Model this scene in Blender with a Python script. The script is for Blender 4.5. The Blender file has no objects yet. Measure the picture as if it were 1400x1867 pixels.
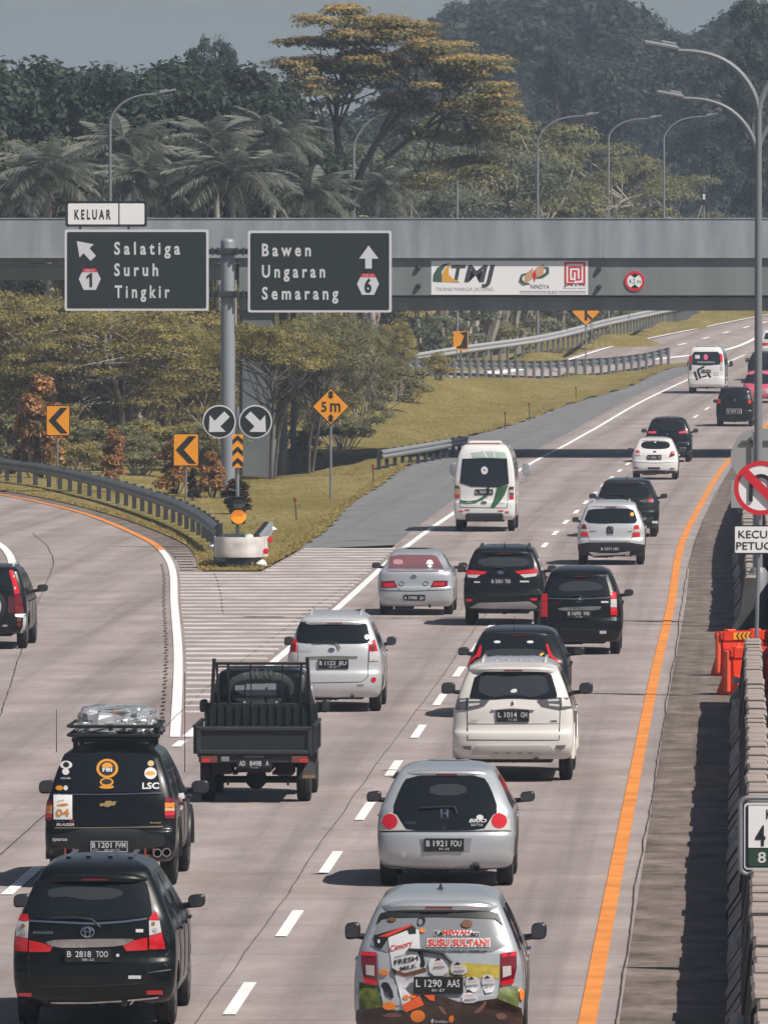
import bpy, bmesh, math, random
import numpy as np
from mathutils import Vector, Matrix, Euler, geometry

# ------------------------------------------------------------------ camera, sky, sun, exposure
SC = bpy.context.scene
COL = SC.collection
F, HC, HOR, CXP, CYP = 19000.0, 7.7, 470.0, 700.0, 933.5   # focal length and horizon in photo pixels (1400x1867)
PITCH = math.atan((CYP - HOR) / F)
cam_data = bpy.data.cameras.new('camera')
cam_data.sensor_fit = 'HORIZONTAL'
cam_data.sensor_width = 36.0
cam_data.lens = F / 1400.0 * 36.0
cam_data.clip_start = 1.0
cam_data.clip_end = 9000.0
cam = bpy.data.objects.new('camera', cam_data)
COL.objects.link(cam)
cam.location = (0, 0, HC)
cam.rotation_euler = (math.pi / 2 - PITCH, 0, 0)
SC.camera = cam

SUN_EL, SUN_AZ = math.radians(50), math.radians(125)     # azimuth clockwise from +Y (the view direction)
SUNV = Vector((math.sin(SUN_AZ) * math.cos(SUN_EL), math.cos(SUN_AZ) * math.cos(SUN_EL), math.sin(SUN_EL)))
world = bpy.data.worlds.new('World')
SC.world = world
world.use_nodes = True
wn, wl = world.node_tree.nodes, world.node_tree.links
for n_ in list(wn): wn.remove(n_)
sky = wn.new('ShaderNodeTexSky'); sky.sky_type = 'NISHITA'; sky.sun_disc = False
sky.sun_elevation = SUN_EL; sky.sun_rotation = SUN_AZ; sky.air_density = 0.8; sky.dust_density = 1.0; sky.ozone_density = 2.5
hs = wn.new('ShaderNodeHueSaturation'); hs.inputs['Saturation'].default_value = 0.7
bg = wn.new('ShaderNodeBackground'); bg.inputs['Strength'].default_value = 0.05
wo = wn.new('ShaderNodeOutputWorld')
wl.new(sky.outputs[0], hs.inputs['Color']); wl.new(hs.outputs[0], bg.inputs['Color']); wl.new(bg.outputs[0], wo.inputs['Surface'])
sun_data = bpy.data.lights.new('sun', 'SUN')
sun_data.energy = 5.0; sun_data.angle = math.radians(0.5); sun_data.color = (1.0, 0.93, 0.85)
sun = bpy.data.objects.new('sun', sun_data); COL.objects.link(sun)
sun.rotation_euler = (-SUNV).to_track_quat('-Z', 'Y').to_euler()
sun.location = (60, -20, 90)
SC.view_settings.view_transform = 'Standard'
SC.view_settings.look = 'None'
SC.view_settings.exposure = 0.12
SC.view_settings.gamma = 1.0
SC.cycles.max_bounces = 6
SC.cycles.diffuse_bounces = 3
SC.cycles.glossy_bounces = 3
SC.cycles.transmission_bounces = 3
SC.cycles.transparent_max_bounces = 6
SC.cycles.volume_bounces = 1
SC.cycles.use_denoising = True
HAZE = .00019

# ------------------------------------------------------------------ pixel and road geometry
FW = Vector((0, math.cos(PITCH), -math.sin(PITCH))); UP = Vector((0, math.sin(PITCH), math.cos(PITCH)))
def ray(px, py):
    return FW + Vector((1, 0, 0)) * ((px - CXP) / F) - UP * ((py - CYP) / F)
def P(px, py, d):                       # photo pixel at distance d along the road direction
    r = ray(px, py); t = d / r.y
    return Vector((r.x * t, d, HC + r.z * t))
def G(px, py, z=0.0):                   # photo pixel on the plane z
    r = ray(px, py); t = (z - HC) / r.z
    return Vector((r.x * t, r.y * t, z))
def pch(tab):                           # monotone cubic table
    xs = np.array([a for a, b in tab], float); ys = np.array([b for a, b in tab], float)
    h = np.diff(xs); dl = np.diff(ys) / h
    m = np.zeros(len(xs)); m[0] = dl[0]; m[-1] = dl[-1]
    for i in range(1, len(xs) - 1):
        if dl[i - 1] * dl[i] > 0:
            w1 = 2 * h[i] + h[i - 1]; w2 = h[i] + 2 * h[i - 1]
            m[i] = (w1 + w2) / (w1 / dl[i - 1] + w2 / dl[i])
    def f(x):
        x = np.asarray(x, float); xc = np.clip(x, xs[0], xs[-1])
        i = np.clip(np.searchsorted(xs, xc) - 1, 0, len(xs) - 2)
        t = (xc - xs[i]) / h[i]
        r = ((1 + 2 * t) * (1 - t) ** 2 * ys[i] + t * (1 - t) ** 2 * h[i] * m[i] + t * t * (3 - 2 * t) * ys[i + 1] + t * t * (t - 1) * h[i] * m[i + 1])
        r = r + (x < xs[0]) * m[0] * (x - xs[0]) + (x > xs[-1]) * m[-1] * (x - xs[-1])
        return r if r.ndim else float(r)
    return f
Cd = pch([(60, -3.05), (100, -1.76), (150, -.08), (191, 1.31), (230, 2.68), (276, 4.2), (330, 6.45), (373, 8.35), (418, 10.6), (470, 13.9), (525, 18.1), (603, 24.8), (700, 34.5), (900, 58)])
Zr = pch([(0, 0), (415, 0), (450, .2), (500, .85), (575, 1.8), (660, 3.1), (750, 4.5), (900, 6.5), (1100, 8)])
Ld = lambda d: Cd(d) - 3.65
Yd = lambda d: Cd(d) + 3.65
Md = lambda d: Cd(d) + 5.05
Ed = pch([(60, -1.6), (120, -2.55), (167, -3.35), (200, -3.95), (232, -4.67), (258, -5.25), (276, -5.95), (297, -7.5), (315, -9.2), (340, -12.7), (360, -17), (390, -25), (430, -40)])
Eg = pch([(256, -4.55), (263.6, -4.72), (276, -5.15), (294, -6.5), (312, -8.25), (334, -11.0), (355, -14.9), (385, -22.5), (420, -36), (470, -62)])
Al = pch([(256, -3.0), (274, -2.24), (310, -1.35), (352.6, -.19), (400, 1.6), (433, 3.2), (480, 7.5), (530, 12.6), (570, 15.9), (600, 19.5)])
def GR(px, py):                         # photo pixel on the main road surface
    a, b = -.5, 6.0
    for _ in range(40):
        z = (a + b) / 2
        if Zr(G(px, py, z).y) > z: a = z
        else: b = z
    return G(px, py, a)
def srgb(r, g, b):
    f = lambda c: c / 12.92 if c <= .04045 else ((c + .055) / 1.055) ** 2.4
    return (f(r / 255), f(g / 255), f(b / 255))

# ------------------------------------------------------------------ materials
MATS = {}
def mat(name, col=(.5, .5, .5), rough=.6, metal=0.0, coat=0.0, emit=None, es=1.0, spec=.5, noise=None):
    """noise = (scale, amount, detail): broad procedural mottling of the base colour plus faint bump"""
    if name in MATS: return MATS[name]
    m = bpy.data.materials.new(name); m.use_nodes = True
    nt = m.node_tree; b = nt.nodes['Principled BSDF']
    b.inputs['Base Color'].default_value = (*col, 1); b.inputs['Roughness'].default_value = rough
    b.inputs['Metallic'].default_value = metal; b.inputs['Coat Weight'].default_value = coat
    b.inputs['Coat Roughness'].default_value = .06; b.inputs['Specular IOR Level'].default_value = spec
    if emit:
        b.inputs['Emission Color'].default_value = (*emit, 1); b.inputs['Emission Strength'].default_value = es
    if noise:
        tc = nt.nodes.new('ShaderNodeTexCoord'); nz = nt.nodes.new('ShaderNodeTexNoise')
        nz.inputs['Scale'].default_value = noise[0]; nz.inputs['Detail'].default_value = noise[2] if len(noise) > 2 else 6
        mpn = nt.nodes.new('ShaderNodeMapping'); mpn.inputs['Scale'].default_value = noise[3] if len(noise) > 3 else (1, 1, 1)
        nt.links.new(tc.outputs['Object'], mpn.inputs['Vector']); nt.links.new(mpn.outputs[0], nz.inputs['Vector'])
        mx = nt.nodes.new('ShaderNodeMix'); mx.data_type = 'RGBA'
        mr = nt.nodes.new('ShaderNodeMapRange'); mr.inputs['From Min'].default_value = .3; mr.inputs['From Max'].default_value = .7
        nt.links.new(nz.outputs['Fac'], mr.inputs['Value']); nt.links.new(mr.outputs[0], mx.inputs['Factor'])
        a = noise[1]
        mx.inputs['A'].default_value = (*[c * (1 - a) for c in col], 1); mx.inputs['B'].default_value = (*[min(1, c * (1 + a)) for c in col], 1)
        nt.links.new(mx.outputs['Result'], b.inputs['Base Color'])
        bp = nt.nodes.new('ShaderNodeBump'); bp.inputs['Strength'].default_value = .25; bp.inputs['Distance'].default_value = .02
        nt.links.new(nz.outputs['Fac'], bp.inputs['Height']); nt.links.new(bp.outputs[0], b.inputs['Normal'])
    MATS[name] = m
    return m

def N(nt, kind, **kw):
    n = nt.nodes.new(kind)
    for k, v in kw.items():
        if k in n.inputs: n.inputs[k].default_value = v
        else: setattr(n, k, v)
    return n
def concrete(name, base, dark, light, joint=5.0, streak=1.0, tracks=.35, patch=.5, scale=1.0):
    """pavement in road coordinates (u across from the lane line, v along): mottling, slabs of uneven tone, tyre tracks, stains, joints"""
    m = bpy.data.materials.new(name); m.use_nodes = True; nt = m.node_tree; L = nt.links.new
    b = nt.nodes['Principled BSDF']; b.inputs['Roughness'].default_value = .85; b.inputs['Specular IOR Level'].default_value = .25
    tc = N(nt, 'ShaderNodeTexCoord'); sp = N(nt, 'ShaderNodeSeparateXYZ'); L(tc.outputs['UV'], sp.inputs[0])
    def noise(sc, detail, rough=.6):
        mp = N(nt, 'ShaderNodeMapping'); mp.inputs['Scale'].default_value = sc; L(tc.outputs['UV'], mp.inputs['Vector'])
        nz = N(nt, 'ShaderNodeTexNoise', Scale=1.0, Detail=detail, Roughness=rough); L(mp.outputs[0], nz.inputs['Vector']); return nz.outputs['Fac']
    def rng(v, a, c, lo=0.0, hi=1.0):
        r = N(nt, 'ShaderNodeMapRange'); r.inputs['From Min'].default_value = a; r.inputs['From Max'].default_value = c
        r.inputs['To Min'].default_value = lo; r.inputs['To Max'].default_value = hi; L(v, r.inputs['Value']); return r.outputs[0]
    def mth(op, v, k):
        x = N(nt, 'ShaderNodeMath', operation=op); L(v, x.inputs[0])
        if isinstance(k, float): x.inputs[1].default_value = k
        else: L(k, x.inputs[1])
        return x.outputs[0]
    def mix(fac, a, c):
        x = N(nt, 'ShaderNodeMix', data_type='RGBA')
        for s_, v in (('Factor', fac), ('A', a), ('B', c)):
            if isinstance(v, (tuple, float, int)): x.inputs[s_].default_value = (*v, 1) if isinstance(v, tuple) else v
            else: L(v, x.inputs[s_])
        return x.outputs['Result']
    mott = noise((.55 * scale, .28 * scale, 1), 8, .68); fine = noise((7, 2.5, 1), 5, .75); broad = noise((.16, .022, 1), 3); drag = noise((2.2, .02, 1), 4)
    c = mix(rng(mott, .34, .66), dark, light)
    c = mix(rng(broad, .36, .64, 0, patch), c, base)
    # slabs of slightly different tone
    sl = N(nt, 'ShaderNodeMath', operation='FLOOR'); L(mth('DIVIDE', sp.outputs['Y'], float(joint)), sl.inputs[0])
    lane = N(nt, 'ShaderNodeMath', operation='FLOOR'); L(mth('DIVIDE', sp.outputs['X'], 3.65), lane.inputs[0])
    cb = N(nt, 'ShaderNodeCombineXYZ'); L(sl.outputs[0], cb.inputs[0]); L(lane.outputs[0], cb.inputs[1])
    wn_ = N(nt, 'ShaderNodeTexWhiteNoise', noise_dimensions='3D'); L(cb.outputs[0], wn_.inputs['Vector'])
    c = mix(rng(wn_.outputs['Value'], 0, 1, 0, .30), c, tuple(x * .80 for x in base))
    # tyre tracks and oil along the lanes
    tr = mth('PINGPONG', mth('ADD', sp.outputs['X'], .95), .9125)
    tk = mth('MULTIPLY', rng(tr, .30, .75, 1, 0), rng(drag, .3, .7, .2, 1))
    c = mix(mth('MULTIPLY', tk, float(tracks)), c, tuple(x * .55 for x in dark))
    c = mix(rng(drag, .52, .75, 0, .30 * streak), c, tuple(x * .60 for x in dark))
    c = mix(rng(fine, .35, .75, 0, .30), c, tuple(x * .55 for x in base))
    spots = noise((1.6, .5, 1), 3, .5)
    c = mix(rng(spots, .68, .74, 0, .35), c, tuple(x * .5 for x in dark))
    pp = mth('PINGPONG', sp.outputs['Y'], joint / 2)
    c = mix(mth('MULTIPLY', mth('LESS_THAN', pp, .035), .45), c, tuple(x * .4 for x in dark))
    L(c, b.inputs['Base Color'])
    bp = N(nt, 'ShaderNodeBump', Strength=.3, Distance=.01); L(fine, bp.inputs['Height']); L(bp.outputs[0], b.inputs['Normal'])
    MATS[name] = m
    return m
def grass_mat(name, a, b_, c_):
    m = bpy.data.materials.new(name); m.use_nodes = True; nt = m.node_tree; L = nt.links.new
    b = nt.nodes['Principled BSDF']; b.inputs['Roughness'].default_value = .9; b.inputs['Specular IOR Level'].default_value = .1
    tc = N(nt, 'ShaderNodeTexCoord')
    cols = []
    for sc, det in (((.25, .06, .3), 5), ((1.2, .35, 1), 6), ((5, 1.6, 5), 5)):
        mp = N(nt, 'ShaderNodeMapping'); mp.inputs['Scale'].default_value = sc; L(tc.outputs['Object'], mp.inputs['Vector'])
        nz = N(nt, 'ShaderNodeTexNoise', Scale=1.0, Detail=det, Roughness=.7); L(mp.outputs[0], nz.inputs['Vector'])
        r = N(nt, 'ShaderNodeMapRange'); r.inputs['From Min'].default_value = .35; r.inputs['From Max'].default_value = .65; L(nz.outputs['Fac'], r.inputs['Value'])
        cols.append(r.outputs[0])
    x = N(nt, 'ShaderNodeMix', data_type='RGBA'); x.inputs['A'].default_value = (*a, 1); x.inputs['B'].default_value = (*b_, 1); L(cols[0], x.inputs['Factor'])
    h = N(nt, 'ShaderNodeMath', operation='MULTIPLY'); h.inputs[1].default_value = .6; L(cols[1], h.inputs[0])
    y = N(nt, 'ShaderNodeMix', data_type='RGBA'); L(x.outputs['Result'], y.inputs['A']); y.inputs['B'].default_value = (*c_, 1); L(h.outputs[0], y.inputs['Factor'])
    h2 = N(nt, 'ShaderNodeMath', operation='MULTIPLY'); h2.inputs[1].default_value = .45; L(cols[2], h2.inputs[0])
    z = N(nt, 'ShaderNodeMix', data_type='RGBA'); L(y.outputs['Result'], z.inputs['A']); z.inputs['B'].default_value = (*[v * .5 for v in a], 1); L(h2.outputs[0], z.inputs['Factor'])
    L(z.outputs['Result'], b.inputs['Base Color'])
    bp = N(nt, 'ShaderNodeBump', Strength=.8, Distance=.12); L(cols[2], bp.inputs['Height']); L(bp.outputs[0], b.inputs['Normal'])
    MATS[name] = m
    return m
def leaf_mat(name, dark, light, tip=None, tipamt=.0, nscale=.35):
    m = bpy.data.materials.new(name); m.use_nodes = True; nt = m.node_tree; L = nt.links.new
    b = nt.nodes['Principled BSDF']; b.inputs['Roughness'].default_value = .62; b.inputs['Specular IOR Level'].default_value = .3
    ge = N(nt, 'ShaderNodeNewGeometry'); tc = N(nt, 'ShaderNodeTexCoord')
    nz = N(nt, 'ShaderNodeTexNoise', Scale=nscale, Detail=3); L(tc.outputs['Object'], nz.inputs['Vector'])
    r = N(nt, 'ShaderNodeMapRange'); r.inputs['From Min'].default_value = .35; r.inputs['From Max'].default_value = .65; L(nz.outputs['Fac'], r.inputs['Value'])
    ad = N(nt, 'ShaderNodeMath', operation='MULTIPLY_ADD'); L(ge.outputs['Random Per Island'], ad.inputs[0]); ad.inputs[1].default_value = .6
    h = N(nt, 'ShaderNodeMath', operation='MULTIPLY'); h.inputs[1].default_value = .5; L(r.outputs[0], h.inputs[0]); L(h.outputs[0], ad.inputs[2])
    x = N(nt, 'ShaderNodeMix', data_type='RGBA'); x.inputs['A'].default_value = (*dark, 1); x.inputs['B'].default_value = (*light, 1); L(ad.outputs[0], x.inputs['Factor'])
    out = x.outputs['Result']
    if tip:
        g = N(nt, 'ShaderNodeMath', operation='GREATER_THAN'); g.inputs[1].default_value = 1 - tipamt
        nz2 = N(nt, 'ShaderNodeTexNoise', Scale=nscale * 2.2, Detail=2); L(tc.outputs['Object'], nz2.inputs['Vector'])
        s_ = N(nt, 'ShaderNodeMath', operation='MULTIPLY_ADD'); L(ge.outputs['Random Per Island'], s_.inputs[0]); s_.inputs[1].default_value = .5; L(nz2.outputs['Fac'], s_.inputs[2])
        L(s_.outputs[0], g.inputs[0])
        y = N(nt, 'ShaderNodeMix', data_type='RGBA'); L(g.outputs[0], y.inputs['Factor']); L(out, y.inputs['A']); y.inputs['B'].default_value = (*tip, 1)
        out = y.outputs['Result']
    L(out, b.inputs['Base Color'])
    tr = N(nt, 'ShaderNodeBsdfTranslucent'); L(out, tr.inputs['Color'])
    ms = N(nt, 'ShaderNodeMixShader'); ms.inputs[0].default_value = .45
    L(b.outputs[0], ms.inputs[1]); L(tr.outputs[0], ms.inputs[2])
    L(ms.outputs[0], nt.nodes['Material Output'].inputs['Surface'])
    MATS[name] = m
    return m

concrete('pavement', (.36, .308, .295), (.262, .22, .21), (.47, .41, .395), tracks=.5, patch=.35)
concrete('pavement_shoulder', (.17, .137, .117), (.07, .055, .046), (.31, .255, .225), streak=1.6, tracks=.0, patch=.2, scale=2.6)
concrete('gore_pavement', (.32, .26, .245), (.275, .222, .207), (.375, .315, .30), tracks=0.0)
concrete('asphalt', (.20, .207, .214), (.155, .16, .166), (.25, .257, .263), joint=900.0, tracks=.15, scale=1.5)
grass_mat('grass', (.27, .215, .065), (.46, .36, .16), (.19, .185, .05))
grass_mat('hill_ground', (.05, .06, .025), (.09, .085, .03), (.035, .045, .02))
PAINT_W = mat('road_paint_white', (.86, .86, .85), .6, noise=(1.6, .13, 8))
PAINT_G = mat('road_paint_worn', (.54, .51, .495), .75, noise=(1.2, .3, 8))
PAINT_O = mat('road_paint_orange', (.74, .26, .05), .65, noise=(1.3, .22, 9))
CRACK = mat('joint_dark', (.095, .078, .07), .9)
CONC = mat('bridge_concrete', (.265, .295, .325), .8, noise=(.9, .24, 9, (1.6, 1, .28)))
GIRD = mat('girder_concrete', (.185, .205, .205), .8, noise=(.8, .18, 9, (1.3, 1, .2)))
SHADE = mat('barrier_shade', (.075, .072, .07), .9, noise=(1.5, .4))  # near-black colour that paints the shade on the barrier sides
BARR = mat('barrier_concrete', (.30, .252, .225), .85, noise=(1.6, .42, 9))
LAMPM = mat('lamp_grey_paint', (.21, .225, .24), .55, .2)
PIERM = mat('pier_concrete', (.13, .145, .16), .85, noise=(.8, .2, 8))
STEEL = mat('galvanised_steel', (.30, .32, .34), .45, .6, noise=(2, .2))
POLE = mat('pole_grey_paint', (.26, .28, .31), .5, .2)
DKSTEEL = mat('dark_steel', (.045, .052, .058), .5, .3)
BLACK = mat('black', (.012, .014, .015), .5)
WHITE = mat('white_sheet', (.84, .85, .86), .5)
SIGNG = mat('sign_dark_green', (.020, .027, .026), .55, spec=.25)
SIGNW = mat('sign_white', (.62, .64, .67), .5)
YEL = mat('sign_amber', (.85, .33, .012), .45)
REDM = mat('red_sheet', (.62, .02, .035), .45)

# ------------------------------------------------------------------ object helpers
def tag(o, label=None, cat=None, group=None, kind=None):
    if label: o['label'] = label
    if cat: o['category'] = cat
    if group: o['group'] = group
    if kind: o['kind'] = kind
    return o
def empty(name, loc=(0, 0, 0), rz=0.0):
    o = bpy.data.objects.new(name, None); COL.objects.link(o); o.location = loc; o.rotation_euler = (0, 0, rz)
    o.empty_display_size = .3
    return o
def link(name, me, material=None, parent=None, loc=None, rot=None):
    o = bpy.data.objects.new(name, me); COL.objects.link(o)
    if material is not None and not me.materials: me.materials.append(material)
    if parent is not None: o.parent = parent
    if loc is not None: o.location = loc
    if rot is not None: o.rotation_euler = rot
    return o
def mesh(name, verts, faces, smooth=False):
    me = bpy.data.meshes.new(name); me.from_pydata([tuple(v) for v in verts], [], [tuple(f) for f in faces]); me.update()
    if smooth: me.shade_smooth()
    return me
class MB:
    """collects simple solids into one mesh"""
    def __init__(s): s.v = []; s.f = []
    def add(s, vs, fs):
        b = len(s.v); s.v += [tuple(v) for v in vs]; s.f += [tuple(i + b for i in f) for f in fs]; return s
    def box(s, c, size, bev=0.0, rot=None):
        x, y, z = [q / 2 for q in size]
        if bev <= 0:
            vs = [Vector((a * x, b * y, e * z)) for a in (-1, 1) for b in (-1, 1) for e in (-1, 1)]
            fs = [(0, 1, 3, 2), (4, 6, 7, 5), (0, 4, 5, 1), (2, 3, 7, 6), (0, 2, 6, 4), (1, 5, 7, 3)]
        else:
            vs = []; k = min(bev, x * .9, y * .9, z * .9)
            for e in (-1, -1, 1, 1):
                pass
            lv = [(-z, k), (-z + k, 0), (z - k, 0), (z, k)]
            for zz, ins in lv:
                xx, yy = x - ins, y - ins
                for (a, b, da, db) in ((-1, -1, k, 0), (1, -1, -k, 0), (1, -1, 0, k), (1, 1, 0, -k), (1, 1, -k, 0), (-1, 1, k, 0), (-1, 1, 0, -k), (-1, -1, 0, k)):
                    vs.append(Vector((a * xx + da * (xx > k), b * yy + db * (yy > k), zz)))
            fs = [tuple(range(7, -1, -1)), tuple(range(24, 32))]
            for r in range(3):
                for i in range(8):
                    j = (i + 1) % 8; fs.append((r * 8 + i, r * 8 + j, r * 8 + 8 + j, r * 8 + 8 + i))
        if rot is not None: vs = [rot @ v for v in vs]
        return s.add([v + Vector(c) for v in vs], fs)
    def tube(s, pts, rad, n=8, cap=True):
        pts = [Vector(p) for p in pts]; rad = rad if isinstance(rad, (list, tuple)) else [rad] * len(pts)
        vs = []; fs = []; prev = None
        for i, p in enumerate(pts):
            t = (pts[min(i + 1, len(pts) - 1)] - pts[max(i - 1, 0)]).normalized()
            if prev is None:
                u = t.orthogonal().normalized()
            else:
                u = (prev - t * prev.dot(t)); u = u.normalized() if u.length > 1e-6 else t.orthogonal().normalized()
            prev = u; w = t.cross(u)
            for k in range(n):
                a = 2 * math.pi * k / n; vs.append(p + (u * math.cos(a) + w * math.sin(a)) * rad[i])
        for i in range(len(pts) - 1):
            for k in range(n):
                k2 = (k + 1) % n; fs.append((i * n + k, i * n + k2, i * n + n + k2, i * n + n + k))
        if cap: fs.append(tuple(range(n - 1, -1, -1))); fs.append(tuple((len(pts) - 1) * n + k for k in range(n)))
        return s.add(vs, fs)
    def lathe(s, prof, n=24, axis='z', c=(0, 0, 0), closed=False):
        vs = []; fs = []; m = len(prof)
        for k in range(n):
            a = 2 * math.pi * k / n; ca, sa = math.cos(a), math.sin(a)
            for r, h in prof:
                v = {'z': (r * ca, r * sa, h), 'x': (h, r * ca, r * sa), 'y': (r * sa, h, r * ca)}[axis]
                vs.append(Vector(v) + Vector(c))
        for k in range(n):
            k2 = (k + 1) % n
            for i in range(m if closed else m - 1):
                j = (i + 1) % m; fs.append((k * m + i, k2 * m + i, k2 * m + j, k * m + j))
        if not closed:
            fs.append(tuple(k * m for k in range(n - 1, -1, -1))); fs.append(tuple(k * m + m - 1 for k in range(n)))
        return s.add(vs, fs)
    def prism(s, poly, y0, y1):              # polygon in (x, z), extruded along y
        n = len(poly)
        vs = [(x, y0, z) for x, z in poly] + [(x, y1, z) for x, z in poly]
        tris = geometry.tessellate_polygon([[Vector((x, z, 0)) for x, z in poly]])
        fs = [tuple(t) for t in tris] + [tuple(i + n for i in t[::-1]) for t in tris]
        fs += [(i, (i + 1) % n, (i + 1) % n + n, i + n) for i in range(n)]
        return s.add(vs, fs)
    def mesh(s, name, smooth=False, norm=True):
        me = mesh(name, s.v, s.f)
        if norm:
            bm = bmesh.new(); bm.from_mesh(me); bmesh.ops.recalc_face_normals(bm, faces=bm.faces[:]); bm.to_mesh(me); bm.free()
        if smooth:
            me.shade_smooth()
            try: me.set_sharp_from_angle(angle=math.radians(38))
            except Exception: pass
        return me
    def build(s, name, material, parent=None, smooth=False, loc=None, rot=None):
        return link(name, s.mesh(name, smooth), material, parent, loc, rot)
_tcache = {}
WORK = bpy.data.scenes.new('work')                 # small scratch scene, so that evaluating one object stays cheap
def evaluated(ob):
    vl = WORK.view_layers[0]; vl.update(); return bpy.data.meshes.new_from_object(ob.evaluated_get(vl.depsgraph))
def text2d(s, bold=0.0, shear=0.0):
    """flat outline of a word as ((verts), (faces), width) with cap height 1"""
    key = (s, bold, shear)
    if key in _tcache: return _tcache[key]
    cu = bpy.data.curves.new('word', 'FONT'); cu.body = s; cu.size = 1.0; cu.offset = bold; cu.resolution_u = 3; cu.shear = shear
    ob = bpy.data.objects.new('word', cu); WORK.collection.objects.link(ob)
    me = evaluated(ob)
    vs = np.array([v.co[:2] for v in me.vertices]) if len(me.vertices) else np.zeros((0, 2)); fs = [tuple(p.vertices) for p in me.polygons]
    bpy.data.objects.remove(ob); bpy.data.curves.remove(cu); bpy.data.meshes.remove(me)
    if len(vs):
        vs[:, 0] -= vs[:, 0].min(); vs /= .73
    _tcache[key] = (vs, fs, vs[:, 0].max() if len(vs) else 0)
    return _tcache[key]
def lettering(s, x, z, h, w=None, bold=.0, shear=0.0, align='l', squeeze=1.0):
    """word in a plane: list of (x, z) and faces; w forces the total width"""
    vs, fs, wd = text2d(s, bold, shear)
    sx = (w / wd) if w else h * squeeze
    v = np.array(vs); v = np.column_stack([v[:, 0] * sx, v[:, 1] * h])
    tw = wd * sx
    v[:, 0] += x - (tw / 2 if align == 'c' else tw if align == 'r' else 0); v[:, 1] += z
    return v, fs
def put_text(parent, material, items, y=-.012, name='lettering'):
    """one lettering part per word: items = kwargs of lettering(); faces -Y"""
    for it in items:
        v, f = lettering(**it)
        link(name, mesh(name, [(a, y, c) for a, c in v], f), material, parent)
def flat(parent, name, material, poly, y, th=.004):
    return MB().prism(poly, y, y + th).build(name, material, parent)
def ellipse(cx, cz, rx, rz, n=28, a0=0, a1=360):
    return [(cx + rx * math.cos(math.radians(a0 + (a1 - a0) * k / n)), cz + rz * math.sin(math.radians(a0 + (a1 - a0) * k / n))) for k in range(n + (a1 - a0 < 359.9))]
def rrect(cx, cz, w, h, r=.05, n=4):
    out = []
    for sx, sz, a in ((1, 1, 0), (-1, 1, 90), (-1, -1, 180), (1, -1, 270)):
        for k in range(n + 1):
            t = math.radians(a + 90 * k / n); out.append((cx + sx * (w / 2 - r) + r * math.cos(t), cz + sz * (h / 2 - r) + r * math.sin(t)))
    return out
def ringpoly(cx, cz, r0, r1, y, n=36):
    m = MB(); vs = []; fs = []
    for k in range(n):
        a = 2 * math.pi * k / n
        for r in (r0, r1):
            for yy in (y, y + .004): vs.append((cx + r * math.cos(a), yy, cz + r * math.sin(a)))
    for k in range(n):
        a, b = k * 4, ((k + 1) % n) * 4
        fs += [(a, a + 2, b + 2, b), (a + 1, b + 1, b + 3, a + 3), (a, b, b + 1, a + 1), (a + 2, a + 3, b + 3, b + 2)]
    return m.add(vs, fs)

# ------------------------------------------------------------------ ground, roads, markings
def ribbon(name, ds, lf, rf, zf, dz, material, nx=2, parent=None, thick=0.0):
    vs = []; fs = []
    for d in ds:
        a, b = float(lf(d)), float(rf(d))
        for k in range(nx + 1): vs.append((a + (b - a) * k / nx, d, float(zf(d)) + dz))
    for i in range(len(ds) - 1):
        for k in range(nx):
            q = i * (nx + 1) + k; fs.append((q, q + 1, q + nx + 2, q + nx + 1))
    me = mesh(name, vs, fs); uv = me.uv_layers.new(name='UVMap')
    for lp in me.loops:
        v = me.vertices[lp.vertex_index].co; uv.data[lp.index].uv = (v.x - Cd(v.y), v.y)
    return link(name, me, material, parent)
def rng_d(a, b, st): return [a + (b - a) * k / max(1, round((b - a) / st)) for k in range(max(1, round((b - a) / st)) + 1)]
def line_on(parent, fn, d0, d1, w, dz, material, name, off=0.0, st=4):
    return ribbon(name, rng_d(d0, d1, st), lambda d: fn(d) + off - w / 2, lambda d: fn(d) + off + w / 2, Zr, dz, material, 1, parent)

CP = []                                   # control points of the verge (x, y, z)
for d in range(256, 580, 12): CP.append((Al(d), d, float(Zr(d)) + .03)); CP.append((Al(d) - .5, d, float(Zr(d)) + .05))
for d in range(580, 720, 12): CP.append((Ld(d) - .9, d, float(Zr(d)) + .0))
for d in range(256, 470, 10): CP.append((Eg(d), d, .03))
A_PTS = [P(*q) for q in ((700, 684, 497), (760, 687, 506), (850, 690, 520), (930, 690, 532), (1000, 690, 542), (1100, 684, 556), (1170, 676, 567), (1220, 667, 575))]
B_PTS = [P(*q) for q in ((680, 688, 505), (750, 678, 518), (832, 664, 535), (979, 642, 562), (1109, 609, 602), (1210, 586, 648), (1275, 571, 690))]
A_PTS[-1].z = float(Zr(575)) + .03
for p in A_PTS + B_PTS: CP.append((p.x, p.y, p.z))
for (px, py, d) in ((470, 884, 385), (520, 892, 378), (470, 868, 402), (530, 868, 402), (600, 800, 440), (700, 780, 440), (780, 770, 445), (300, 850, 395), (150, 845, 400), (0, 840, 405), (440, 905, 345), (600, 912, 330), (640, 870, 362), (720, 845, 385), (650, 730, 480), (400, 780, 450), (200, 770, 460), (0, 760, 470)):
    q = P(px, py, d); CP.append((q.x, q.y, q.z))
for q in ((-60, 480, .5), (-60, 560, 2.5), (-30, 620, 4), (-80, 700, 7), (0, 720, 6), (25, 740, 5.5), (-120, 620, 5)): CP.append(q)
CPA = np.array(CP)
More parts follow.
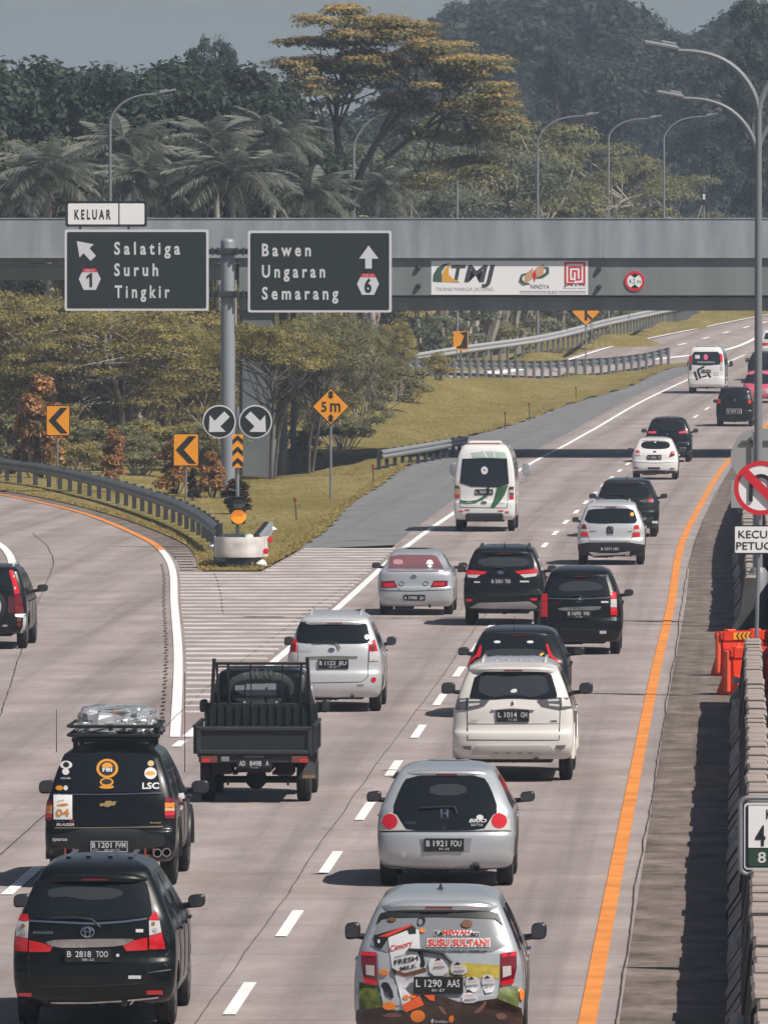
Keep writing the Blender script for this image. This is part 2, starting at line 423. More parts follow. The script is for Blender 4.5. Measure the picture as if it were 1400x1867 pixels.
def verge(x, y):
    """height of the grass verge by inverse-distance weighting (y is foreshortened, so it weighs less)"""
    x = np.atleast_1d(np.asarray(x, float)); y = np.atleast_1d(np.asarray(y, float))
    w = 1.0 / (((x[:, None] - CPA[None, :, 0])) ** 2 + ((y[:, None] - CPA[None, :, 1]) * .30) ** 2 + .03) ** 1.7
    return (w * CPA[None, :, 2]).sum(1) / w.sum(1)
def sheet(name, poly, zf, material, sx, sy, parent=None):
    pts = []
    n = len(poly)
    for i in range(n):
        a, b = Vector(poly[i]), Vector(poly[(i + 1) % n]); k = max(1, int(abs(b.y - a.y) / sy), int(abs(b.x - a.x) / sx))
        pts += [a + (b - a) * j / k for j in range(k)]
    nb = len(pts)
    xs = [p.x for p in pts]; ys = [p.y for p in pts]
    gx = np.arange(min(xs), max(xs), sx); gy = np.arange(min(ys), max(ys), sy)
    bp = np.array([(p.x, p.y) for p in pts])
    X, Y = np.meshgrid(gx, gy); X = X.ravel(); Y = Y.ravel()
    ins = np.zeros(len(X), bool); j = nb - 1
    for i in range(nb):
        c = ((bp[i, 1] > Y) != (bp[j, 1] > Y)) & (X < (bp[j, 0] - bp[i, 0]) * (Y - bp[i, 1]) / (bp[j, 1] - bp[i, 1] + 1e-12) + bp[i, 0]); ins ^= c; j = i
    allp = pts + [Vector((a, b)) for a, b in zip(X[ins], Y[ins])]
    r = geometry.delaunay_2d_cdt(allp, [(i, (i + 1) % nb) for i in range(nb)], [], 1, 1e-4)
    co = np.array([(v.x, v.y) for v in r[0]]); z = zf(co[:, 0], co[:, 1])
    me = mesh(name, np.column_stack([co, z]), r[2]); me.shade_smooth()
    return link(name, me, material, parent)

def terrain_z(x, y):
    x = np.asarray(x, float); y = np.asarray(y, float)
    z = Zr(y) - .35
    sm = lambda t: np.clip(t, 0, 1) ** 2 * (3 - 2 * np.clip(t, 0, 1))
    z = z + sm((y - 640) / 700) * 9 + sm((-x - 40) / 160) * sm((y - 420) / 260) * 9 + sm((x - Cd(np.clip(y, 60, 900)) - 22) / 120) * sm((y - 420) / 300) * 10
    isl = (x > -75) & (x < 45) & (y > 250) & (y < 730)
    return np.where(isl, np.minimum(z, verge(x, y) - .9) , z)
xs = np.concatenate([np.linspace(-1500, -200, 10), np.linspace(-160, 160, 81), np.linspace(200, 1500, 10)])
ys = np.concatenate([np.linspace(-400, 60, 4), np.linspace(90, 780, 116), np.linspace(800, 1400, 20), np.linspace(1500, 3200, 10)])
gx, gy = np.meshgrid(xs, ys)
gz = terrain_z(gx.ravel(), gy.ravel())
nx_ = len(xs)
tf = [(j * nx_ + i, j * nx_ + i + 1, (j + 1) * nx_ + i + 1, (j + 1) * nx_ + i) for j in range(len(ys) - 1) for i in range(nx_ - 1)]
tme = mesh('ground', np.column_stack([gx.ravel(), gy.ravel(), gz]), tf, True)
tag(link('ground', tme, MATS['hill_ground']), 'green ground and wooded hillside under the trees', kind='structure')

poly = [(Eg(d), d) for d in range(470, 255, -6)] + [(-4.4, 255.6), (-3.1, 255.6)] + [(Al(d) + .16 * math.sin(d * 1.7) * math.sin(d * .61) + .10 * math.sin(d * 4.3), d) for d in np.arange(256.5, 571, 1.5)] + [(Ld(d) - .9, d) for d in range(576, 726, 10)] + [(-70, 725), (-75, 480)]
verge_ob = tag(sheet('grass_verge', poly, lambda x, y: verge(x, y), MATS['grass'], 1.2, 3.0), 'dry olive grass verge between the exit road and the main road', kind='structure')

ds = rng_d(55, 900, 5)
main_left = lambda d: Ld(d) - .3 if d < 255 else (float(Al(d)) if d < 276 else Ld(d) - .35 - .5 * min(1, (d - 276) / 90))
road = tag(ribbon('main_road', sorted(ds + [255.5, 274, 276.5]), main_left, lambda d: Yd(d) + .32, Zr, .004, MATS['pavement'], 4), 'pinkish grey concrete carriageway', kind='structure')
tag(ribbon('road_shoulder', ds, lambda d: Yd(d) + .30, lambda d: Md(d) + .25, Zr, 0, MATS['pavement_shoulder'], 2), 'dark stained concrete strip beside the median barrier', kind='structure')
tag(ribbon('asphalt_shoulder', rng_d(275.5, 572, 4), lambda d: Al(d) - .4, lambda d: main_left(d) + .05, Zr, 0, MATS['asphalt'], 2), 'grey asphalt shoulder beside the grass', kind='structure')
exit_r = lambda d: Ld(d) - .2 if d < 255 else (-3.0 if d < 255.7 else float(Eg(d)) + .1)
exit_ob = tag(ribbon('exit_road', sorted(rng_d(55, 430, 4) + [255.2, 255.69, 255.72]), lambda d: Ed(d) - 14, exit_r, Zr, 0, MATS['pavement'], 4), 'concrete exit road curving away to the left', kind='structure')
exsh = tag(ribbon('exit_shoulder', rng_d(266, 430, 4), lambda d: Ed(d) + .16, lambda d: float(Eg(d)) + .05, Zr, .004, MATS['pavement_shoulder'], 1), 'dark brown shoulder of the exit road', kind='structure')
gore = tag(ribbon('gore_area', rng_d(168.5, 255, 3), lambda d: Ed(d) + .06, lambda d: Ld(d) - .06, Zr, .008, MATS['gore_pavement'], 2), 'striped gore between the exit road and the main road', kind='structure')
gore2 = ribbon('gore_area_upper', rng_d(255.1, 276, 3), Al, lambda d: Ld(d) - .06, Zr, .008, MATS['gore_pavement'], 2, gore)
tag(ribbon('opposite_road', ds, lambda d: Md(d) + 1.25, lambda d: Md(d) + 12, Zr, -.02, MATS['pavement'], 2), 'concrete carriageway beyond the median', kind='structure')
tag(ribbon('median_strip', ds, lambda d: Md(d) + .2, lambda d: Md(d) + 1.3, Zr, .012, mat('median_soil', (.17, .14, .11), .95, noise=(1.5, .35)), 1), 'dirt strip inside the median', kind='structure')
# merging road beyond the bridge
ML = [P(*q) for q in ((640, 690, 503), (760, 684, 512), (860, 678, 528), (985, 663, 555), (1100, 633, 592), (1250, 602, 640), (1400, 573, 700), (1480, 560, 730))]
MR = [P(*q) for q in ((640, 694, 492), (760, 690, 507), (860, 692, 523), (1000, 690, 545), (1100, 683, 559), (1222, 668, 577))]
MR += [Vector((Ld(d) + .1, d, float(Zr(d)))) for d in (600, 640, 690, 730)]
mlx, mlz, mrx, mrz = [pch(sorted((p.y, p[k]) for p in q)) for q in (ML, MR) for k in (0, 2)]
vs = []; fs = []
md_ = rng_d(512, 728, 4)
for d in md_:
    for k in range(5):
        t = k / 4; vs.append((mlx(d) * (1 - t) + mrx(d) * t, d, mlz(d) * (1 - t) + mrz(d) * t + .16 * math.sin(math.pi * min(1, t * 1.12)) ** .5 + .03))
for i in range(len(md_) - 1):
    for k in range(4): q = i * 5 + k; fs.append((q, q + 1, q + 6, q + 5))
mme = mesh('merging_road', vs, fs); uv = mme.uv_layers.new(name='UVMap')
for lp in mme.loops:
    v = mme.vertices[lp.vertex_index].co; uv.data[lp.index].uv = (v.x - Cd(v.y), v.y)
merge = tag(link('merging_road', mme, MATS['pavement']), 'concrete slip road merging beyond the overpass', kind='structure')
def on_merge(name, t0, t1, d0, d1):
    vs = []; dd = rng_d(d0, d1, 4)
    for d in dd:
        for t in (t0(d), t1(d)): vs.append((mlx(d) * (1 - t) + mrx(d) * t, d, mlz(d) * (1 - t) + mrz(d) * t + .16 * math.sin(math.pi * min(1, t * 1.12)) ** .5 + .05))
    return link(name, mesh(name, vs, [(2 * i, 2 * i + 1, 2 * i + 3, 2 * i + 2) for i in range(len(dd) - 1)]), PAINT_W, merge)
wid = lambda d: max(1.0, mrx(d) - mlx(d))
on_merge('edge_line', lambda d: .5 / wid(d), lambda d: .72 / wid(d), 530, 726)
on_merge('edge_line', lambda d: 1 - 1.5 / wid(d), lambda d: 1 - 1.27 / wid(d), 579, 640)
for d in (600, 616, 632, 648, 664): on_merge('lane_dash', lambda q: .45, lambda q: .45 + .18 / wid(q), d, d + 5)

line_on(road, Ld, 167, 720, .17, .016, PAINT_W, 'edge_line')
line_on(road, Yd, 60, 430, .18, .016, PAINT_O, 'edge_line')
line_on(road, Yd, 430, 700, .18, .016, PAINT_O, 'edge_line')
k = 108 - 12.2 * 2
while k < 640:
    line_on(road, Cd, k - 2.35, k + 2.35, .135, .016, PAINT_W, 'lane_dash', st=2.4)
    k += 12.2
for k in (92, 104.1, 116.3, 128.5, 140.7, 152.9, 164.7): line_on(road, Ld, k - (2.9 if k < 160 else 1), k + (2.9 if k < 160 else 1), .15, .016, PAINT_W, 'lane_dash', st=2.4)
line_on(exit_ob, Ed, 167, 274, .17, .016, PAINT_W, 'edge_line')
line_on(exit_ob, Ed, 274, 425, .19, .016, PAINT_O, 'edge_line')
W2 = pch([(230, -8.55), (250, -9.0), (262, -9.35), (275, -10.0), (290, -11.2), (310, -13.5)])
line_on(exit_ob, W2, 252, 310, .2, .016, PAINT_W, 'edge_line')
# transverse rumble bars of the gore
rb = random.Random(4)
d = 173.5
while d < 275.5:
    lo = (Ed(d) + .14 if d < 254 else float(Al(d)) + .1); hi = Ld(d) - .16
    if hi - lo > .25:
        w = .75 + rb.uniform(-.2, .2)
        vs = [(lo, d, .024), (hi - .02, d + rb.uniform(-.1, .1), .024), (hi - .02, d + w, .024), (lo, d + w + rb.uniform(-.1, .1), .024)]
        vs += [(a, b, .009) for a, b, c in vs]
        link('rumble_bar', mesh('rumble_bar', vs, [(0, 1, 2, 3), (0, 4, 5, 1), (1, 5, 6, 2), (2, 6, 7, 3), (3, 7, 4, 0)]), PAINT_G, gore)
    d += 2.35
d = 256.5
while d < 272:
    lo, hi = Ed(d) + .2, float(Eg(d)) - .1
    if hi - lo > .2:
        link('rumble_bar', mesh('rumble_bar', [(lo, d, .022), (hi, d, .022), (hi, d + .8, .022), (lo, d + .8, .022)], [(0, 1, 2, 3)]), mat('worn_paint', (.34, .30, .28), .8), exsh)
    d += 2.35
# wandering joints and cracks
def crack(parent, pts, w, name='joint'):
    f = pch(sorted((p.y, p.x) for p in pts)); a, b = min(p.y for p in pts), max(p.y for p in pts)
    r = random.Random(len(pts) + int(a)); dd = rng_d(a, b, .7); vs = []; off = 0
    for d in dd:
        off = off * .93 + r.uniform(-.009, .009); x = f(d) + off; vs += [(x - w / 2, d, .0215), (x + w / 2, d, .0215)]
    return link(name, mesh(name, vs, [(2 * i, 2 * i + 1, 2 * i + 3, 2 * i + 2) for i in range(len(dd) - 1)]), CRACK, parent)
crack(road, [Vector((Cd(d) - .28, d, 0)) for d in (95, 150, 200, 250)], .013)
crack(road, [Vector((Yd(d) + .30, d, 0)) for d in (95, 150, 200, 260, 320, 390)], .015)
crack(exit_ob, [G(*q) for q in ((-10, 1340), (30, 1215), (62, 1120), (90, 1052), (97, 1022), (88, 1000), (60, 972), (0, 950))][::-1][1:] + [G(-60, 1500)], .016)
crack(gore, [G(*q) for q in ((282, 1345), (345, 1285), (450, 1200), (570, 1110), (660, 1050), (735, 990))], .014)
crack(gore, [G(*q) for q in ((407, 1120), (400, 1085), (391, 1046))], .02)
crack(exit_ob, [G(-30, 1585), G(70, 1500), G(150, 1430)], .015)
k = 0
d = 168.0
while d < 262:
    x = Ed(d) - .22 - .02 * (k % 2)
    link('joint_dowel', mesh('joint_dowel', [(x - .035, d, .02), (x + .03, d, .02), (x + .03, d + .45, .02), (x - .035, d + .45, .02)], [(0, 1, 2, 3)]), CRACK, exit_ob)
    d += 1.5; k += 1
# ------------------------------------------------------------------ overpass
BY = 398.0
bs = F / BY                                   # photo pixels per metre at the bridge
def bx(px): return (px - CXP) / bs
def bz(py): return HC + (HOR - py) / bs
bridge = tag(empty('overpass_bridge', (bx(500), BY, 0)), 'grey concrete girder overpass crossing the whole road', 'bridge')
ox = bx(500)
def brect(x0, x1): return x0 - ox, x1 - ox
ztop, zpar, zweb, zfl, zbot = bz(397.5), bz(467), bz(537), bz(541), bz(567)
joints = [-60, bx(0) - 8, bx(455), bx(455) + 13.5, bx(1400) + 6, 70]
for a, b in zip(joints[:-1], joints[1:]):
    a, b = a - ox + .012, b - ox - .012
    m = MB()
    m.prism([(a, zpar), (b, zpar), (b, ztop - .02), (a, ztop - .02)], 0, .28)
    m.box(((a + b) / 2, .14, ztop), (b - a, .34, .04))
    m.box(((a + b) / 2, .22, zpar - .03), (b - a, .5, .06))
    m.build('parapet_panel', CONC, bridge)
    m = MB(); m.prism([(a, zpar), (b, zpar), (b, ztop), (a, ztop)], 16.4, 16.7); m.build('parapet_panel', CONC, bridge)
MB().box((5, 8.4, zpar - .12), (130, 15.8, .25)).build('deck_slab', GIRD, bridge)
xp = bx(436) - ox
def girder(x0, x1, y, depth, zt):
    # I-girder: top flange, web, sloped shoulder, bottom bulb
    zb = zt - depth
    pr = [(-.30, zt), (.30, zt), (.30, zt - .12), (.10, zt - .22), (.10, zb + .62), (.33, zb + .50), (.33, zb + .03), (.28, zb), (-.28, zb), (-.33, zb + .03), (-.33, zb + .50), (-.10, zb + .62), (-.10, zt - .22), (-.30, zt - .12)]
    n = len(pr); vs = [(x0, y + a, b) for a, b in pr] + [(x1, y + a, b) for a, b in pr]
    fs = [(i, (i + 1) % n, (i + 1) % n + n, i + n) for i in range(n)] + [tuple(range(n))[::-1], tuple(range(n, 2 * n))]
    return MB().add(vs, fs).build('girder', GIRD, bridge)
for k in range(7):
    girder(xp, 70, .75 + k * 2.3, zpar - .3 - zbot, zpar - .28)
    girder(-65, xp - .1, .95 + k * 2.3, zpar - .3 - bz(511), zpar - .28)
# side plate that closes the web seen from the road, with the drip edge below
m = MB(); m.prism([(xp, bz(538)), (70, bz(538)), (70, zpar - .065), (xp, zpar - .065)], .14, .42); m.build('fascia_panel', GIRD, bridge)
for px, py in ((763, 487), (763, 521), (1092, 490), (1092, 523)):
    MB().lathe([(.0, -.14), (.07, -.13), (.10, -.06), (.10, 0)], 10, 'y', (bx(px) - ox, .138, bz(py))).build('anchor_bolt', DKSTEEL, bridge, True)
# piers
for (p0, p1, y0, y1) in ((436, 500, .6, 2.4), (507, 522, 3.6, 4.8), (527, 537, 6.4, 7.6)):
    m = MB(); a, b = bx(p0) - ox, bx(p1) - ox
    m.box(((a + b) / 2, (y0 + y1) / 2, (zbot + .4 - 1.6) / 2), (b - a, y1 - y0, zbot + .4 + 1.6), .12)
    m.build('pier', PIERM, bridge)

# banner on the girder
bn = tag(empty('banner', (bx(929), BY + .124, 0)), 'white banner with company logos on the bridge girder', 'banner')
bo = bx(929)
def X(px): return bx(px) - bo
flat(bn, 'sheet', WHITE, [(X(786), bz(537)), (X(1072), bz(537)), (X(1072), bz(475)), (X(786), bz(475))], 0, .012)
CHAR = mat('charcoal_print', (.05, .055, .06), .6); GRN = mat('green_print', (.05, .10, .075), .6); OCH = mat('ochre_print', (.75, .36, .03), .6); TAN = mat('tan_print', (.58, .36, .20), .6)
flat(bn, 'road_logo', GRN, [(X(a), bz(b)) for a, b in ((805, 514), (789, 513), (790, 500), (797, 488), (808, 481), (822, 479), (812, 485), (805, 495))], -.008)
flat(bn, 'road_logo', OCH, [(X(a), bz(b)) for a, b in ((840, 514), (806, 513), (806, 500), (812, 488), (823, 480), (818, 490), (818, 500), (826, 508))], -.013)
put_text(bn, CHAR, [dict(s='T', x=X(822), z=bz(513), h=.66, w=.58, bold=.03, shear=.2), dict(s='MJ', x=X(846), z=bz(513), h=.66, w=1.18, bold=.03, shear=.2)], -.006)
put_text(bn, mat('grey_print', (.34, .35, .37), .6), [dict(s='TRANS MARGA JATENG', x=X(794), z=bz(530), h=.14, w=2.2)], -.006)
flat(bn, 'ribbon_logo', TAN, [(X(a), bz(b)) for a, b in ((955, 520), (957, 500), (972, 487), (970, 508))], -.006)
flat(bn, 'ribbon_logo', TAN, [(X(a), bz(b)) for a, b in ((975, 507), (977, 488), (992, 480), (991, 500))], -.006)
flat(bn, 'ribbon_logo', REDM, [(X(a), bz(b)) for a, b in ((970, 500), (975, 490), (978, 504), (974, 514))], -.012)
m = MB(); m.tube([(X(a), 0, bz(b)) for a, b in ((962, 497), (952, 501), (949, 509), (955, 516), (966, 517))], [.01, .05, .06, .05, .02], 6); m.build('swoosh', GRN, bn)
m = MB(); m.tube([(X(a), 0, bz(b)) for a, b in ((990, 486), (999, 488), (999, 496), (990, 503), (978, 507))], [.01, .05, .06, .05, .02], 6); m.build('swoosh', GRN, bn)
put_text(bn, CHAR, [dict(s='NINDYA', x=X(967), z=bz(526), h=.17, w=.72), dict(s='KSO', x=X(1000), z=bz(535), h=.12, w=.33), dict(s='JAYA', x=X(1027), z=bz(521), h=.12, w=.84, bold=.03), dict(s='konstruksi', x=X(1027), z=bz(526), h=.045, w=.84)], -.006)
for a, b in ((948, 998), (1018, 1068)):
    for yy in (530.3, 533.3): flat(bn, 'rule', CHAR, [(X(a), bz(yy + .7)), (X(b), bz(yy + .7)), (X(b), bz(yy)), (X(a), bz(yy))], -.006)
# red square labyrinth logo drawn as bars
lab = MB()
def bar(x0, y0, x1, y1): lab.prism([(X(x0), bz(y1)), (X(x1), bz(y1)), (X(x1), bz(y0)), (X(x0), bz(y0))], -.008, -.002)
for b in ((1029, 477, 1067, 480.5), (1029, 480.5, 1032.5, 515), (1063.5, 480.5, 1067, 515), (1029, 515, 1046, 518), (1052, 515, 1067, 518), (1036, 485, 1060, 488), (1036, 488, 1039, 510), (1036, 510, 1048, 513), (1057, 488, 1060, 510), (1050, 508, 1057, 511), (1043, 492, 1053, 495), (1043, 495, 1046, 506), (1050, 495, 1053, 508)): bar(*b)
lab.build('labyrinth_logo', REDM, bn)
hs_ = tag(empty('height_limit_sign', (bx(1157), BY + .11, bz(512))), 'round red-rimmed 4.2 m height limit sign on the girder', 'sign')
m = MB().lathe([(.38, 0), (.38, .025)], 32, 'y'); m.build('plate', WHITE, hs_)
ringpoly(0, 0, .285, .385, -.008).build('red_rim', REDM, hs_)
flat(hs_, 'wedge_mark', BLACK, [(-.16, .25), (0, .12), (.16, .25), (0, .285)], -.006); flat(hs_, 'wedge_mark', BLACK, [(-.16, -.25), (0, -.12), (.16, -.25), (0, -.285)], -.006)
put_text(hs_, BLACK, [dict(s='4,2 m', x=0, z=-.085, h=.17, w=.46, align='c')], -.006)

# ------------------------------------------------------------------ overhead direction sign
GY = 340.0
gs = F / GY
def gx_(px): return (px - 415.5) / gs
def gz_(py): return HC + (HOR - py) / gs
gan = tag(empty('direction_sign', (P(415.5, 900, GY).x, GY, 0)), 'tall grey pole carrying two dark direction signs over the verge', 'road sign')
m = MB().lathe([(.235, -.3), (.235, gz_(441)), (.22, gz_(438)), (.15, gz_(434.5)), (.0, gz_(433.5))], 24); m.build('pole', POLE, gan, True)
def gpanel(x0, x1, y0, y1, name='sign_panel', face=SIGNG, edge=SIGNW):
    b = MB(); b.prism(rrect((gx_(x0) + gx_(x1)) / 2, (gz_(y0) + gz_(y1)) / 2, gx_(x1) - gx_(x0), gz_(y0) - gz_(y1), .06), -.42, -.38)
    o = b.build(name, edge, gan)
    flat(o, 'sign_face', face, rrect((gx_(x0) + gx_(x1)) / 2, (gz_(y0) + gz_(y1)) / 2, gx_(x1) - gx_(x0) - .16, gz_(y0) - gz_(y1) - .16, .05), -.428)
    return o
p1 = gpanel(119, 381, 418, 566); p2 = gpanel(452.5, 714, 420, 569)
pk = gpanel(120.5, 268.5, 366, 413, 'exit_panel', WHITE, BLACK)
for o in (p1, p2): pass
def gline(o, s, x, ybase, hpx, wpx, m_=SIGNW, yy=-.436, bold=.026): return dict(s=s, x=gx_(x), z=gz_(ybase), h=hpx / gs, w=wpx / gs, bold=bold)
put_text(p1, SIGNW, [gline(p1, 'S a l a t i g a', 209, 463, 23, 120), gline(p1, 'S u r u h', 209, 502, 23, 80), gline(p1, 'T i n g k i r', 210, 542, 23, 100)], -.436)
put_text(p2, SIGNW, [gline(p2, 'B a w e n', 478, 466, 23, 89), gline(p2, 'U n g a r a n', 478, 505, 23, 115), gline(p2, 'S e m a r a n g', 478, 545, 23, 139)], -.436)
put_text(pk, BLACK, [gline(pk, 'K E L U A R', 137, 399, 18, 66)], -.436)
flat(pk, 'divider', BLACK, [(gx_(217), gz_(411)), (gx_(219), gz_(411)), (gx_(219), gz_(369)), (gx_(217), gz_(369))], -.434)
def poly_g(o, pts, material, name, y=-.436): return flat(o, name, material, [(gx_(a), gz_(b)) for a, b in pts], y)
poly_g(p1, ((141, 439), (172, 445), (164, 452), (176, 466), (166, 475), (153, 461), (146, 469)), SIGNW, 'arrow')
poly_g(p2, ((672, 447), (690, 471), (678, 471), (678, 489), (666, 489), (666, 471), (655, 471)), SIGNW, 'arrow')
for o, cx, cy, dg, cap in ((p1, 164.5, 508, '1', 'GERBANG TOL'), (p2, 671, 517, '6', 'TOL 14')):
    poly_g(o, ((cx - 20, cy), (cx - 11, cy - 19), (cx + 11, cy - 19), (cx + 20, cy), (cx + 11, cy + 20), (cx - 11, cy + 20)), SIGNW, 'route_shield')
    poly_g(o, ((cx - 14, cy - 12.5), (cx - 11, cy - 19), (cx + 11, cy - 19), (cx + 14, cy - 12.5)), REDM, 'red_band', -.442)
    if dg == '1': poly_g(o, ((cx - 6, cy - 5), (cx + 1, cy - 10.5), (cx + 4.5, cy - 10.5), (cx + 4.5, cy + 15), (cx - .5, cy + 15), (cx - .5, cy - 3.5), (cx - 6, cy + .5)), BLACK, 'numeral', -.442)
    else: put_text(o, BLACK, [dict(s=dg, x=gx_(cx), z=gz_(cy + 15), h=25 / gs, w=(11 if dg == '1' else 13) / gs, bold=.04, align='c')], -.442)
    put_text(o, SIGNW, [dict(s=cap, x=gx_(cx), z=gz_(cy - 13.5), h=4 / gs, w=18 / gs, align='c')], -.448)
for yy in (458, 536):
    MB().box(((gx_(380) + gx_(454)) / 2, -.30, gz_(yy)), (gx_(470) - gx_(365), .12, .18), .02).build('bracket', DKSTEEL, gan)
    MB().lathe([(.27, -.11), (.27, .11)], 20, 'z', (0, 0, gz_(yy))).build('clamp', DKSTEEL, gan, True)
    for q in (388, 398, 432, 444): MB().box((gx_(q), -.36, gz_(yy)), (.07, .12, .26)).build('clamp_bolt', DKSTEEL, gan)
for q in (147, 235): MB().box((gx_(q), -.36, gz_(415)), (.08, .06, .5)).build('bracket', DKSTEEL, gan)

# ------------------------------------------------------------------ smaller signs on posts
def post_sign(name, label, px, base, d=None, cat='road sign', rad=.035, top=None, z0=None, group=None):
    p = P(px, base, d) if d else G(px, base)
    zz = p.z
    o = tag(empty(name, p), label, cat, group)
    s = F / p.y
    lx = lambda q: (q - px) / s
    lz = lambda q: HC + (HOR - q) / s - zz + (0)
    if top is not None: MB().tube([(0, .03, -.4), (0, .03, lz(top))], rad, 10).build('post', STEEL, o, True)
    return o, s, lx, lz
def chev(label, px, base, x0, x1, y0, y1):
    o, s, lx, lz = post_sign('chevron_sign', label, px, base, top=y0 + 6)
    cx, cz, w, h = (lx(x0) + lx(x1)) / 2, (lz(y0) + lz(y1)) / 2, lx(x1) - lx(x0), lz(y0) - lz(y1)
    MB().prism(rrect(cx, cz, w, h, .05), -.05, -.025).build('plate', BLACK, o)
    flat(o, 'sign_face', YEL, rrect(cx, cz, w - .06, h - .06, .04), -.056)
    flat(o, 'chevron', BLACK, [(cx + a * w, cz + b * h) for a, b in ((-.40, 0), (.10, .42), (.40, .42), (-.08, 0), (.40, -.42), (.10, -.42))], -.062)
chev('amber chevron sign on a post, left of the two by the curved guardrail', 105, 884, 84, 128, 738.5, 794.5)
chev('amber chevron sign on a post near the orange shrub, right of the two', 339, 917, 315.5, 363, 790, 850)
o, s, lx, lz = post_sign('keep_left_right_sign', 'post with two round arrow signs, chevron plate and amber lamp', 433, 1000, top=742, rad=.05)
for cx, fl in ((400, 1), (466, -1)):
    c = (lx(cx), lz(768.5)); r = 30.5 / s
    b = MB().lathe([(r, -.09), (r, -.06)], 36, 'y', (c[0], 0, c[1])).build('disc', SIGNW, o)
    MB().lathe([(r * .92, -.097), (r * .92, -.0905)], 36, 'y', (c[0], 0, c[1])).build('disc_face', SIGNG, b)
    q = [(-.62, -.62), (.38, -.60), (.06, -.28), (.62, .28), (.30, .62), (-.28, .05), (-.58, .40)]
    flat(b, 'arrow', SIGNW, [(c[0] + fl * a * r, c[1] + e * r) for a, e in q], -.104)
b = MB().box((lx(433.5), -.08, lz(822)), (19.5 / s, .02, 61 / s)).build('chevron_plate', YEL, o)
for k in range(3):
    zc = lz(802 + k * 20.5); hw = 9.6 / s; hh = 9 / s
    flat(b, 'chevron', BLACK, [(lx(433.5), zc + hh), (lx(433.5) + hw, zc), (lx(433.5) + hw, zc - hh), (lx(433.5), zc), (lx(433.5) - hw, zc - hh), (lx(433.5) - hw, zc)], -.096)
b = MB().box((lx(435), -.14, lz(930)), (25 / s, .2, 50 / s), .02).build('signal_box', BLACK, o)
MB().lathe([(0, -.262), (.08, -.256), (.145, -.242), (.15, -.235)], 24, 'y', (lx(435), 0, lz(918))).build('lamp_lens', mat('dead_lamp', (.10, .10, .09), .25), b, True)
MB().lathe([(0, -.262), (.10, -.256), (.19, -.242), (.195, -.235)], 28, 'y', (lx(435), 0, lz(941.5))).build('lamp_lens', mat('amber_lamp', (.9, .3, .02), .4, emit=(1.0, .28, .015), es=.55), b, True)
MB().prism([(lx(421), lz(932)), (lx(421), lz(927)), (lx(449), lz(927)), (lx(449), lz(932)), (lx(445), lz(929.5)), (lx(425), lz(929.5))], -.34, -.24).build('hood', BLACK, b)
MB().prism([(lx(421), lz(909)), (lx(421), lz(905)), (lx(449), lz(905)), (lx(449), lz(909)), (lx(445), lz(907)), (lx(425), lz(907))], -.34, -.24).build('hood', BLACK, b)

def diamond(name, label, px, base, d, cy, hd, text=None, mark=None):
    o, s, lx, lz = post_sign(name, label, px, base, d, top=cy - hd * .6, rad=.04)
    r = hd / s; c = lz(cy)
    def dia(q, k=.08): return [(0 + q, c), (q * 0 + .0, c + q), (-q, c), (0, c - q)]
    MB().prism(dia(r), -.05, -.025).build('plate', BLACK, o)
    flat(o, 'sign_face', YEL, dia(r * .92), -.057)
    if text:
        put_text(o, BLACK, [dict(s='5', x=-.30, z=c - .16, h=.33, w=.17, bold=.02), dict(s='m', x=-.02, z=c - .16, h=.42, w=.33, bold=.02)], -.064)
        for sg in (1, -1):
            flat(o, 'arrow', BLACK, [(a * r, c + sg * e * r) for a, e in ((0, .38), (.17, .56), (.09, .56), (.13, .74), (0, .83), (-.13, .74), (-.09, .56), (-.17, .56))], -.064)
    if mark:
        for q in mark: flat(o, 'mark', BLACK, [(a * r, c + e * r) for a, e in q], -.064)
diamond('width_limit_sign', 'amber diamond sign reading 5 m on a thin post in the grass', 603, 913, 331, 741, 35, text=True)
diamond('merge_sign', 'amber diamond merge warning sign half hidden by the overpass', 1068, 690, 548, 568, 27, mark=[((-.09, -.6), (.09, -.6), (.09, .2), (.25, .2), (0, .6), (-.25, .2), (-.09, .2)), ((.09, -.1), (.45, -.45), (.32, -.55), (.09, -.32))])
o, s, lx, lz = post_sign('curve_warning_board', 'small amber board with black arrow on a lamp pole behind the trees', 840, 664, 534)
MB().box((0, -.1, lz(621)), (27 / s, .03, 35 / s)).build('plate', YEL, o)
flat(o, 'mark', BLACK, [(lx(a), lz(b)) for a, b in ((828, 635), (840, 628), (846, 612), (838, 606), (852, 604), (852, 635))], -.122)
MB().tube([(0, 0, -.3), (0, 0, lz(604))], .04, 8).build('post', STEEL, o, True)
for i, (x0, y0, x1, y1, wh) in enumerate(((541, 950, 538, 914, 'beside the crash cushion'), (681, 886, 680, 851, 'at the near end of the short guardrail'), (921, 782, 921, 756, 'left of the pair on the slope'), (966, 768, 964, 740, 'right of the pair on the slope'), (1050, 729, 1050, 708, 'farthest up the slope'))):
    p = GR(x0, y0) if x0 > 900 else G(x0, y0)
    p.z = float(verge(p.x, p.y)[0]); s = F / p.y
    o = tag(empty('marker_stake', p), 'thin red-topped stake in the grass ' + wh, 'stake', 'red-topped stakes in the verge')
    h = (y0 - y1) / s
    MB().tube([(0, 0, -.1), ((x1 - x0) / s, 0, h)], .02, 6).build('stake', mat('rusty', (.09, .05, .03), .8), o)
    MB().lathe([(0, -.06), (.05, -.04), (.055, .04), (0, .07)], 8, 'z', ((x1 - x0) / s, 0, h)).build('cap', mat('faded_red', (.28, .05, .03), .6), o)

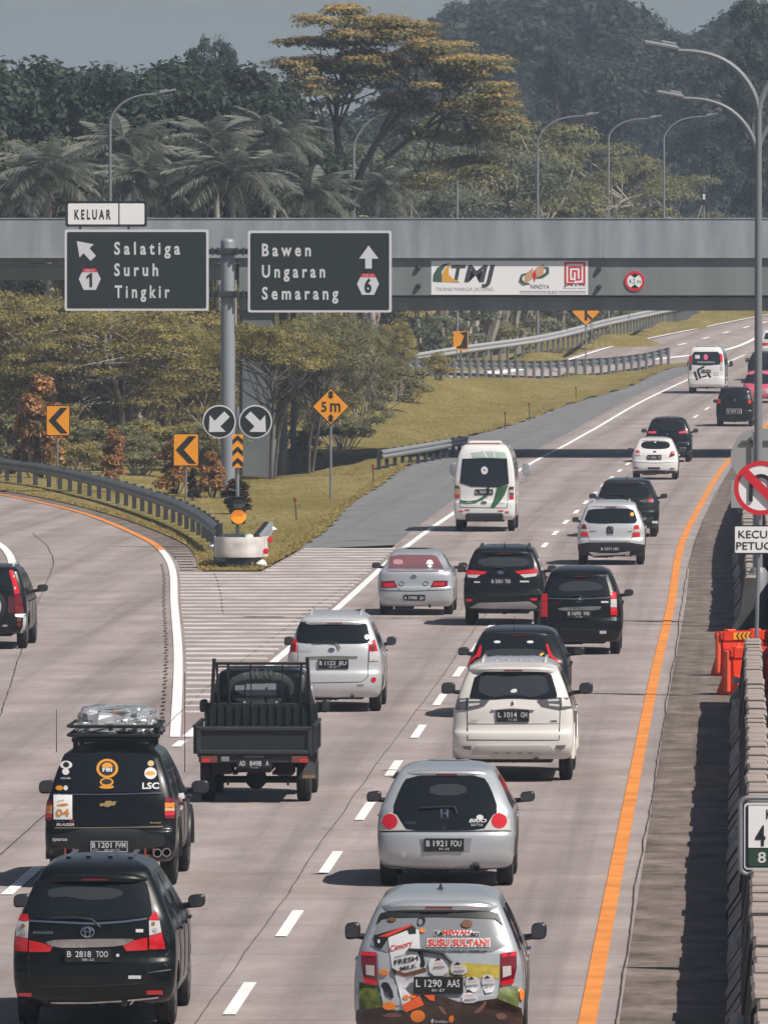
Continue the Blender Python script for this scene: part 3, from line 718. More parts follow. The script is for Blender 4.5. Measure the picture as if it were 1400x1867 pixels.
# ------------------------------------------------------------------ guardrails
WPROF = [(.0, .40), (.035, .43), (.085, .47), (.085, .51), (.03, .57), (.085, .63), (.085, .67), (.035, .71), (.0, .74)]
def guardrail(label, pts, spacing=2.0, side=1, post_w=.16, pm=None, zs=1.0, bm=None, group=None, name='guardrail'):
    pts = [Vector(p) for p in pts]
    root = tag(empty(name, pts[0]), label, 'guardrail', group)
    o = pts[0]
    # resample the line
    out = [pts[0]]; cum = [0]
    for a, b in zip(pts[:-1], pts[1:]): cum.append(cum[-1] + (b - a).length)
    fx, fy, fz = [pch([(c, p[k]) for c, p in zip(cum, pts)]) for k in range(3)]
    at = lambda t: Vector((fx(t), fy(t), fz(t))) - o
    n = max(8, int(cum[-1] / 1.0)); vs = []; fs = []
    prof = WPROF + [(a - .012, b) for a, b in WPROF[::-1]]; m_ = len(prof)
    for i in range(n + 1):
        t = cum[-1] * i / n; p = at(t); q = at(min(cum[-1], t + .3)) - at(max(0, t - .3)); q.z = 0; q.normalize()
        nn = Vector((q.y, -q.x, 0)) * side
        for a, b in prof: vs.append(p + nn * (a + .09) + Vector((0, 0, b * zs)))
    for i in range(n):
        for k in range(m_): fs.append((i * m_ + k, i * m_ + (k + 1) % m_, (i + 1) * m_ + (k + 1) % m_, (i + 1) * m_ + k))
    fs += [tuple(range(m_))[::-1], tuple(n * m_ + k for k in range(m_))]
    MB().add(vs, fs).build('beam', bm or STEEL, root, True)
    pme = MB().box((0, 0, .30 * zs), (post_w, .12, .92 * zs)).box((0, -.07, .56 * zs), (post_w * .8, .1, .3 * zs)).mesh('post')
    t = .15
    while t < cum[-1]:
        p = at(t); q = at(min(cum[-1], t + .3)) - at(max(0, t - .3))
        link('post', pme, pm or DKSTEEL, root, p, (0, 0, math.atan2(q.y, q.x) + (0 if side > 0 else math.pi)))
        t += spacing
    return root
RAIL_D = mat('weathered_rail', (.17, .19, .205), .45, .55, noise=(1.5, .25))
gl = [(-15, 871), (20, 879), (82, 888), (150, 903), (215, 920), (270, 938), (320, 957), (362, 978), (392, 1000), (402, 1010)]
curve_rail = guardrail('long dark guardrail curving along the exit road', [G(*q) for q in gl][::-1], 3.4, -1, bm=RAIL_D, zs=1.05, post_w=.24)
guardrail('short guardrail section on the right of the crash cushion nose', [G(*q) for q in ((466, 1032), (478, 1016), (487, 1004))], 2.0, 1, bm=mat('light_rail', (.36, .38, .40), .45, .5), zs=1.05)
guardrail('short guardrail in the grass below the overpass', [G(*q) for q in ((690, 858), (740, 849), (800, 838), (846, 829))], 2.6, 1, post_w=.26, bm=mat('light_rail', (.36, .38, .40), .45, .5))
guardrail('near guardrail of the merging road, seen from its post side', A_PTS, 2.2, -1, post_w=.30, pm=mat('post_grey', (.16, .17, .185), .6), bm=STEEL, zs=1.25)
guardrail('far pale guardrail of the merging road', B_PTS, 2.6, 1, post_w=.30, pm=mat('post_grey2', (.14, .15, .16), .6), bm=mat('pale_rail', (.45, .46, .47), .5, .3), zs=1.25)
# crash cushion nose
p = G(435, 1037); s = F / p.y
nose = tag(empty('crash_cushion', p), 'rounded white crash cushion nose at the tip of the gore', 'crash cushion')
m = MB(); arc = [(-.62, .75), (-.60, .25), (-.45, .02), (-.2, -.08), (.2, -.08), (.42, .05), (.58, .4), (.72, 1.0)]
vs = []; fs = []
for a, b in arc: vs += [(a, b, .28), (a, b - .02, .40), (a, b, .50), (a, b - .02, .62), (a, b, .78), (a * .94, b + .06, .78), (a * .94, b + .06, .28)]
for i in range(len(arc) - 1):
    for k in range(7): fs.append((i * 7 + k, i * 7 + (k + 1) % 7, i * 7 + 7 + (k + 1) % 7, i * 7 + 7 + k))
m.add(vs, fs + [tuple(range(7)), tuple((len(arc) - 1) * 7 + k for k in range(7))]).build('nose_shell', mat('worn_white', (.66, .63, .60), .6, noise=(2.5, .25)), nose, True)
MB().box((0, .25, .12), (.62, .5, .36)).build('base_block', DKSTEEL, nose)
for k in range(5):
    MB().box((-.28 + .02 * k, 1.0 + k * 1.1, .42), (.7 - .03 * k, .8, .6), .04).build('absorber_bay', DKSTEEL, nose)
for a, b in ((.62, .62), (.72, 1.05)):
    MB().lathe([(0, -.03), (.075, -.02), (.075, 0)], 16, 'y', (a + .05, b - .15, .42 + (.28 if b > 1 else 0))).build('reflector', REDM, nose)
# a bush-side litter of white bags in the grass
for i, (px, py) in enumerate(((455, 988), (495, 972), (390, 1003), (478, 1036))):
    p = G(px, py); me = MB()
    r = random.Random(i); me.lathe([(0, .0), (.12, .02), (.16, .07), (.09, .13), (0, .15)], 9, 'z')
    me.v = [(a * r.uniform(.7, 1.2), b * r.uniform(.7, 1.2), c * r.uniform(.8, 1.3)) for a, b, c in me.v]
    p.z = float(verge(p.x, p.y)[0])
    tag(me.build('plastic_bag', WHITE, None, False, p), 'scrap of white plastic litter ' + ('right behind the crash cushion', 'in the grass up the verge from the crash cushion', 'left of the crash cushion under the guardrail', 'at the foot of the crash cushion')[i], 'litter', 'litter near the crash cushion')

# ------------------------------------------------------------------ median barrier, its signs and lamps
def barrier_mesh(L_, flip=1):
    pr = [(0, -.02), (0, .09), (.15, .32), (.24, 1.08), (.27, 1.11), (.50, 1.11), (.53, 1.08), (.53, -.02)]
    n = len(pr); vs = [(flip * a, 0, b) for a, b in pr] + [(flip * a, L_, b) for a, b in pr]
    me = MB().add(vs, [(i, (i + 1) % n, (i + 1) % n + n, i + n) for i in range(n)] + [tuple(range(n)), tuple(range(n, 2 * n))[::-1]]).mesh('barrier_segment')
    me.materials.append(BARR); me.materials.append(SHADE)          # shade put into the dark colour of the sides, pale concrete on top
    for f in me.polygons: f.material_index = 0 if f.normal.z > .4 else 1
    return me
r = random.Random(11)
for (d0, d1, lab) in ((72, 179, 'near row of concrete barrier blocks with shade-dark sides along the median'), (214, 418, 'row of concrete barrier blocks beyond the median opening')):
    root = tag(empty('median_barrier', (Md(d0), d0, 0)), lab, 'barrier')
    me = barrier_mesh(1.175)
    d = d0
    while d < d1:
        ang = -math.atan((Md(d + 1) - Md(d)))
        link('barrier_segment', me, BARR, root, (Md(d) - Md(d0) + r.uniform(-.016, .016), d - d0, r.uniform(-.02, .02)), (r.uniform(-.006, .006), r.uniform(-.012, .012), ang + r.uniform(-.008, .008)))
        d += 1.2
    for q in ((97, 108, 128, 147.5, 166, 175) if d0 < 100 else (222, 236, 251, 270, 292)):
        MB().lathe([(0, -.03), (.062, -.02), (.065, 0)], 18, 'y', (Md(q) - Md(d0) + .10, q - d0, .60)).build('reflector', mat('reflector_grey', (.42, .46, .50), .35), root)
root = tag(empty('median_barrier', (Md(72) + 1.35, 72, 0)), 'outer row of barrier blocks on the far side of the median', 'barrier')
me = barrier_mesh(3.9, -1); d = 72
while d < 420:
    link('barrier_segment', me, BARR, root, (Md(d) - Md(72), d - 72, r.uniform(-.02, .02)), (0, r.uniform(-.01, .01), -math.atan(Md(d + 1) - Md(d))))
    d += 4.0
# km sign
p = Vector((Md(112) + .38, 112, 1.0)); s = F / 112
km = tag(empty('kilometre_sign', p), 'framed white and green kilometre sign on the median barrier', 'road sign')
kx = lambda q: (q - CXP) / s - p.x; kz = lambda q: HC + (HOR - q) / s - p.z
fr = rrect(kx(1397), kz(1526), 94 / s, 140 / s, .08, 5)
MB().tube([(a, 0, b) for a, b in fr] + [(fr[0][0], 0, fr[0][1])], .028, 8).build('frame', STEEL, km, True)
MB().prism(rrect(kx(1397), kz(1526), 80 / s, 122 / s, .04), -.012, .012).build('plate', SIGNW, km)
ob = flat(km, 'border', BLACK, rrect(kx(1397), kz(1526), 74 / s, 114 / s, .03), -.016)
flat(km, 'white_field', WHITE, [(kx(1365), kz(1547)), (kx(1429), kz(1547)), (kx(1429), kz(1470)), (kx(1365), kz(1470))], -.022)
flat(km, 'green_field', mat('sign_green', (.02, .06, .035), .5), [(kx(1365), kz(1581)), (kx(1429), kz(1581)), (kx(1429), kz(1549)), (kx(1365), kz(1549))], -.022)
put_text(km, BLACK, [dict(s='4', x=kx(1377), z=kz(1543), h=38 / s, w=19 / s, bold=.02), dict(s='KM', x=kx(1397.5), z=kz(1494), h=18 / s, w=24 / s, bold=.02)], -.027)
put_text(km, SIGNW, [dict(s='8', x=kx(1382), z=kz(1574), h=20 / s, w=15 / s, bold=.02)], -.027)
MB().tube([(kx(1397), .05, -.02), (kx(1397), .05, kz(1500))], .03, 8).build('post', STEEL, km, True)
# no U-turn sign
p = Vector((Md(182) + .62, 182, 1.0)); s = F / 182.0
ut = tag(empty('no_u_turn_sign', (p.x, 182, 0)), 'round red no U-turn sign above a white text plate on the median', 'road sign')
ux = lambda q: (q - CXP) / s - p.x; uz = lambda q: HC + (HOR - q) / s
c = (ux(1387.5), uz(889.5)); r0 = 49.5 / s
MB().tube([(ux(1377), .06, 0), (ux(1387), .06, uz(845))], .035, 10).build('post', STEEL, ut, True)
b = MB().lathe([(r0, 0), (r0, .02)], 40, 'y', (c[0], 0, c[1])).build('disc', WHITE, ut)
ringpoly(c[0], c[1], r0 * .83, r0 * 1.005, -.008).build('red_rim', REDM, b)
w = 4.6 / s; pts = []
arc = [(ux(1369), uz(914)), (ux(1369), uz(885))] + [(ux(1369) + (1 - math.cos(t)) * 18.5 / s, uz(885) + math.sin(t) * 18 / s) for t in np.linspace(.2, math.pi - .2, 9)] + [(ux(1406), uz(885)), (ux(1406), uz(902))]
MB().tube([(a, -.004, e) for a, e in arc], w, 4).build('u_turn_arrow', BLACK, b)
flat(b, 'u_turn_arrow', BLACK, [(ux(1394), uz(900)), (ux(1418), uz(900)), (ux(1406), uz(916))], -.006)
k = r0 * .88; dx = .075
flat(b, 'red_slash', REDM, [(c[0] - k * .71 - dx * .7, c[1] + k * .71 - dx * .7), (c[0] - k * .71 + dx * .7, c[1] + k * .71 + dx * .7), (c[0] + k * .71 + dx * .7, c[1] - k * .71 + dx * .7), (c[0] + k * .71 - dx * .7, c[1] - k * .71 - dx * .7)], -.05)
b = MB().prism(rrect(ux(1387.5), uz(984), 100 / s, 53 / s, .03), 0, .02).build('text_plate', BLACK, ut)
flat(b, 'plate_face', WHITE, rrect(ux(1387.5), uz(984), 95 / s, 48 / s, .02), -.006)
put_text(b, BLACK, [dict(s='KECUALI', x=ux(1387.5), z=uz(981), h=14.5 / s, w=82 / s, align='c', bold=.006), dict(s='PETUGAS', x=ux(1387.5), z=uz(1002), h=14.5 / s, w=90 / s, align='c', bold=.006)], -.012)
# sign seen from its back
p = Vector((Md(219) + .62, 219, 0)); s = F / 219.0
bk = tag(empty('sign_back', p), 'back of a round grey sign behind the no U-turn sign', 'road sign')
vx = lambda q: (q - CXP) / s - p.x; vz = lambda q: HC + (HOR - q) / s
GREYB = mat('sign_back_grey', (.34, .35, .35), .55, .2)
MB().lathe([(53 / s, 0), (53 / s, .03)], 40, 'y', (vx(1385), 0, vz(833))).build('disc', GREYB, bk)
MB().box((vx(1385), -.02, vz(901)), (104 / s, .02, 50 / s)).build('text_plate', GREYB, bk)
MB().tube([(vx(1375), -.08, 0), (vx(1375), -.08, vz(788))], .035, 8).build('post', STEEL, bk, True)
for q in (805, 858): MB().box((vx(1382), -.035, vz(q)), (62 / s, .03, .045)).build('rib', mat('rib_brown', (.10, .09, .08), .7), bk)
# twin-arm median lamps
def arm_curve(x0, z0, x1, z1, n=14):
    # leaves the pole steeply and levels off towards the lamp head
    return [(x0 + (x1 - x0) * (t ** 1.35), 0, z0 + (z1 - z0) * (1 - (1 - t) ** 2.6)) for t in [k / n for k in range(n + 1)]]
def head_mesh(sg): return MB().box((sg * .32, 0, .0), (.75, .28, .10), .03).box((sg * .18, 0, .07), (.34, .18, .08), .02)
def lamp_twin(label, d, px, tip, joint, top):
    s = F / d; p = Vector(((px - CXP) / s, d, 0))
    o = tag(empty('street_lamp', p), label, 'street lamp', 'twin-arm lamps on the median')
    zz = lambda q: HC + (HOR - q) / s
    MB().tube([(0, 0, 0), (0, 0, zz(joint) + .05)], [.095, .065], 12).build('pole', LAMPM, o, True)
    MB().lathe([(.2, .0), (.2, 1.15), (.13, 1.25)], 12, 'z').build('pole_base', LAMPM, o, True)
    L_ = (px - tip[0]) / s
    for sg in (-1, 1):
        MB().tube(arm_curve(0, zz(joint), sg * (L_ - .5), zz(tip[1]) - .02), [.07 - .0022 * k for k in range(15)], 8).build('arm', LAMPM, o, True)
        head_mesh(sg).build('lamp_head', LAMPM, o, False, (sg * (L_ - .62), 0, zz(tip[1]) + .03), (0, -sg * .18, 0))
lamp_twin('taller-looking near twin-arm lamp on the median', 217, 1382.5, (1178, 90), 200, 90)
lamp_twin('lower-looking far twin-arm lamp on the median', 278, 1380.5, (1200, 177), 280, 177)
# single-arm lamps along the merging road
for (px, base, d, top, tipx, tipy, lab) in ((201, 800, 425, 222, 318, 170, 'single-arm lamp above the KELUAR sign'), (645, 690, 512, 268, 761, 203, 'single-arm lamp rising behind the right direction sign'), (833.5, 664, 535, 272, 947, 219, 'single-arm lamp left of centre among the pale green trees'), (980, 643, 562, 258, 1089, 210, 'single-arm lamp right of centre in front of the pale green trees'), (1109, 610, 602, 250, 1204, 215, 'single-arm lamp second from the right behind the overpass'), (1210, 587, 648, 252, 1305, 211, 'rightmost single-arm lamp behind the overpass')):
    p = P(px, base, d); s = F / d
    o = tag(empty('street_lamp', p), lab, 'street lamp', 'single-arm lamps along the merging road')
    zz = lambda q: HC + (HOR - q) / s - p.z
    MB().tube([(0, 0, -.5), (0, 0, zz(top))], [.085, .06], 10).build('pole', LAMPM, o, True)
    L_ = (tipx - px) / s
    MB().tube(arm_curve(0, zz(top), L_ - .5, zz(tipy) - .02), [.055 - .0016 * k for k in range(15)], 8).build('arm', LAMPM, o, True)
    head_mesh(1).build('lamp_head', LAMPM, o, False, (L_ - .6, 0, zz(tipy) + .02), (0, -.2, 0))
p = P(1283, 397, BY + 16.5); s = F / (BY + 16.5)
o = tag(empty('traffic_counter', p), 'small camera box on a thin post above the parapet', 'camera')
MB().tube([(0, 0, -.2), (0, 0, .5)], .035, 8).build('post', STEEL, o, True); MB().box((0, 0, .78), (.17, .2, .55), .03).build('housing', DKSTEEL, o); MB().box((0, -.11, .85), (.10, .03, .22)).build('window', SIGNW, o)
p = P(244, 400, BY + 16.5)
tag(MB().tube([(0, 0, -.2), (0, 0, 1.45)], [.075, .06], 8).lathe([(.1, 1.45), (.1, 1.5), (.04, 1.56)], 8).build('bridge_post', DKSTEEL, None, False, p), 'short dark post on the overpass beside the KELUAR plate', 'post')

# orange water barriers
def water_barrier(label, px, base, yaw, sticker=False, L_=1.25):
    p = G(px, base); o = tag(empty('plastic_barrier', p, yaw), label, 'barrier', 'orange plastic barriers in the median opening')
    RO = mat('barrier_red', (.72, .045, .018), .42, noise=(2, .15)); RP = mat('barrier_orange', (.85, .12, .05), .42)
    pr = [(-.26, 0), (.26, 0), (.25, .08), (.12, .36), (.10, .62), (.13, .66), (.13, .82), (-.13, .82), (-.13, .66), (-.10, .62), (-.12, .36), (-.25, .08)]
    n = len(pr); vs = [(a, 0, b) for a, b in pr] + [(a, L_, b) for a, b in pr]
    MB().add(vs, [(i, (i + 1) % n, (i + 1) % n + n, i + n) for i in range(n)] + [tuple(range(n)), tuple(range(n, 2 * n))[::-1]]).build('shell', RO, o)
    MB().box((0, -.035, .42), (.10, .09, .74), .02).build('coupling_rib', RP, o)
    MB().box((0, -.02, .74), (.22, .06, .15), .02).build('end_block', RO, o)
    for q in (.25, .85): MB().box((.0, q, .838), (.12, .2, .04), .01).build('filler_cap', RP, o)
    for q in (.3, .62, .95): MB().box((.165, q, .35), (.06, .07, .5), .015).build('side_rib', RP, o)
    if sticker:
        b = MB().box((.136, .42, .735), (.012, .42, .13)).build('chevron_sticker', YEL, o)
        for k in range(4):
            y = .27 + k * .1
            link('chevron', mesh('chevron', [(.144, y, .735), (.144, y + .05, .795), (.144, y + .09, .795), (.144, y + .04, .735), (.144, y + .09, .675), (.144, y + .05, .675)], [(0, 1, 2, 3), (0, 3, 4, 5)]), BLACK, b)
    return o
water_barrier('orange plastic barrier with a chevron sticker, farther of the two', 1312, 1233, math.radians(-52), True)
water_barrier('red plastic barrier with white edges, nearer of the two', 1328, 1268, math.radians(-38))
# ------------------------------------------------------------------ vehicles
GLASS = mat('tinted_glass', (.008, .011, .013), .05, spec=.75)
GLASS2 = mat('tinted_glass_pale', (.035, .041, .046), .07, spec=.5)
RUBBER = mat('rubber', (.012, .012, .012), .85, noise=(9, .3))
RIM = mat('alloy_rim', (.42, .43, .44), .35, .8)
TRIM = mat('black_trim', (.012, .014, .015), .45)
UNDER = mat('underbody', (.010, .011, .012), .8)
CHROME = mat('chrome', (.62, .62, .62), .12, 1.0)
LRED = mat('lamp_red', (.55, .012, .02), .12, coat=1.0, spec=.6, emit=(.6, .01, .02), es=.10)
LREDD = mat('lamp_dark_red', (.17, .006, .012), .15, coat=1.0)
LCLR = mat('lamp_clear', (.55, .53, .52), .12, coat=1.0)
LSMK = mat('lamp_smoked', (.10, .105, .11), .1, coat=1.0)
LAMB = mat('lamp_amber', (.70, .22, .03), .15, coat=1.0)
LCRM = mat('lamp_cream', (.55, .40, .20), .2, coat=1.0)
PLB = mat('plate_black', (.012, .014, .016), .4)
PLW = mat('plate_white', (.62, .63, .64), .5)
CB = mat('paint_black', (.005, .007, .008), .32, .0, .4, spec=.2)
CDK = mat('paint_dark_grey', (.014, .017, .019), .3, .2, .5, spec=.25)
CSV = mat('paint_silver', (.62, .64, .66), .34, .35, .8)
CSG = mat('paint_silver_grey', (.47, .50, .53), .34, .4, .8)
CWH = mat('paint_white', (.72, .72, .71), .3, .0, 1.0)
CPW = mat('paint_pearl', (.66, .64, .61), .3, .0, 1.0)
CPK = mat('paint_pink', (.78, .13, .24), .3, .0, 1.0)

KINDS = {   # (z/H, rear y, front setback, w/W, corner depth)
 'mpv': [(.150, .12, .25, .90, .24), (.195, .04, .10, .96, .25), (.29, .0, .0, .995, .24), (.39, .008, .0, 1.0, .24), (.43, .05, .03, 1.0, .22), (.56, .055, .12, .985, .22), (.61, .07, .55, .96, .21), (.655, .09, .95, .93, .20), (.78, .20, 1.35, .835, .18), (.89, .31, 1.72, .735, .16), (.935, .37, 1.88, .69, .15), (.965, .52, 2.05, .60, .16), (.988, .85, 2.35, .46, .2), (1.0, 1.3, 2.7, .28, .2)],
 'suv': [(.19, .12, .25, .90, .22), (.225, .05, .10, .96, .22), (.30, .0, .0, .995, .20), (.40, .0, .0, 1.0, .20), (.43, .05, .03, 1.0, .18), (.57, .05, .10, .99, .18), (.61, .06, .5, .97, .17), (.65, .075, 1.0, .945, .16), (.78, .14, 1.35, .86, .15), (.89, .22, 1.68, .765, .14), (.935, .26, 1.85, .72, .14), (.965, .36, 2.0, .63, .15), (.988, .70, 2.3, .50, .2), (1.0, 1.2, 2.7, .30, .2)],
 'hatch': [(.15, .13, .25, .90, .28), (.195, .04, .10, .96, .28), (.29, .0, .0, .99, .27), (.42, .01, .0, 1.0, .26), (.46, .04, .03, 1.0, .25), (.58, .07, .12, .985, .25), (.63, .10, .5, .965, .24), (.67, .14, .95, .93, .22), (.79, .28, 1.35, .84, .2), (.89, .42, 1.70, .745, .18), (.935, .49, 1.85, .70, .17), (.965, .62, 2.0, .61, .18), (.988, .95, 2.3, .47, .2), (1.0, 1.35, 2.6, .28, .2)],
 'sedan': [(.14, .13, .25, .90, .28), (.19, .04, .10, .96, .28), (.30, .0, .0, .99, .26), (.42, .01, .0, 1.0, .26), (.45, .04, .03, 1.0, .24), (.60, .06, .12, .985, .24), (.66, .09, .6, .955, .22), (.695, .18, 1.1, .92, .22), (.715, .62, 1.3, .88, .2), (.73, .74, 1.4, .86, .18), (.84, .98, 1.7, .77, .17), (.925, 1.22, 1.95, .665, .16), (.965, 1.45, 2.1, .585, .16), (.988, 1.7, 2.3, .48, .2), (1.0, 2.0, 2.6, .30, .2)],
 'van': [(.135, .12, .2, .92, .16), (.16, .04, .06, .97, .16), (.22, .0, .0, 1.0, .15), (.33, .0, .0, 1.0, .15), (.35, .03, .02, 1.0, .14), (.55, .04, .06, 1.0, .14), (.62, .06, .3, .985, .14), (.75, .10, .55, .94, .14), (.86, .16, .85, .865, .14), (.93, .24, 1.05, .77, .14), (.965, .34, 1.2, .69, .15), (.985, .6, 1.5, .56, .2), (1.0, 1.1, 2.0, .34, .2)],
 'cab': [(.22, .0, .1, .95, .06), (.30, .0, .0, 1.0, .06), (.55, .0, .0, 1.0, .06), (.64, .02, .05, .97, .06), (.80, .06, .28, .88, .08), (.92, .10, .48, .80, .08), (.96, .14, .55, .75, .08), (.985, .25, .7, .62, .1), (1.0, .5, .9, .35, .1)],
}
_tyre = {}
def wheel_meshes(r, w):
    k = (r, w)
    if k not in _tyre:
        t = MB().lathe([(r * .62, -w / 2 + .01), (r * .80, -w / 2), (r * .95, -w / 2 + .012), (r, -w / 2 + .04), (r, -.02), (r - .008, -.015), (r - .008, .015), (r, .02), (r, w / 2 - .04), (r * .95, w / 2 - .012), (r * .80, w / 2), (r * .62, w / 2 - .01)], 30, 'x').mesh('tyre', True)
        m = MB().lathe([(r * .63, w / 2 - .03), (r * .60, w / 2 - .005), (r * .54, w / 2 - .02), (r * .52, w / 2 - .06)], 24, 'x')
        for q in range(5):
            a = q * 2 * math.pi / 5; m.box((w / 2 - .03, math.cos(a) * r * .3, math.sin(a) * r * .3), (.025, r * .5, .07), rot=None)
            n8 = m.v[-8:]; c = Vector((w / 2 - .03, math.cos(a) * r * .3, math.sin(a) * r * .3)); R_ = Matrix.Rotation(a, 3, 'X')
            m.v[-8:] = [tuple(R_ @ (Vector(v) - c) + c) for v in n8]
        m.lathe([(.06, w / 2 - .05), (.055, w / 2 - .01), (0, w / 2 - .005)], 12, 'x')
        _tyre[k] = (t, m.mesh('rim', True))
    return _tyre[k]
def chaikin(p, it=2):
    for _ in range(it):
        q = []
        for i in range(len(p)):
            a, b = Vector(p[i]), Vector(p[(i + 1) % len(p)]); q += [a * .75 + b * .25, a * .25 + b * .75]
        p = q
    return [tuple(v) for v in p]

class Car:
    def __init__(s, name, label, cat, cx, gy, W, H, L, kind, paint, crop, rake=1.0, tum=1.0, heading=None, group='vehicles on the toll road', wr=.30, ra=.72, wb=None, p=None, wells=True, y0=0.0, zlift=0.0, n=2.6):
        s.p = p or GR(cx, gy); s.cx, s.gy, s.W, s.H, s.L, s.crop = cx, gy, W, H, L, crop
        s.s = F / s.p.y
        h = math.atan((Cd(s.p.y + 2) - Cd(s.p.y - 2)) / 4) if heading is None else heading
        s.psi = h - s.p.x / s.p.y; s.h = h
        s.root = tag(empty(name, s.p, -h), label, cat, group)
        rows = KINDS[kind]; s.n = n; s.paint = paint
        zz = [r[0] * H for r in rows]
        s.yr = pch([(z, r[1] * (rake if r[0] > .5 else 1) + y0) for z, r in zip(zz, rows)])
        s.yf = pch([(z, L - r[2] * (L / 4.2) + 0 * y0) for z, r in zip(zz, rows)])
        s.w = pch([(z, W * (1 - (1 - r[3]) * (tum if r[0] > .6 else 1))) for z, r in zip(zz, rows)])
        s.R = pch([(z, r[4]) for z, r in zip(zz, rows)])
        s.zz = zz; s.wr = wr; s.ra = ra; s.wb = wb or L * .63; s.body(wells)
    # local coordinates of a pixel of the crop on the rear face
    def xz(s, u, v):
        px, py = s.crop[0] + u / s.crop[2], s.crop[1] + v / s.crop[2]
        x, z = (px - s.cx) / s.s, (s.gy - py) / s.s
        zz = min(max(z, s.zz[0]), s.zz[-1] * .99)
        y = s.rear(max(-.9 * s.w(zz), min(.9 * s.w(zz), x)), zz)
        return x - y * s.psi, z - y * (HC - s.p.z - z) / s.p.y
    def rear(s, x, z):
        w = s.w(z); t = min(abs(x) / w, .992)
        return s.yr(z) + s.R(z) * (1 - (1 - t ** s.n) ** (1 / s.n))
    def pr(s, x, z, o):
        z = min(max(z, s.zz[0]), s.zz[-1] * .995)
        w = s.w(z); x = max(-.988 * w, min(.988 * w, x)); e = .01
        xl, xh = max(-.988 * w, x - e), min(.988 * w, x + e)
        gx = (s.rear(xh, z) - s.rear(xl, z)) / (xh - xl); gz = (s.rear(x, z + e) - s.rear(x, z - e)) / (2 * e)
        n = Vector((gx, -1, gz)).normalized()
        return Vector((x, s.rear(x, z), z)) + n * o
    def sd(s, y, z, o, sg):
        w = s.w(z); b = s.bar(y)
        return Vector((sg * (w * b + o), y, z + o * .3))
    def bar(s, y): return 1 - .07 * max(0.0, (y - .62 * s.L) / (.38 * s.L)) ** 2
    def body(s, wells):
        zs = []
        for a, b in zip(s.zz[:-1], s.zz[1:]): zs += [a + (b - a) * k / 3 for k in range(3)]
        zs.append(s.zz[-1]); vs = []; fs = []; n = s.n
        half = None
        for z in zs:
            w, yr, yf, R = s.w(z), s.yr(z), s.yf(z), s.R(z); Rf = min(.55, (yf - yr) * .25)
            q = []
            for k in range(13):
                t = math.pi / 2 * k / 12; q.append((w * math.sin(t) ** (2 / n), yr + R * (1 - math.cos(t) ** (2 / n))))
            for k in range(1, 14):
                q.append((w, yr + R + (yf - Rf - yr - R) * k / 14))
            for k in range(9):
                t = math.pi / 2 * (1 - k / 8); q.append((w * math.sin(t) ** (2 / 2.4), yf - Rf * (1 - math.cos(t) ** (2 / 2.4))))
            q = [(x * s.bar(y), y) for x, y in q]
            ring = q + [(-x, y) for x, y in q[-2:0:-1]]
            vs += [(x, y, z) for x, y in ring]
        m = len(ring)
        for i in range(len(zs) - 1):
            for k in range(m): fs.append((i * m + k, i * m + (k + 1) % m, (i + 1) * m + (k + 1) % m, (i + 1) * m + k))
        fs += [tuple(range(m))[::-1], tuple((len(zs) - 1) * m + k for k in range(m))]
        mb = MB(); mb.add(vs, fs); me = mb.mesh('body'); me.materials.append(s.paint); me.materials.append(UNDER)
        o = bpy.data.objects.new('body', me); COL.objects.link(o)
        if wells:
            WORK.collection.objects.link(o)
            c = MB()
            for y in (s.ra, s.ra + s.wb):
                for sg in (-1, 1): c.lathe([(s.wr * 1.16, s.W - .27), (s.wr * 1.16, s.W + .15)] if sg > 0 else [(s.wr * 1.16, -s.W - .15), (s.wr * 1.16, -s.W + .27)], 26, 'x', (0, y, s.wr * 1.02))
            cm = c.mesh('cut'); cm.materials.append(UNDER); co = bpy.data.objects.new('cut', cm); WORK.collection.objects.link(co)
            md = o.modifiers.new('b', 'BOOLEAN'); md.object = co; md.operation = 'DIFFERENCE'; md.solver = 'EXACT'; md.material_mode = 'TRANSFER'
            me2 = evaluated(o); WORK.collection.objects.unlink(o)
            o.modifiers.clear(); o.data = me2; bpy.data.objects.remove(co); me2.name = 'body'
        o.data.shade_smooth()
        try: o.data.set_sharp_from_angle(angle=math.radians(40))
        except Exception: pass
        o.parent = s.root; s.bodyob = o
        if wells:
            ty, rm = wheel_meshes(s.wr, .20)
            for y in (s.ra, s.ra + s.wb):
                for sg in (-1, 1):
                    wo = link('wheel', ty, RUBBER, s.root, (sg * (s.W - .125), y, s.wr), (0, 0, 0 if sg > 0 else math.pi)); link('rim', rm, RIM, wo)
            m = MB().box((0, s.L * .5, s.wr * .95), ((s.W - .3) * 2, s.L * .86, .14), .03).tube([(-s.W + .2, s.ra, s.wr), (s.W - .2, s.ra, s.wr)], .055, 8).lathe([(.0, -.12), (.12, -.06), (.12, .06), (0, .12)], 10, 'y', (.0, s.ra, s.wr))
            m.tube([(.38 * s.W, .05, s.zz[0] + .0), (.38 * s.W, .5, s.zz[0] + .02)], .03, 8).box((-.3 * s.W, .32, s.zz[0] - .01), (.42, .2, .09), .02)
            m.build('underbody', UNDER, s.root)
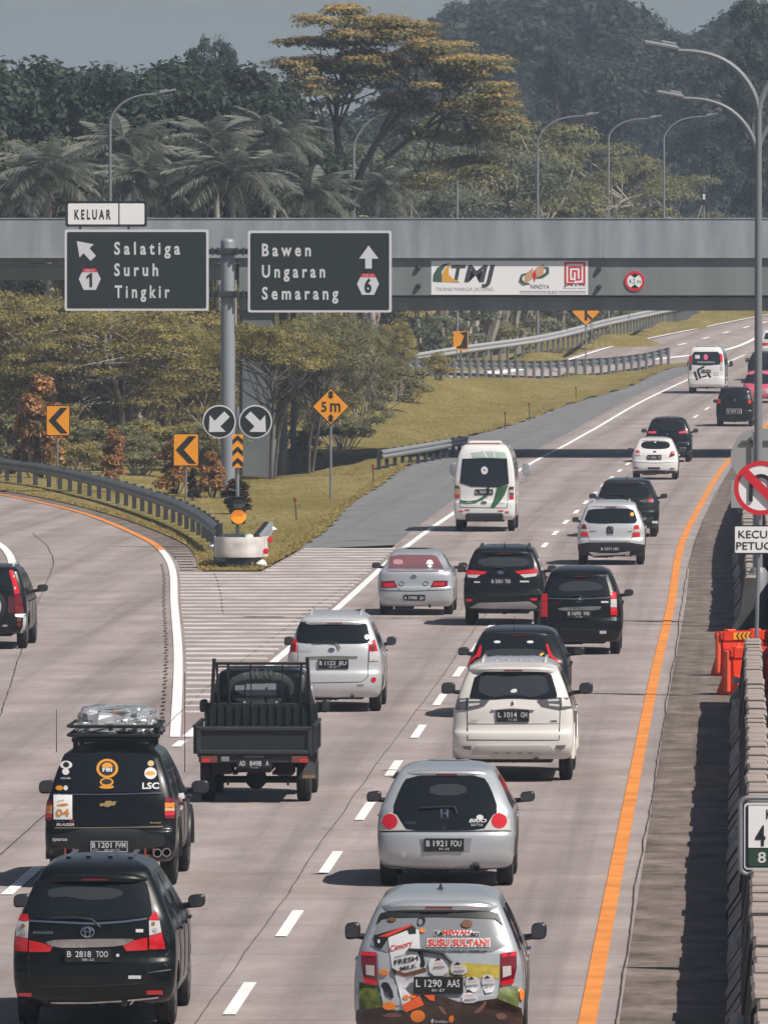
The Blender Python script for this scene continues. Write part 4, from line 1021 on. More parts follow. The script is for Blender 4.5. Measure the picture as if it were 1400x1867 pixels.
    def fill(s, poly, proj, off, th, name, material, parent, step=.07):
        pts = []
        n = len(poly)
        for i in range(n):
            a, b = Vector(poly[i]), Vector(poly[(i + 1) % n]); k = max(1, int((b - a).length / step)); pts += [a + (b - a) * j / k for j in range(k)]
        nb = len(pts); bp = np.array([tuple(p) for p in pts])
        X, Y = np.meshgrid(np.arange(bp[:, 0].min(), bp[:, 0].max(), step), np.arange(bp[:, 1].min(), bp[:, 1].max(), step)); X = X.ravel() + .003; Y = Y.ravel() + .003
        ins = np.zeros(len(X), bool); j = nb - 1
        for i in range(nb):
            ins ^= ((bp[i, 1] > Y) != (bp[j, 1] > Y)) & (X < (bp[j, 0] - bp[i, 0]) * (Y - bp[i, 1]) / (bp[j, 1] - bp[i, 1] + 1e-12) + bp[i, 0]); j = i
        r = geometry.delaunay_2d_cdt(pts + [Vector((a, b)) for a, b in zip(X[ins], Y[ins])], [(i, (i + 1) % nb) for i in range(nb)], [], 1, 1e-5)
        vs = [proj(v.x, v.y, off) for v in r[0]]; fs = [tuple(f) for f in r[2]]; nt = len(vs)
        # border skirt
        cnt = {}
        for f in fs:
            for a, b in zip(f, f[1:] + f[:1]): cnt[(min(a, b), max(a, b))] = cnt.get((min(a, b), max(a, b)), 0) + 1
        idx = {}
        for (a, b), c in cnt.items():
            if c == 1:
                for q in (a, b):
                    if q not in idx: idx[q] = len(vs); vs.append(proj(r[0][q].x, r[0][q].y, -th))
                fs.append((a, b, idx[b], idx[a]))
        mb = MB(); mb.add(vs, fs); me = mb.mesh(name, True)
        return link(name, me, material, parent or s.root)
    def patch(s, name, material, pts, off=.008, rnd=1, parent=None, th=.01, local=False, step=.07):
        q = [tuple(p) for p in pts] if local else [s.xz(*p) for p in pts]
        if rnd: q = chaikin(q, rnd)
        return s.fill(q, s.pr, off, th, name, material, parent, step)
    def rect(s, name, material, x0, y0, x1, y1, off=.008, rnd=0, parent=None):
        return s.patch(name, material, [(x0, y0), (x1, y0), (x1, y1), (x0, y1)], off, rnd, parent)
    def disc(s, name, material, u, v, ru, rv=None, off=.01, parent=None, n=20):
        rv = rv or ru
        return s.patch(name, material, [(u + ru * math.cos(2 * math.pi * k / n), v + rv * math.sin(2 * math.pi * k / n)) for k in range(n)], off, 0, parent)
    def seam(s, pts, rad=.006, name='shut_line', material=None, off=.0, closed=False, parent=None):
        q = [s.xz(*p) for p in pts]; out = []
        if closed: q.append(q[0])
        for a, b in zip(q[:-1], q[1:]):
            k = max(1, int((Vector(b) - Vector(a)).length / .06)); out += [s.pr(a[0] + (b[0] - a[0]) * j / k, a[1] + (b[1] - a[1]) * j / k, off) for j in range(k)]
        out.append(s.pr(*q[-1], off))
        return MB().tube(out, rad, 5).build(name, material or BLACK, parent or s.root, True)
    def text(s, material, t, u, v, hu, wu=None, off=.014, parent=None, bold=.0, shear=0.0, align='l', rot=0.0, name='lettering'):
        """t written with its base line at crop pixel (u, v), height hu and width wu in crop pixels"""
        k = 1 / (s.crop[2] * s.s); x, z = s.xz(u, v)
        vv, fs = lettering(t, 0, 0, hu * k, wu * k if wu else None, bold, shear, align)
        c, sn = math.cos(rot), math.sin(rot)
        return link(name, mesh(name, [s.pr(x + a * c - b * sn, z + a * sn + b * c, off) for a, b in vv], fs), material, parent or s.root)
    def plate(s, x0, y0, x1, y1, t, sub=None, border=False, y=None, material=None):
        a, b = s.xz(x0, y1), s.xz(x1, y0); cx, cz = (a[0] + b[0]) / 2, (a[1] + b[1]) / 2; w, h = b[0] - a[0], b[1] - a[1]
        yy = (min(s.rear(cx, cz + h * .45), s.rear(cx, cz - h * .45)) if y is None else y) - .018
        o = MB().prism(rrect(cx, cz, w, h, .012, 3), yy, yy + .03).build('number_plate', material or PLB, s.root)
        if border:
            for q in (((cx - w * .48, cz + h * .44), (cx + w * .48, cz + h * .40)), ((cx - w * .48, cz - h * .40), (cx + w * .48, cz - h * .44)), ((cx - w * .485, cz - h * .40), (cx - w * .47, cz + h * .40)), ((cx + w * .47, cz - h * .40), (cx + w * .485, cz + h * .40))):
                flat(o, 'border', PLW, [(q[0][0], q[0][1]), (q[1][0], q[0][1]), (q[1][0], q[1][1]), (q[0][0], q[1][1])], yy - .003, .002)
        parts = t.split(' '); tot = sum(len(q) for q in parts) + (len(parts) - 1) * .9
        it = []; x = cx - w * .45
        for q in parts:
            ww = w * .90 * len(q) / tot; it.append(dict(s=q, x=x, z=cz - (h * .10 if sub else h * .25), h=h * (.46 if sub else .52), w=ww * .93, bold=.008)); x += ww + w * .90 * .9 / tot
        if sub: it.append(dict(s=sub, x=cx, z=cz - h * .38, h=h * .17, w=w * .26, align='c'))
        put_text(o, PLW, it, yy - .004)
        return o
    def mirrors(s, z=None, y=None, w=.18, h=.14, out=.02, drop=0.0, material=None):
        z = z or s.H * .68; y = y or s.L - 1.35
        for sg in (-1, 1):
            b = s.w(min(z, s.zz[-1])) * s.bar(y)
            x = sg * (max(b, s.w(s.H * .6)) + out + w / 2)
            m = MB(); vs = []; fs = []
            lv = [(-.07, .70), (-.05, .96), (.0, 1.0), (.05, .86), (.09, .5)]
            for dy, k in lv:
                for q in range(16):
                    a = 2 * math.pi * q / 16; ca, sa = math.cos(a), math.sin(a)
                    vs.append((x + k * w / 2 * math.copysign(abs(ca) ** .55, ca), y + dy, z + k * h / 2 * math.copysign(abs(sa) ** .6, sa) + (.012 * sg * ca * sg)))
            for i in range(4):
                for q in range(16): fs.append((i * 16 + q, i * 16 + (q + 1) % 16, i * 16 + 16 + (q + 1) % 16, i * 16 + 16 + q))
            m.add(vs, fs + [tuple(range(16)), tuple(64 + q for q in range(16))])
            m.tube([(sg * (b - .05), y + .03, z - h * .42), (x - sg * w * .2, y + .02, z - h * .30)], [.035, .028], 8)
            o = m.build('mirror', material or TRIM, s.root, True)
            g = MB().prism([(x + (a - x) * 1, c) for a, c in rrect(x, z, w * .80, h * .74, .03, 3)], y - .078, y - .070).build('mirror_glass', GLASS2, o)
    def sides(s, belt=.635, top=.885, splits=(.30, 1.05, 1.95, 2.75), glass=None, handles=True):
        """side windows, door shut lines, door handles"""
        zb, zt = belt * s.H, top * s.H
        k = s.L / 4.2
        for sg in (-1, 1):
            for i in range(len(splits) - 1):
                a, b = splits[i] * k + .04, splits[i + 1] * k - .04
                at = max(a, s.yr(zt) + s.R(zt) + .04) if i == 0 else a
                ab = max(a, s.yr(zb) + s.R(zb) + .02) if i == 0 else a
                bt = min(b, s.yf(zt) - .45) if i == len(splits) - 2 else b
                bb = min(b + .25, s.yf(zb) - .5) if i == len(splits) - 2 else b
                if bt - at < .12: continue
                s.fill(chaikin([(ab, zb), (bb, zb), (bt, zt), (at, zt)], 1), lambda y, z, o, sg=sg: s.sd(y, z, o, sg), .006, .01, 'side_window', glass or GLASS, s.root, .15)
            for y in splits[1:]:
                yy = y * k
                MB().tube([s.sd(yy + (.12 if z < .5 * s.H and y < 1.5 else 0), z, .001, sg) for z in np.linspace(s.H * .24, zb, 7)], .006, 5).build('shut_line', BLACK, s.root)
                if handles: MB().box(s.sd(yy + .18, zb - .13, .02, sg), (.03, .2, .035), .01).build('door_handle', s.paint, s.root)
    def front(s):
        """windscreen and headlamps"""
        zb, zt = .66 * s.H, .90 * s.H
        def pf(x, z, o):
            w = s.w(z); R = .55; t = min(abs(x) / w, .98); return Vector((x, s.yf(z) - min(.55, (s.yf(z) - s.yr(z)) * .25) * (1 - (1 - t ** 2.4) ** (1 / 2.4)) + o, z + o * .3))
        s.fill(chaikin([(-.86 * s.w(zb), zb), (.86 * s.w(zb), zb), (.82 * s.w(zt), zt), (-.82 * s.w(zt), zt)], 1), pf, .012, .01, 'windscreen', GLASS, s.root, .12)
        for sg in (-1, 1):
            s.fill([(sg * .5 * s.W, .48 * s.H), (sg * .93 * s.W, .49 * s.H), (sg * .93 * s.W, .56 * s.H), (sg * .55 * s.W, .54 * s.H)], pf, .012, .01, 'headlamp', LCLR, s.root, .12)
    def spoiler(s, zf=.925, back=.10, wf=.93, th=.045, depth=.32, material=None, drop=.02):
        z = zf * s.H; w = s.w(z) * wf; vs = []; fs = []; n = 16
        for k in range(n + 1):
            x = -w + 2 * w * k / n; y = s.rear(x, z) - back * (1 - .55 * (abs(x) / w) ** 4); e = (abs(x) / w) ** 4
            zt = z - drop - .03 * e
            vs += [(x, y, zt), (x, y + .01, zt - th * .8), (x, y + depth, zt - th * .2), (x, y + depth, zt + th + .02), (x, y + .10, zt + th * .9), (x, y + .015, zt + th * .45)]
        for i in range(n):
            for k in range(6): fs.append((i * 6 + k, i * 6 + (k + 1) % 6, i * 6 + 6 + (k + 1) % 6, i * 6 + 6 + k))
        fs += [tuple(range(6)), tuple(n * 6 + k for k in range(6))]
        o = MB().add(vs, fs).build('spoiler', material or s.paint, s.root, True)
        MB().box((0, s.rear(0, z) - back - .0, z - drop - th * .35), (.26, .016, .016)).build('brake_light', LREDD, o)
        return o
    def rails(s, material=None, xf=.86, y0=.55, y1=2.5):
        z = s.H * .955
        for sg in (-1, 1):
            x = sg * s.w(z) * xf
            MB().tube([(x, y0, z - .03), (x, y0 + .10, z + .055), (x, (y0 + y1) / 2, z + .075), (x, y1 - .1, z + .06), (x, y1, z - .02)], .022, 8).build('roof_rail', material or CSV, s.root, True)
    def fin(s, y=.75, h=.09):
        z = s.H * .985
        m = MB(); m.add([(-.03, y, z), (.03, y, z), (.02, y + .2, z), (-.02, y + .2, z), (0, y + .06, z + h), (0, y + .12, z + h * .7)], [(0, 1, 4), (1, 2, 5, 4), (2, 3, 5), (3, 0, 4, 5), (0, 3, 2, 1)]); m.build('antenna_fin', TRIM, s.root)
    def whip(s, x, y, z0, z1, lean=(0, 0), r=.006):
        MB().tube([(x, y, z0), (x + lean[0], y + lean[1], z1)], [r, r * .6], 5).build('antenna', TRIM, s.root)
    def wiper(s, pts, r=.012):
        s.seam(pts, r, 'wiper', TRIM, .03)
def line_px(a, t):
    """thin strip between polyline a (crop px) with thickness t px"""
    return list(a) + [(x, y + t) for x, y in a[::-1]]
# ---- black people carrier, front left
c = Car('people_carrier', 'black people carrier nearest the camera at lower left, plate B 2818 TOO', 'car', 170, 1878, .815, 1.69, 4.15, 'mpv', CB, (0, 1540, 3.5), tum=1.13)
c.patch('rear_window', GLASS, [(190, 262), (240, 222), (920, 222), (948, 265), (975, 440), (955, 460), (640, 488), (200, 476), (165, 452)])
c.patch('window_glow', GLASS2, [(300, 280), (520, 268), (800, 285), (770, 345), (560, 360), (420, 330), (310, 345)], .011, 2)  # pale patch paints windscreen light showing through the rear glass
c.patch('chrome_strip', CHROME, line_px([(190, 482), (400, 492), (600, 500), (780, 488), (940, 467)], 13), .012, 0)
for q, m_ in (([(125, 450), (178, 448), (185, 490), (116, 490)], LRED), ([(112, 491), (183, 491), (175, 598), (103, 588)], LCLR), ([(100, 590), (175, 600), (177, 686), (96, 682)], LRED), ([(187, 612), (345, 645), (318, 685), (187, 688)], LRED), ([(955, 470), (993, 418), (1016, 482), (952, 484)], LRED), ([(951, 486), (1018, 486), (1030, 560), (953, 580)], LCLR), ([(953, 583), (1034, 562), (1055, 666), (953, 669)], LRED), ([(940, 593), (775, 630), (808, 680), (942, 673)], LRED)):
    c.patch('tail_lamp', m_, q, .014, 0)
for u, v in ((150, 522), (978, 506)): c.disc('bulb', mat('bulb_brown', (.22, .12, .08), .3), u, v, 12, 13, .018)
for u, v in ((152, 562), (990, 545)): c.disc('bulb', mat('bulb_grey', (.35, .36, .37), .2), u, v, 14, 14, .018)
c.patch('garnish', CHROME, [(272, 612), (560, 602), (850, 600), (855, 610), (780, 648), (560, 658), (345, 660)], .02, 1)
for ru, rv, uu, vv in ((42, 32, 560, 560), (16, 30, 560, 562), (30, 12, 560, 546)):
    c.seam([(uu + ru * math.cos(t * math.pi / 9), vv + rv * math.sin(t * math.pi / 9)) for t in range(19)], .009, 'emblem', CHROME, .016)
c.text(CHROME, 'AVANZA', 205, 570, 17, 135, bold=.02, shear=.25)
c.rect('badge', PLW, 868, 540, 915, 560)
c.plate(415, 665, 712, 752, 'B 2818 TOO', '08-22')
c.disc('sticker', PLW, 752, 708, 11); c.rect('sticker', PLW, 820, 837, 900, 858)
c.patch('reflector', LRED, [(103, 968), (118, 948), (205, 948), (200, 970)], .012, 0); c.patch('reflector', LRED, [(935, 935), (1035, 932), (1040, 955), (937, 956)], .012, 0)
c.patch('silver_strip', CHROME, line_px([(320, 1000), (560, 999), (812, 985)], 10), .02, 0); c.patch('silver_strip', CHROME, line_px([(812, 984), (1010, 966)], 9), .02, 0)
c.patch('bumper_fin', CHROME, [(272, 1005), (282, 1003), (312, 1050), (300, 1050)], .02, 0); c.patch('bumper_fin', CHROME, [(850, 985), (862, 985), (838, 1035), (824, 1040)], .02, 0)
c.seam([(180, 690), (185, 860), (215, 905), (560, 908), (900, 888), (940, 850), (945, 690)]); c.seam([(95, 820), (190, 830)]); c.seam([(945, 820), (1090, 800)])
c.wiper([(330, 475), (480, 470), (590, 482), (640, 530)]); c.spoiler(.90, .10); c.mirrors(1.12, 2.72); c.sides(); c.front()
for dx in (-.3, -.1, .12, .32): MB().box((dx, 1.5, c.H - .012 - .08 * dx * dx), (.05, 1.3, .02), .006).build('roof_rib', CB, c.root)

# ---- black off-roader with roof rack
c = Car('off_road_car', 'black off-road car with loaded roof rack and stickers, plate B 1201 FVM', 'car', 200, 1622, .80, 1.73, 4.45, 'suv', CB, (60, 1290, 4.118), rake=1.5, tum=.95, wr=.37, ra=.95)
c.patch('rear_window', GLASS, [(205, 360), (225, 343), (890, 345), (915, 370), (968, 630), (560, 640), (155, 640), (170, 600)])
c.patch('chrome_strip', CHROME, line_px([(160, 649), (560, 650), (968, 638)], 9), .012, 0)
for x0, x1, y0 in ((82, 143, 700), (990, 1060, 682)):
    for a, b, m_ in ((0, 33, LREDD), (34, 70, LAMB), (71, 96, LCRM), (97, 130, LRED), (131, 152, LREDD)): c.patch('tail_lamp', m_, [(x0, y0 + a), (x1, y0 + a), (x1 - 2, y0 + b), (x0 + 2, y0 + b)], .014, 0)
sh = c.rect('paper_sheet', WHITE, 157, 655, 295, 842, .012)
OR = mat('orange_print', (.62, .27, .05), .6)
c.text(OR, '04', 175, 818, 55, 100, .016, bold=.03); c.patch('print', OR, [(180, 730), (262, 718), (268, 740), (190, 745)], .015, 1); c.patch('print', mat('tan_print2', (.55, .42, .25), .6), line_px([(185, 705), (235, 694)], 9), .015, 0)
SG = mat('sticker_gold', (.62, .26, .02), .5)
o = c.disc('round_sticker', SG, 560, 460, 82, 72, .012); c.disc('sticker_field', BLACK, 560, 460, 62, 54, .015); c.disc('sticker_field', SG, 560, 448, 40, 30, .017)
c.rect('sticker_field', BLACK, 512, 455, 608, 492, .019); c.text(PLW, 'FBI', 524, 487, 28, 72, .023, bold=.03)
c.disc('sticker', SG, 555, 562, 52, 32, .012); c.disc('sticker_field', BLACK, 555, 560, 38, 20, .015); c.patch('sticker', SG, [(495, 590), (615, 588), (600, 612), (510, 612)], .012, 1)
c.disc('sticker', PLW, 250, 434, 46, 30, .012); c.disc('sticker_field', BLACK, 252, 434, 22, 20, .015); c.disc('sticker', PLW, 247, 485, 26, 24, .012); c.text(PLW, 'club', 210, 540, 16, 75, .012)
c.disc('sticker', SG, 200, 607, 28, 18, .012); c.disc('sticker', PLW, 247, 607, 16, 18, .012); c.disc('sticker', LCRM, 887, 422, 24, 22, .012)
c.disc('sticker', PLW, 885, 496, 46, 44, .012); c.disc('sticker_field', SG, 885, 496, 38, 16, .015); c.text(PLW, 'LSC', 822, 612, 46, 125, .012, bold=.03)
c.patch('bow_tie_badge', mat('gold_badge', (.62, .42, .18), .3, .6), [(505, 722), (540, 722), (545, 706), (590, 703), (588, 712), (627, 706), (615, 738), (582, 738), (578, 748), (540, 748), (545, 740), (503, 745)], .02, 0)
c.text(PLW, 'BLAZER', 178, 890, 20, 135, .014, bold=.02, shear=.2); c.text(CHROME, '4 x 4', 172, 862, 13, 60); c.rect('badge', LREDD, 272, 846, 314, 866); c.text(LCRM, 'limited', 880, 872, 14, 80, .014, shear=.2)
c.patch('bumper_strip', mat('worn_chrome', (.42, .37, .28), .35, .8), line_px([(165, 905), (560, 905), (975, 890)], 11), .02, 0)
c.rect('bumper', TRIM, 150, 925, 985, 1072, .03, 1); c.text(PLW, 'sparco', 158, 1000, 26, 108, .05, bold=.03)
c.plate(433, 997, 718, 1088, 'B 1201 FVM', '09-27', True, y=-.05)
for u, v in ((940, 1090), (1010, 1084)):
    x, z = c.xz(u, v); MB().lathe([(.042, -.05), (.054, -.05), (.054, .3), (.042, .3)], 16, 'y', (x, .0, z), closed=True).build('exhaust_pipe', CHROME, c.root, True)
for u in (275, 878):
    x, z = c.xz(u, 1105); MB().box((x - .05, .02, z), (.02, .1, .16)).box((x + .05, .02, z), (.02, .1, .16)).box((x, .02, z - .03), (.07, .06, .06)).build('tow_hook', mat('hook_red', (.25, .05, .03), .6), c.root)
c.seam([(150, 660), (150, 900)]); c.seam([(983, 660), (985, 900)])
ty, rm = wheel_meshes(.37, .26)
for y in (c.ra, c.ra + c.wb):
    for sg in (-1, 1):
        link('fender_flare', MB().tube([(0, math.cos(t) * .43, math.sin(t) * .43) for t in np.linspace(-.1, math.pi + .1, 12)], .05, 6).mesh('fender_flare', True), TRIM, c.root, (sg * (c.W - .03), y, .38))
c.mirrors(1.10, 2.95, .22, .17, .06); c.sides(splits=(.40, 1.2, 2.0, 2.8)); c.front()
for q, m_ in (([(1.35, 1.02), (2.3, 1.0), (2.3, 1.06), (1.35, 1.10)], PLW), ([(1.25, .90), (1.7, .90), (1.7, 1.08), (1.25, 1.08)], PLW), ([(1.3, .96), (1.6, .96), (1.6, 1.05), (1.3, 1.05)], LRED)):
    for sg in (-1, 1): c.fill(q, lambda y, z, o, sg=sg: c.sd(y, z, o, sg), .006 if m_ is PLW else .01, .005, 'side_decal', m_, c.root, .2)
x, z = c.xz(228, 200)
c.whip(-.72, 1.1, 1.62, 2.15); c.whip(.78, 2.6, 1.3, 2.55)
for yy in (.75, 1.9):
    MB().box((0, yy, 1.79), (1.02, .06, .06), .01).build('rack_bar', TRIM, c.root)
    for sg in (-1, 1): MB().box((sg * .46, yy, 1.73), (.06, .1, .14)).build('rack_foot', TRIM, c.root)
fr = [(-.5, .6), (.5, .6), (.55, .7), (.55, 2.1), (-.55, 2.1), (-.55, .7)]
for zz in (1.85, 1.96): MB().tube([(a, b, zz) for a, b in fr] + [(fr[0][0], fr[0][1], zz)], .022, 6).build('rack_rail', TRIM, c.root, True)
for k in range(7): MB().box((0, .7 + k * .22, 1.845), (1.08, .07, .02)).build('rack_slat', TRIM, c.root)
# wrapped luggage on the rack
lug = tag(empty('wrapped_luggage', c.p + Vector((.06, 1.4, 1.86)), -c.h), 'silver plastic-wrapped luggage bundle on the roof rack', 'luggage')
WRAP = mat('plastic_wrap', (.46, .48, .50), .2, .45, coat=.8)
def lump(name, cx, cy, cz, rx, ry, rz, seed, m_, e=.55):
    r = random.Random(seed); vs = []; fs = []; nu, nv = 44, 20; ph = [r.uniform(0, 6.28) for _ in range(8)]
    for j in range(nv + 1):
        t = -math.pi / 2 + math.pi * j / nv
        for i in range(nu):
            a = 2 * math.pi * i / nu; f = lambda v: math.copysign(abs(v) ** e, v)
            k = 1 + .05 * math.sin(3 * a + ph[0]) + .05 * math.sin(5 * a + 4 * t + ph[1]) + .04 * math.sin(9 * a - 3 * t + ph[2]) + .05 * math.sin(17 * a + 11 * t + ph[3]) * math.cos(13 * t - 7 * a + ph[4]) + r.uniform(-.035, .035)
            vs.append((cx + rx * k * f(math.cos(a)) * f(math.cos(t)), cy + ry * k * f(math.sin(a)) * f(math.cos(t)), cz + rz * k * f(math.sin(t))))
    for j in range(nv):
        for i in range(nu): fs.append((j * nu + i, j * nu + (i + 1) % nu, (j + 1) * nu + (i + 1) % nu, (j + 1) * nu + i))
    return MB().add(vs, fs).build(name, m_, lug)
lump('bundle', -.02, 0, .17, .46, .55, .15, 1, WRAP); lump('bundle', -.15, -.45, .07, .30, .18, .08, 5, WRAP); lump('bundle', .28, -.42, .09, .2, .2, .1, 8, WRAP); lump('dark_bag', .1, -.25, .06, .45, .35, .09, 3, TRIM)
MB().box((.03, -.50, .26), (.10, .06, .035)).build('tag', mat('orange_tape', (.7, .28, .05), .5), lug)
MB().tube([(.10, -.58, .02), (.14, -.6, .12), (.19, -.58, .15), (.24, -.6, .12), (.27, -.58, .02)], .02, 6).build('bag_handle', WHITE, lug)

# ---- black pickup
k = (340, 1190, 5)
c = Car('pickup_truck', 'black flatbed pickup truck with empty bed, plate AD 8498 A', 'truck', 463, 1466, .80, 1.83, 3.95, 'cab', CB, k, y0=2.25, wr=.31, ra=.72, wb=2.35, wells=False)
c.rear0 = c.rear
R0 = c.root; T = mat('truck_black', (.014, .017, .018), .5, noise=(3, .2)); T2 = mat('truck_black_worn', (.03, .034, .036), .5, noise=(4, .3))
bw, zb, zt = .835, .70, 1.09
MB().box((0, 1.1, .69), (1.60, 2.2, .06)).build('bed_floor', T, R0)
m = MB().box((0, .02, (zb + zt) / 2), (2 * bw - .04, .04, zt - zb), .01); tg = m.build('tailgate', T, R0)
for q, zz in ((0, zt - .03), (1, zb + .03)): MB().box((0, -.012, zz), (2 * bw - .02, .05, .06), .012).build('tailgate_rail', T2, tg)
for sg in (-1, 1):
    MB().box((sg * (bw - .05), -.012, (zb + zt) / 2), (.07, .05, zt - zb - .02), .012).build('tailgate_stile', T2, tg)
    m = MB().box((sg * bw, 1.1, (zb + zt) / 2), (.04, 2.16, zt - zb), .01)
    for q in range(5): m.box((sg * (bw + .022), .25 + q * .42, (zb + zt) / 2), (.02, .05, zt - zb - .06))
    m.box((sg * bw, 1.1, zt), (.06, 2.2, .05), .01); m.build('bed_side', T, R0)
MB().box((0, .06, zb - .07), (1.56, .10, .10), .01).build('rear_beam', T2, R0)
m = MB().box((0, 2.18, 1.0), (1.62, .05, .66), .01)
for q in range(13): m.box((-.72 + q * .12, 2.15, 1.05), (.05, .03, .5), .008)
m.build('bulkhead', T, R0)
ra = MB()
for x in (-.63, -.47, -.145, .31, .58): MB().tube([(x * .96, 2.16, 1.32), (x, 2.12, 1.88)], .018 if abs(x) > .4 else .010, 6).build('guard_bar', T, R0)
for sg, zz in ((-1, 1.97), (1, 1.99)): MB().tube([(sg * .70, 2.12, 1.3), (sg * .665, 2.10, zz)], .028, 6).build('guard_post', T, R0)
MB().tube([(-.665, 2.1, 1.90), (.665, 2.1, 1.90)], .022, 6).build('guard_rail', T, R0); MB().tube([(-.665, 2.1, 1.85), (.665, 2.1, 1.85)], .012, 6).build('guard_rail', T, R0)
def cabp(name, m_, pts, off, rnd=1): return c.patch(name, m_, pts, off, rnd)
def cq(u, v): px, py = k[0] + u / k[2], k[1] + v / k[2]; return ((px - c.cx) / c.s - 2.3 * c.psi, (c.gy - py) / c.s - 2.3 * 6.2 / c.p.y)
def cabpoly(name, m_, pts, off, rnd=2): return c.patch(name, m_, [cq(*q) for q in pts], off, rnd, local=True)
cabpoly('pressed_panel', T2, [(375, 170), (985, 170), (985, 470), (375, 470)], .006); cabpoly('window_seal', BLACK, [(415, 235), (955, 235), (955, 420), (415, 420)], .012)
cabpoly('rear_window', GLASS, [(430, 245), (940, 245), (940, 405), (430, 405)], .016); cabpoly('windscreen_view', mat('cab_daylight', (.20, .215, .23), .15), [(545, 285), (820, 280), (820, 390), (535, 392)], .019, 0)  # pale patches paint in the light seen inside the cab
cabpoly('windscreen_view', mat('cab_daylight', (.20, .215, .23), .15), [(440, 300), (530, 295), (520, 385), (480, 370), (440, 350)], .019, 0)
for x in (590, 640, 720, 770): cabpoly('pressed_rib', T2, [(x - 12, 140), (x + 12, 140), (x + 12, 225), (x - 12, 225)], .016, 1)
for x0, x1 in ((250, 290), (1040, 1080)): cabpoly('pressed_rib', T2, [(x0, 170), (x1, 170), (x1, 365), (x0 - 10, 365)], .01, 1)
for u, v in ((527, 190), (828, 188), (530, 452), (828, 450)): x, z = cq(u, v); MB().lathe([(0, -.02), (.014, -.015), (.016, .01)], 8, 'y', (x, 2.2, z)).build('bolt', PLW, R0)
def rr(x0, y0, x1, y1, name, m_, yy, th=.05, par=None):
    a = (( k[0] + x0 / 5 - c.cx) / c.s, (c.gy - k[1] - y1 / 5) / c.s); b = ((k[0] + x1 / 5 - c.cx) / c.s, (c.gy - k[1] - y0 / 5) / c.s)
    return MB().box(((a[0] + b[0]) / 2, yy, (a[1] + b[1]) / 2), (b[0] - a[0], th, b[1] - a[1]), .006).build(name, m_, par or R0)
BRN = mat('lamp_brown', (.16, .05, .035), .2, coat=1.0)
for x0, x1, hi in ((130, 280, (135, 212)), (958, 1110, (1030, 1106))):
    o = rr(x0, 943, x1, 1003, 'tail_lamp', BRN, -.03, .05); rr(hi[0], 970, hi[1], 1001, 'brake_lens', LRED, -.06, .02, o)
rr(315, 950, 388, 993, 'reverse_lamp', mat('lamp_grey', (.22, .23, .23), .3), -.02)
rr(520, 940, 705, 965, 'hinge_box', T2, -.0)
pl = rr(462, 975, 785, 1055, 'number_plate', PLB, -.03, .02)
a = lambda u: (k[0] + u / 5 - c.cx) / c.s; b = lambda v: (c.gy - k[1] - v / 5) / c.s
put_text(pl, PLW, [dict(s='AD', x=a(482), z=b(1032), h=.072, w=.085, bold=.01), dict(s='8498', x=a(577), z=b(1032), h=.072, w=.165, bold=.01), dict(s='A', x=a(724), z=b(1030), h=.072, w=.042, bold=.01), dict(s='11-21', x=a(590), z=b(1055), h=.022, w=.1)], -.046)
MB().box((0, 1.6, .52), (.5, 3.2, .16), .02).box((0, 1.6, .60), (1.1, 2.0, .10)).tube([(-.7, .72, .31), (.7, .72, .31)], .05, 8).lathe([(0, -.16), (.15, -.08), (.15, .08), (0, .16)], 12, 'y', (.0, .72, .32)).box((-.45, .35, .52), (.3, .5, .22), .03).box((.42, .6, .50), (.26, .6, .24), .03).build('chassis', UNDER, R0)
for sg in (-1, 1): MB().box((sg * .28, .72, .42), (.06, 1.1, .04)).build('leaf_spring', UNDER, R0)
for u in (370, 920): MB().box((a(u), .2, .30), (.03, .05, .10)).build('bracket', UNDER, R0)
m = MB(); q = [(a(1075), b(1010)), (a(1155), b(1010)), (a(1175), b(1155)), (a(1050), b(1155))]; fl = m.prism(q, .28, .30).build('mud_flap', mat('flap_grey', (.075, .075, .075), .8), R0)
flat(fl, 'flap_edge', mat('flap_brown', (.25, .15, .09), .8), [(a(1050), b(1155)), (a(1168), b(1155)), (a(1165), b(1125)), (a(1054), b(1125))], .274)
rr(115, 1010, 205, 1160, 'mud_flap', UNDER, .29, .02)
ty, rm = wheel_meshes(.31, .20)
for y in (.72, 3.07):
    for sg in (-1, 1): wo = link('wheel', ty, RUBBER, R0, (sg * .68, y, .31), (0, 0, 0 if sg > 0 else math.pi)); link('rim', rm, DKSTEEL, wo)
c.mirrors(1.24, 3.35, .12, .19, .03); c.front()
for sg in (-1, 1):
    c.fill(chaikin([(2.55, 1.18), (3.5, 1.18), (3.25, 1.62), (2.58, 1.62)], 1), lambda y, z, o, sg=sg: c.sd(y, z, o, sg), .006, .01, 'side_window', GLASS, R0, .15)

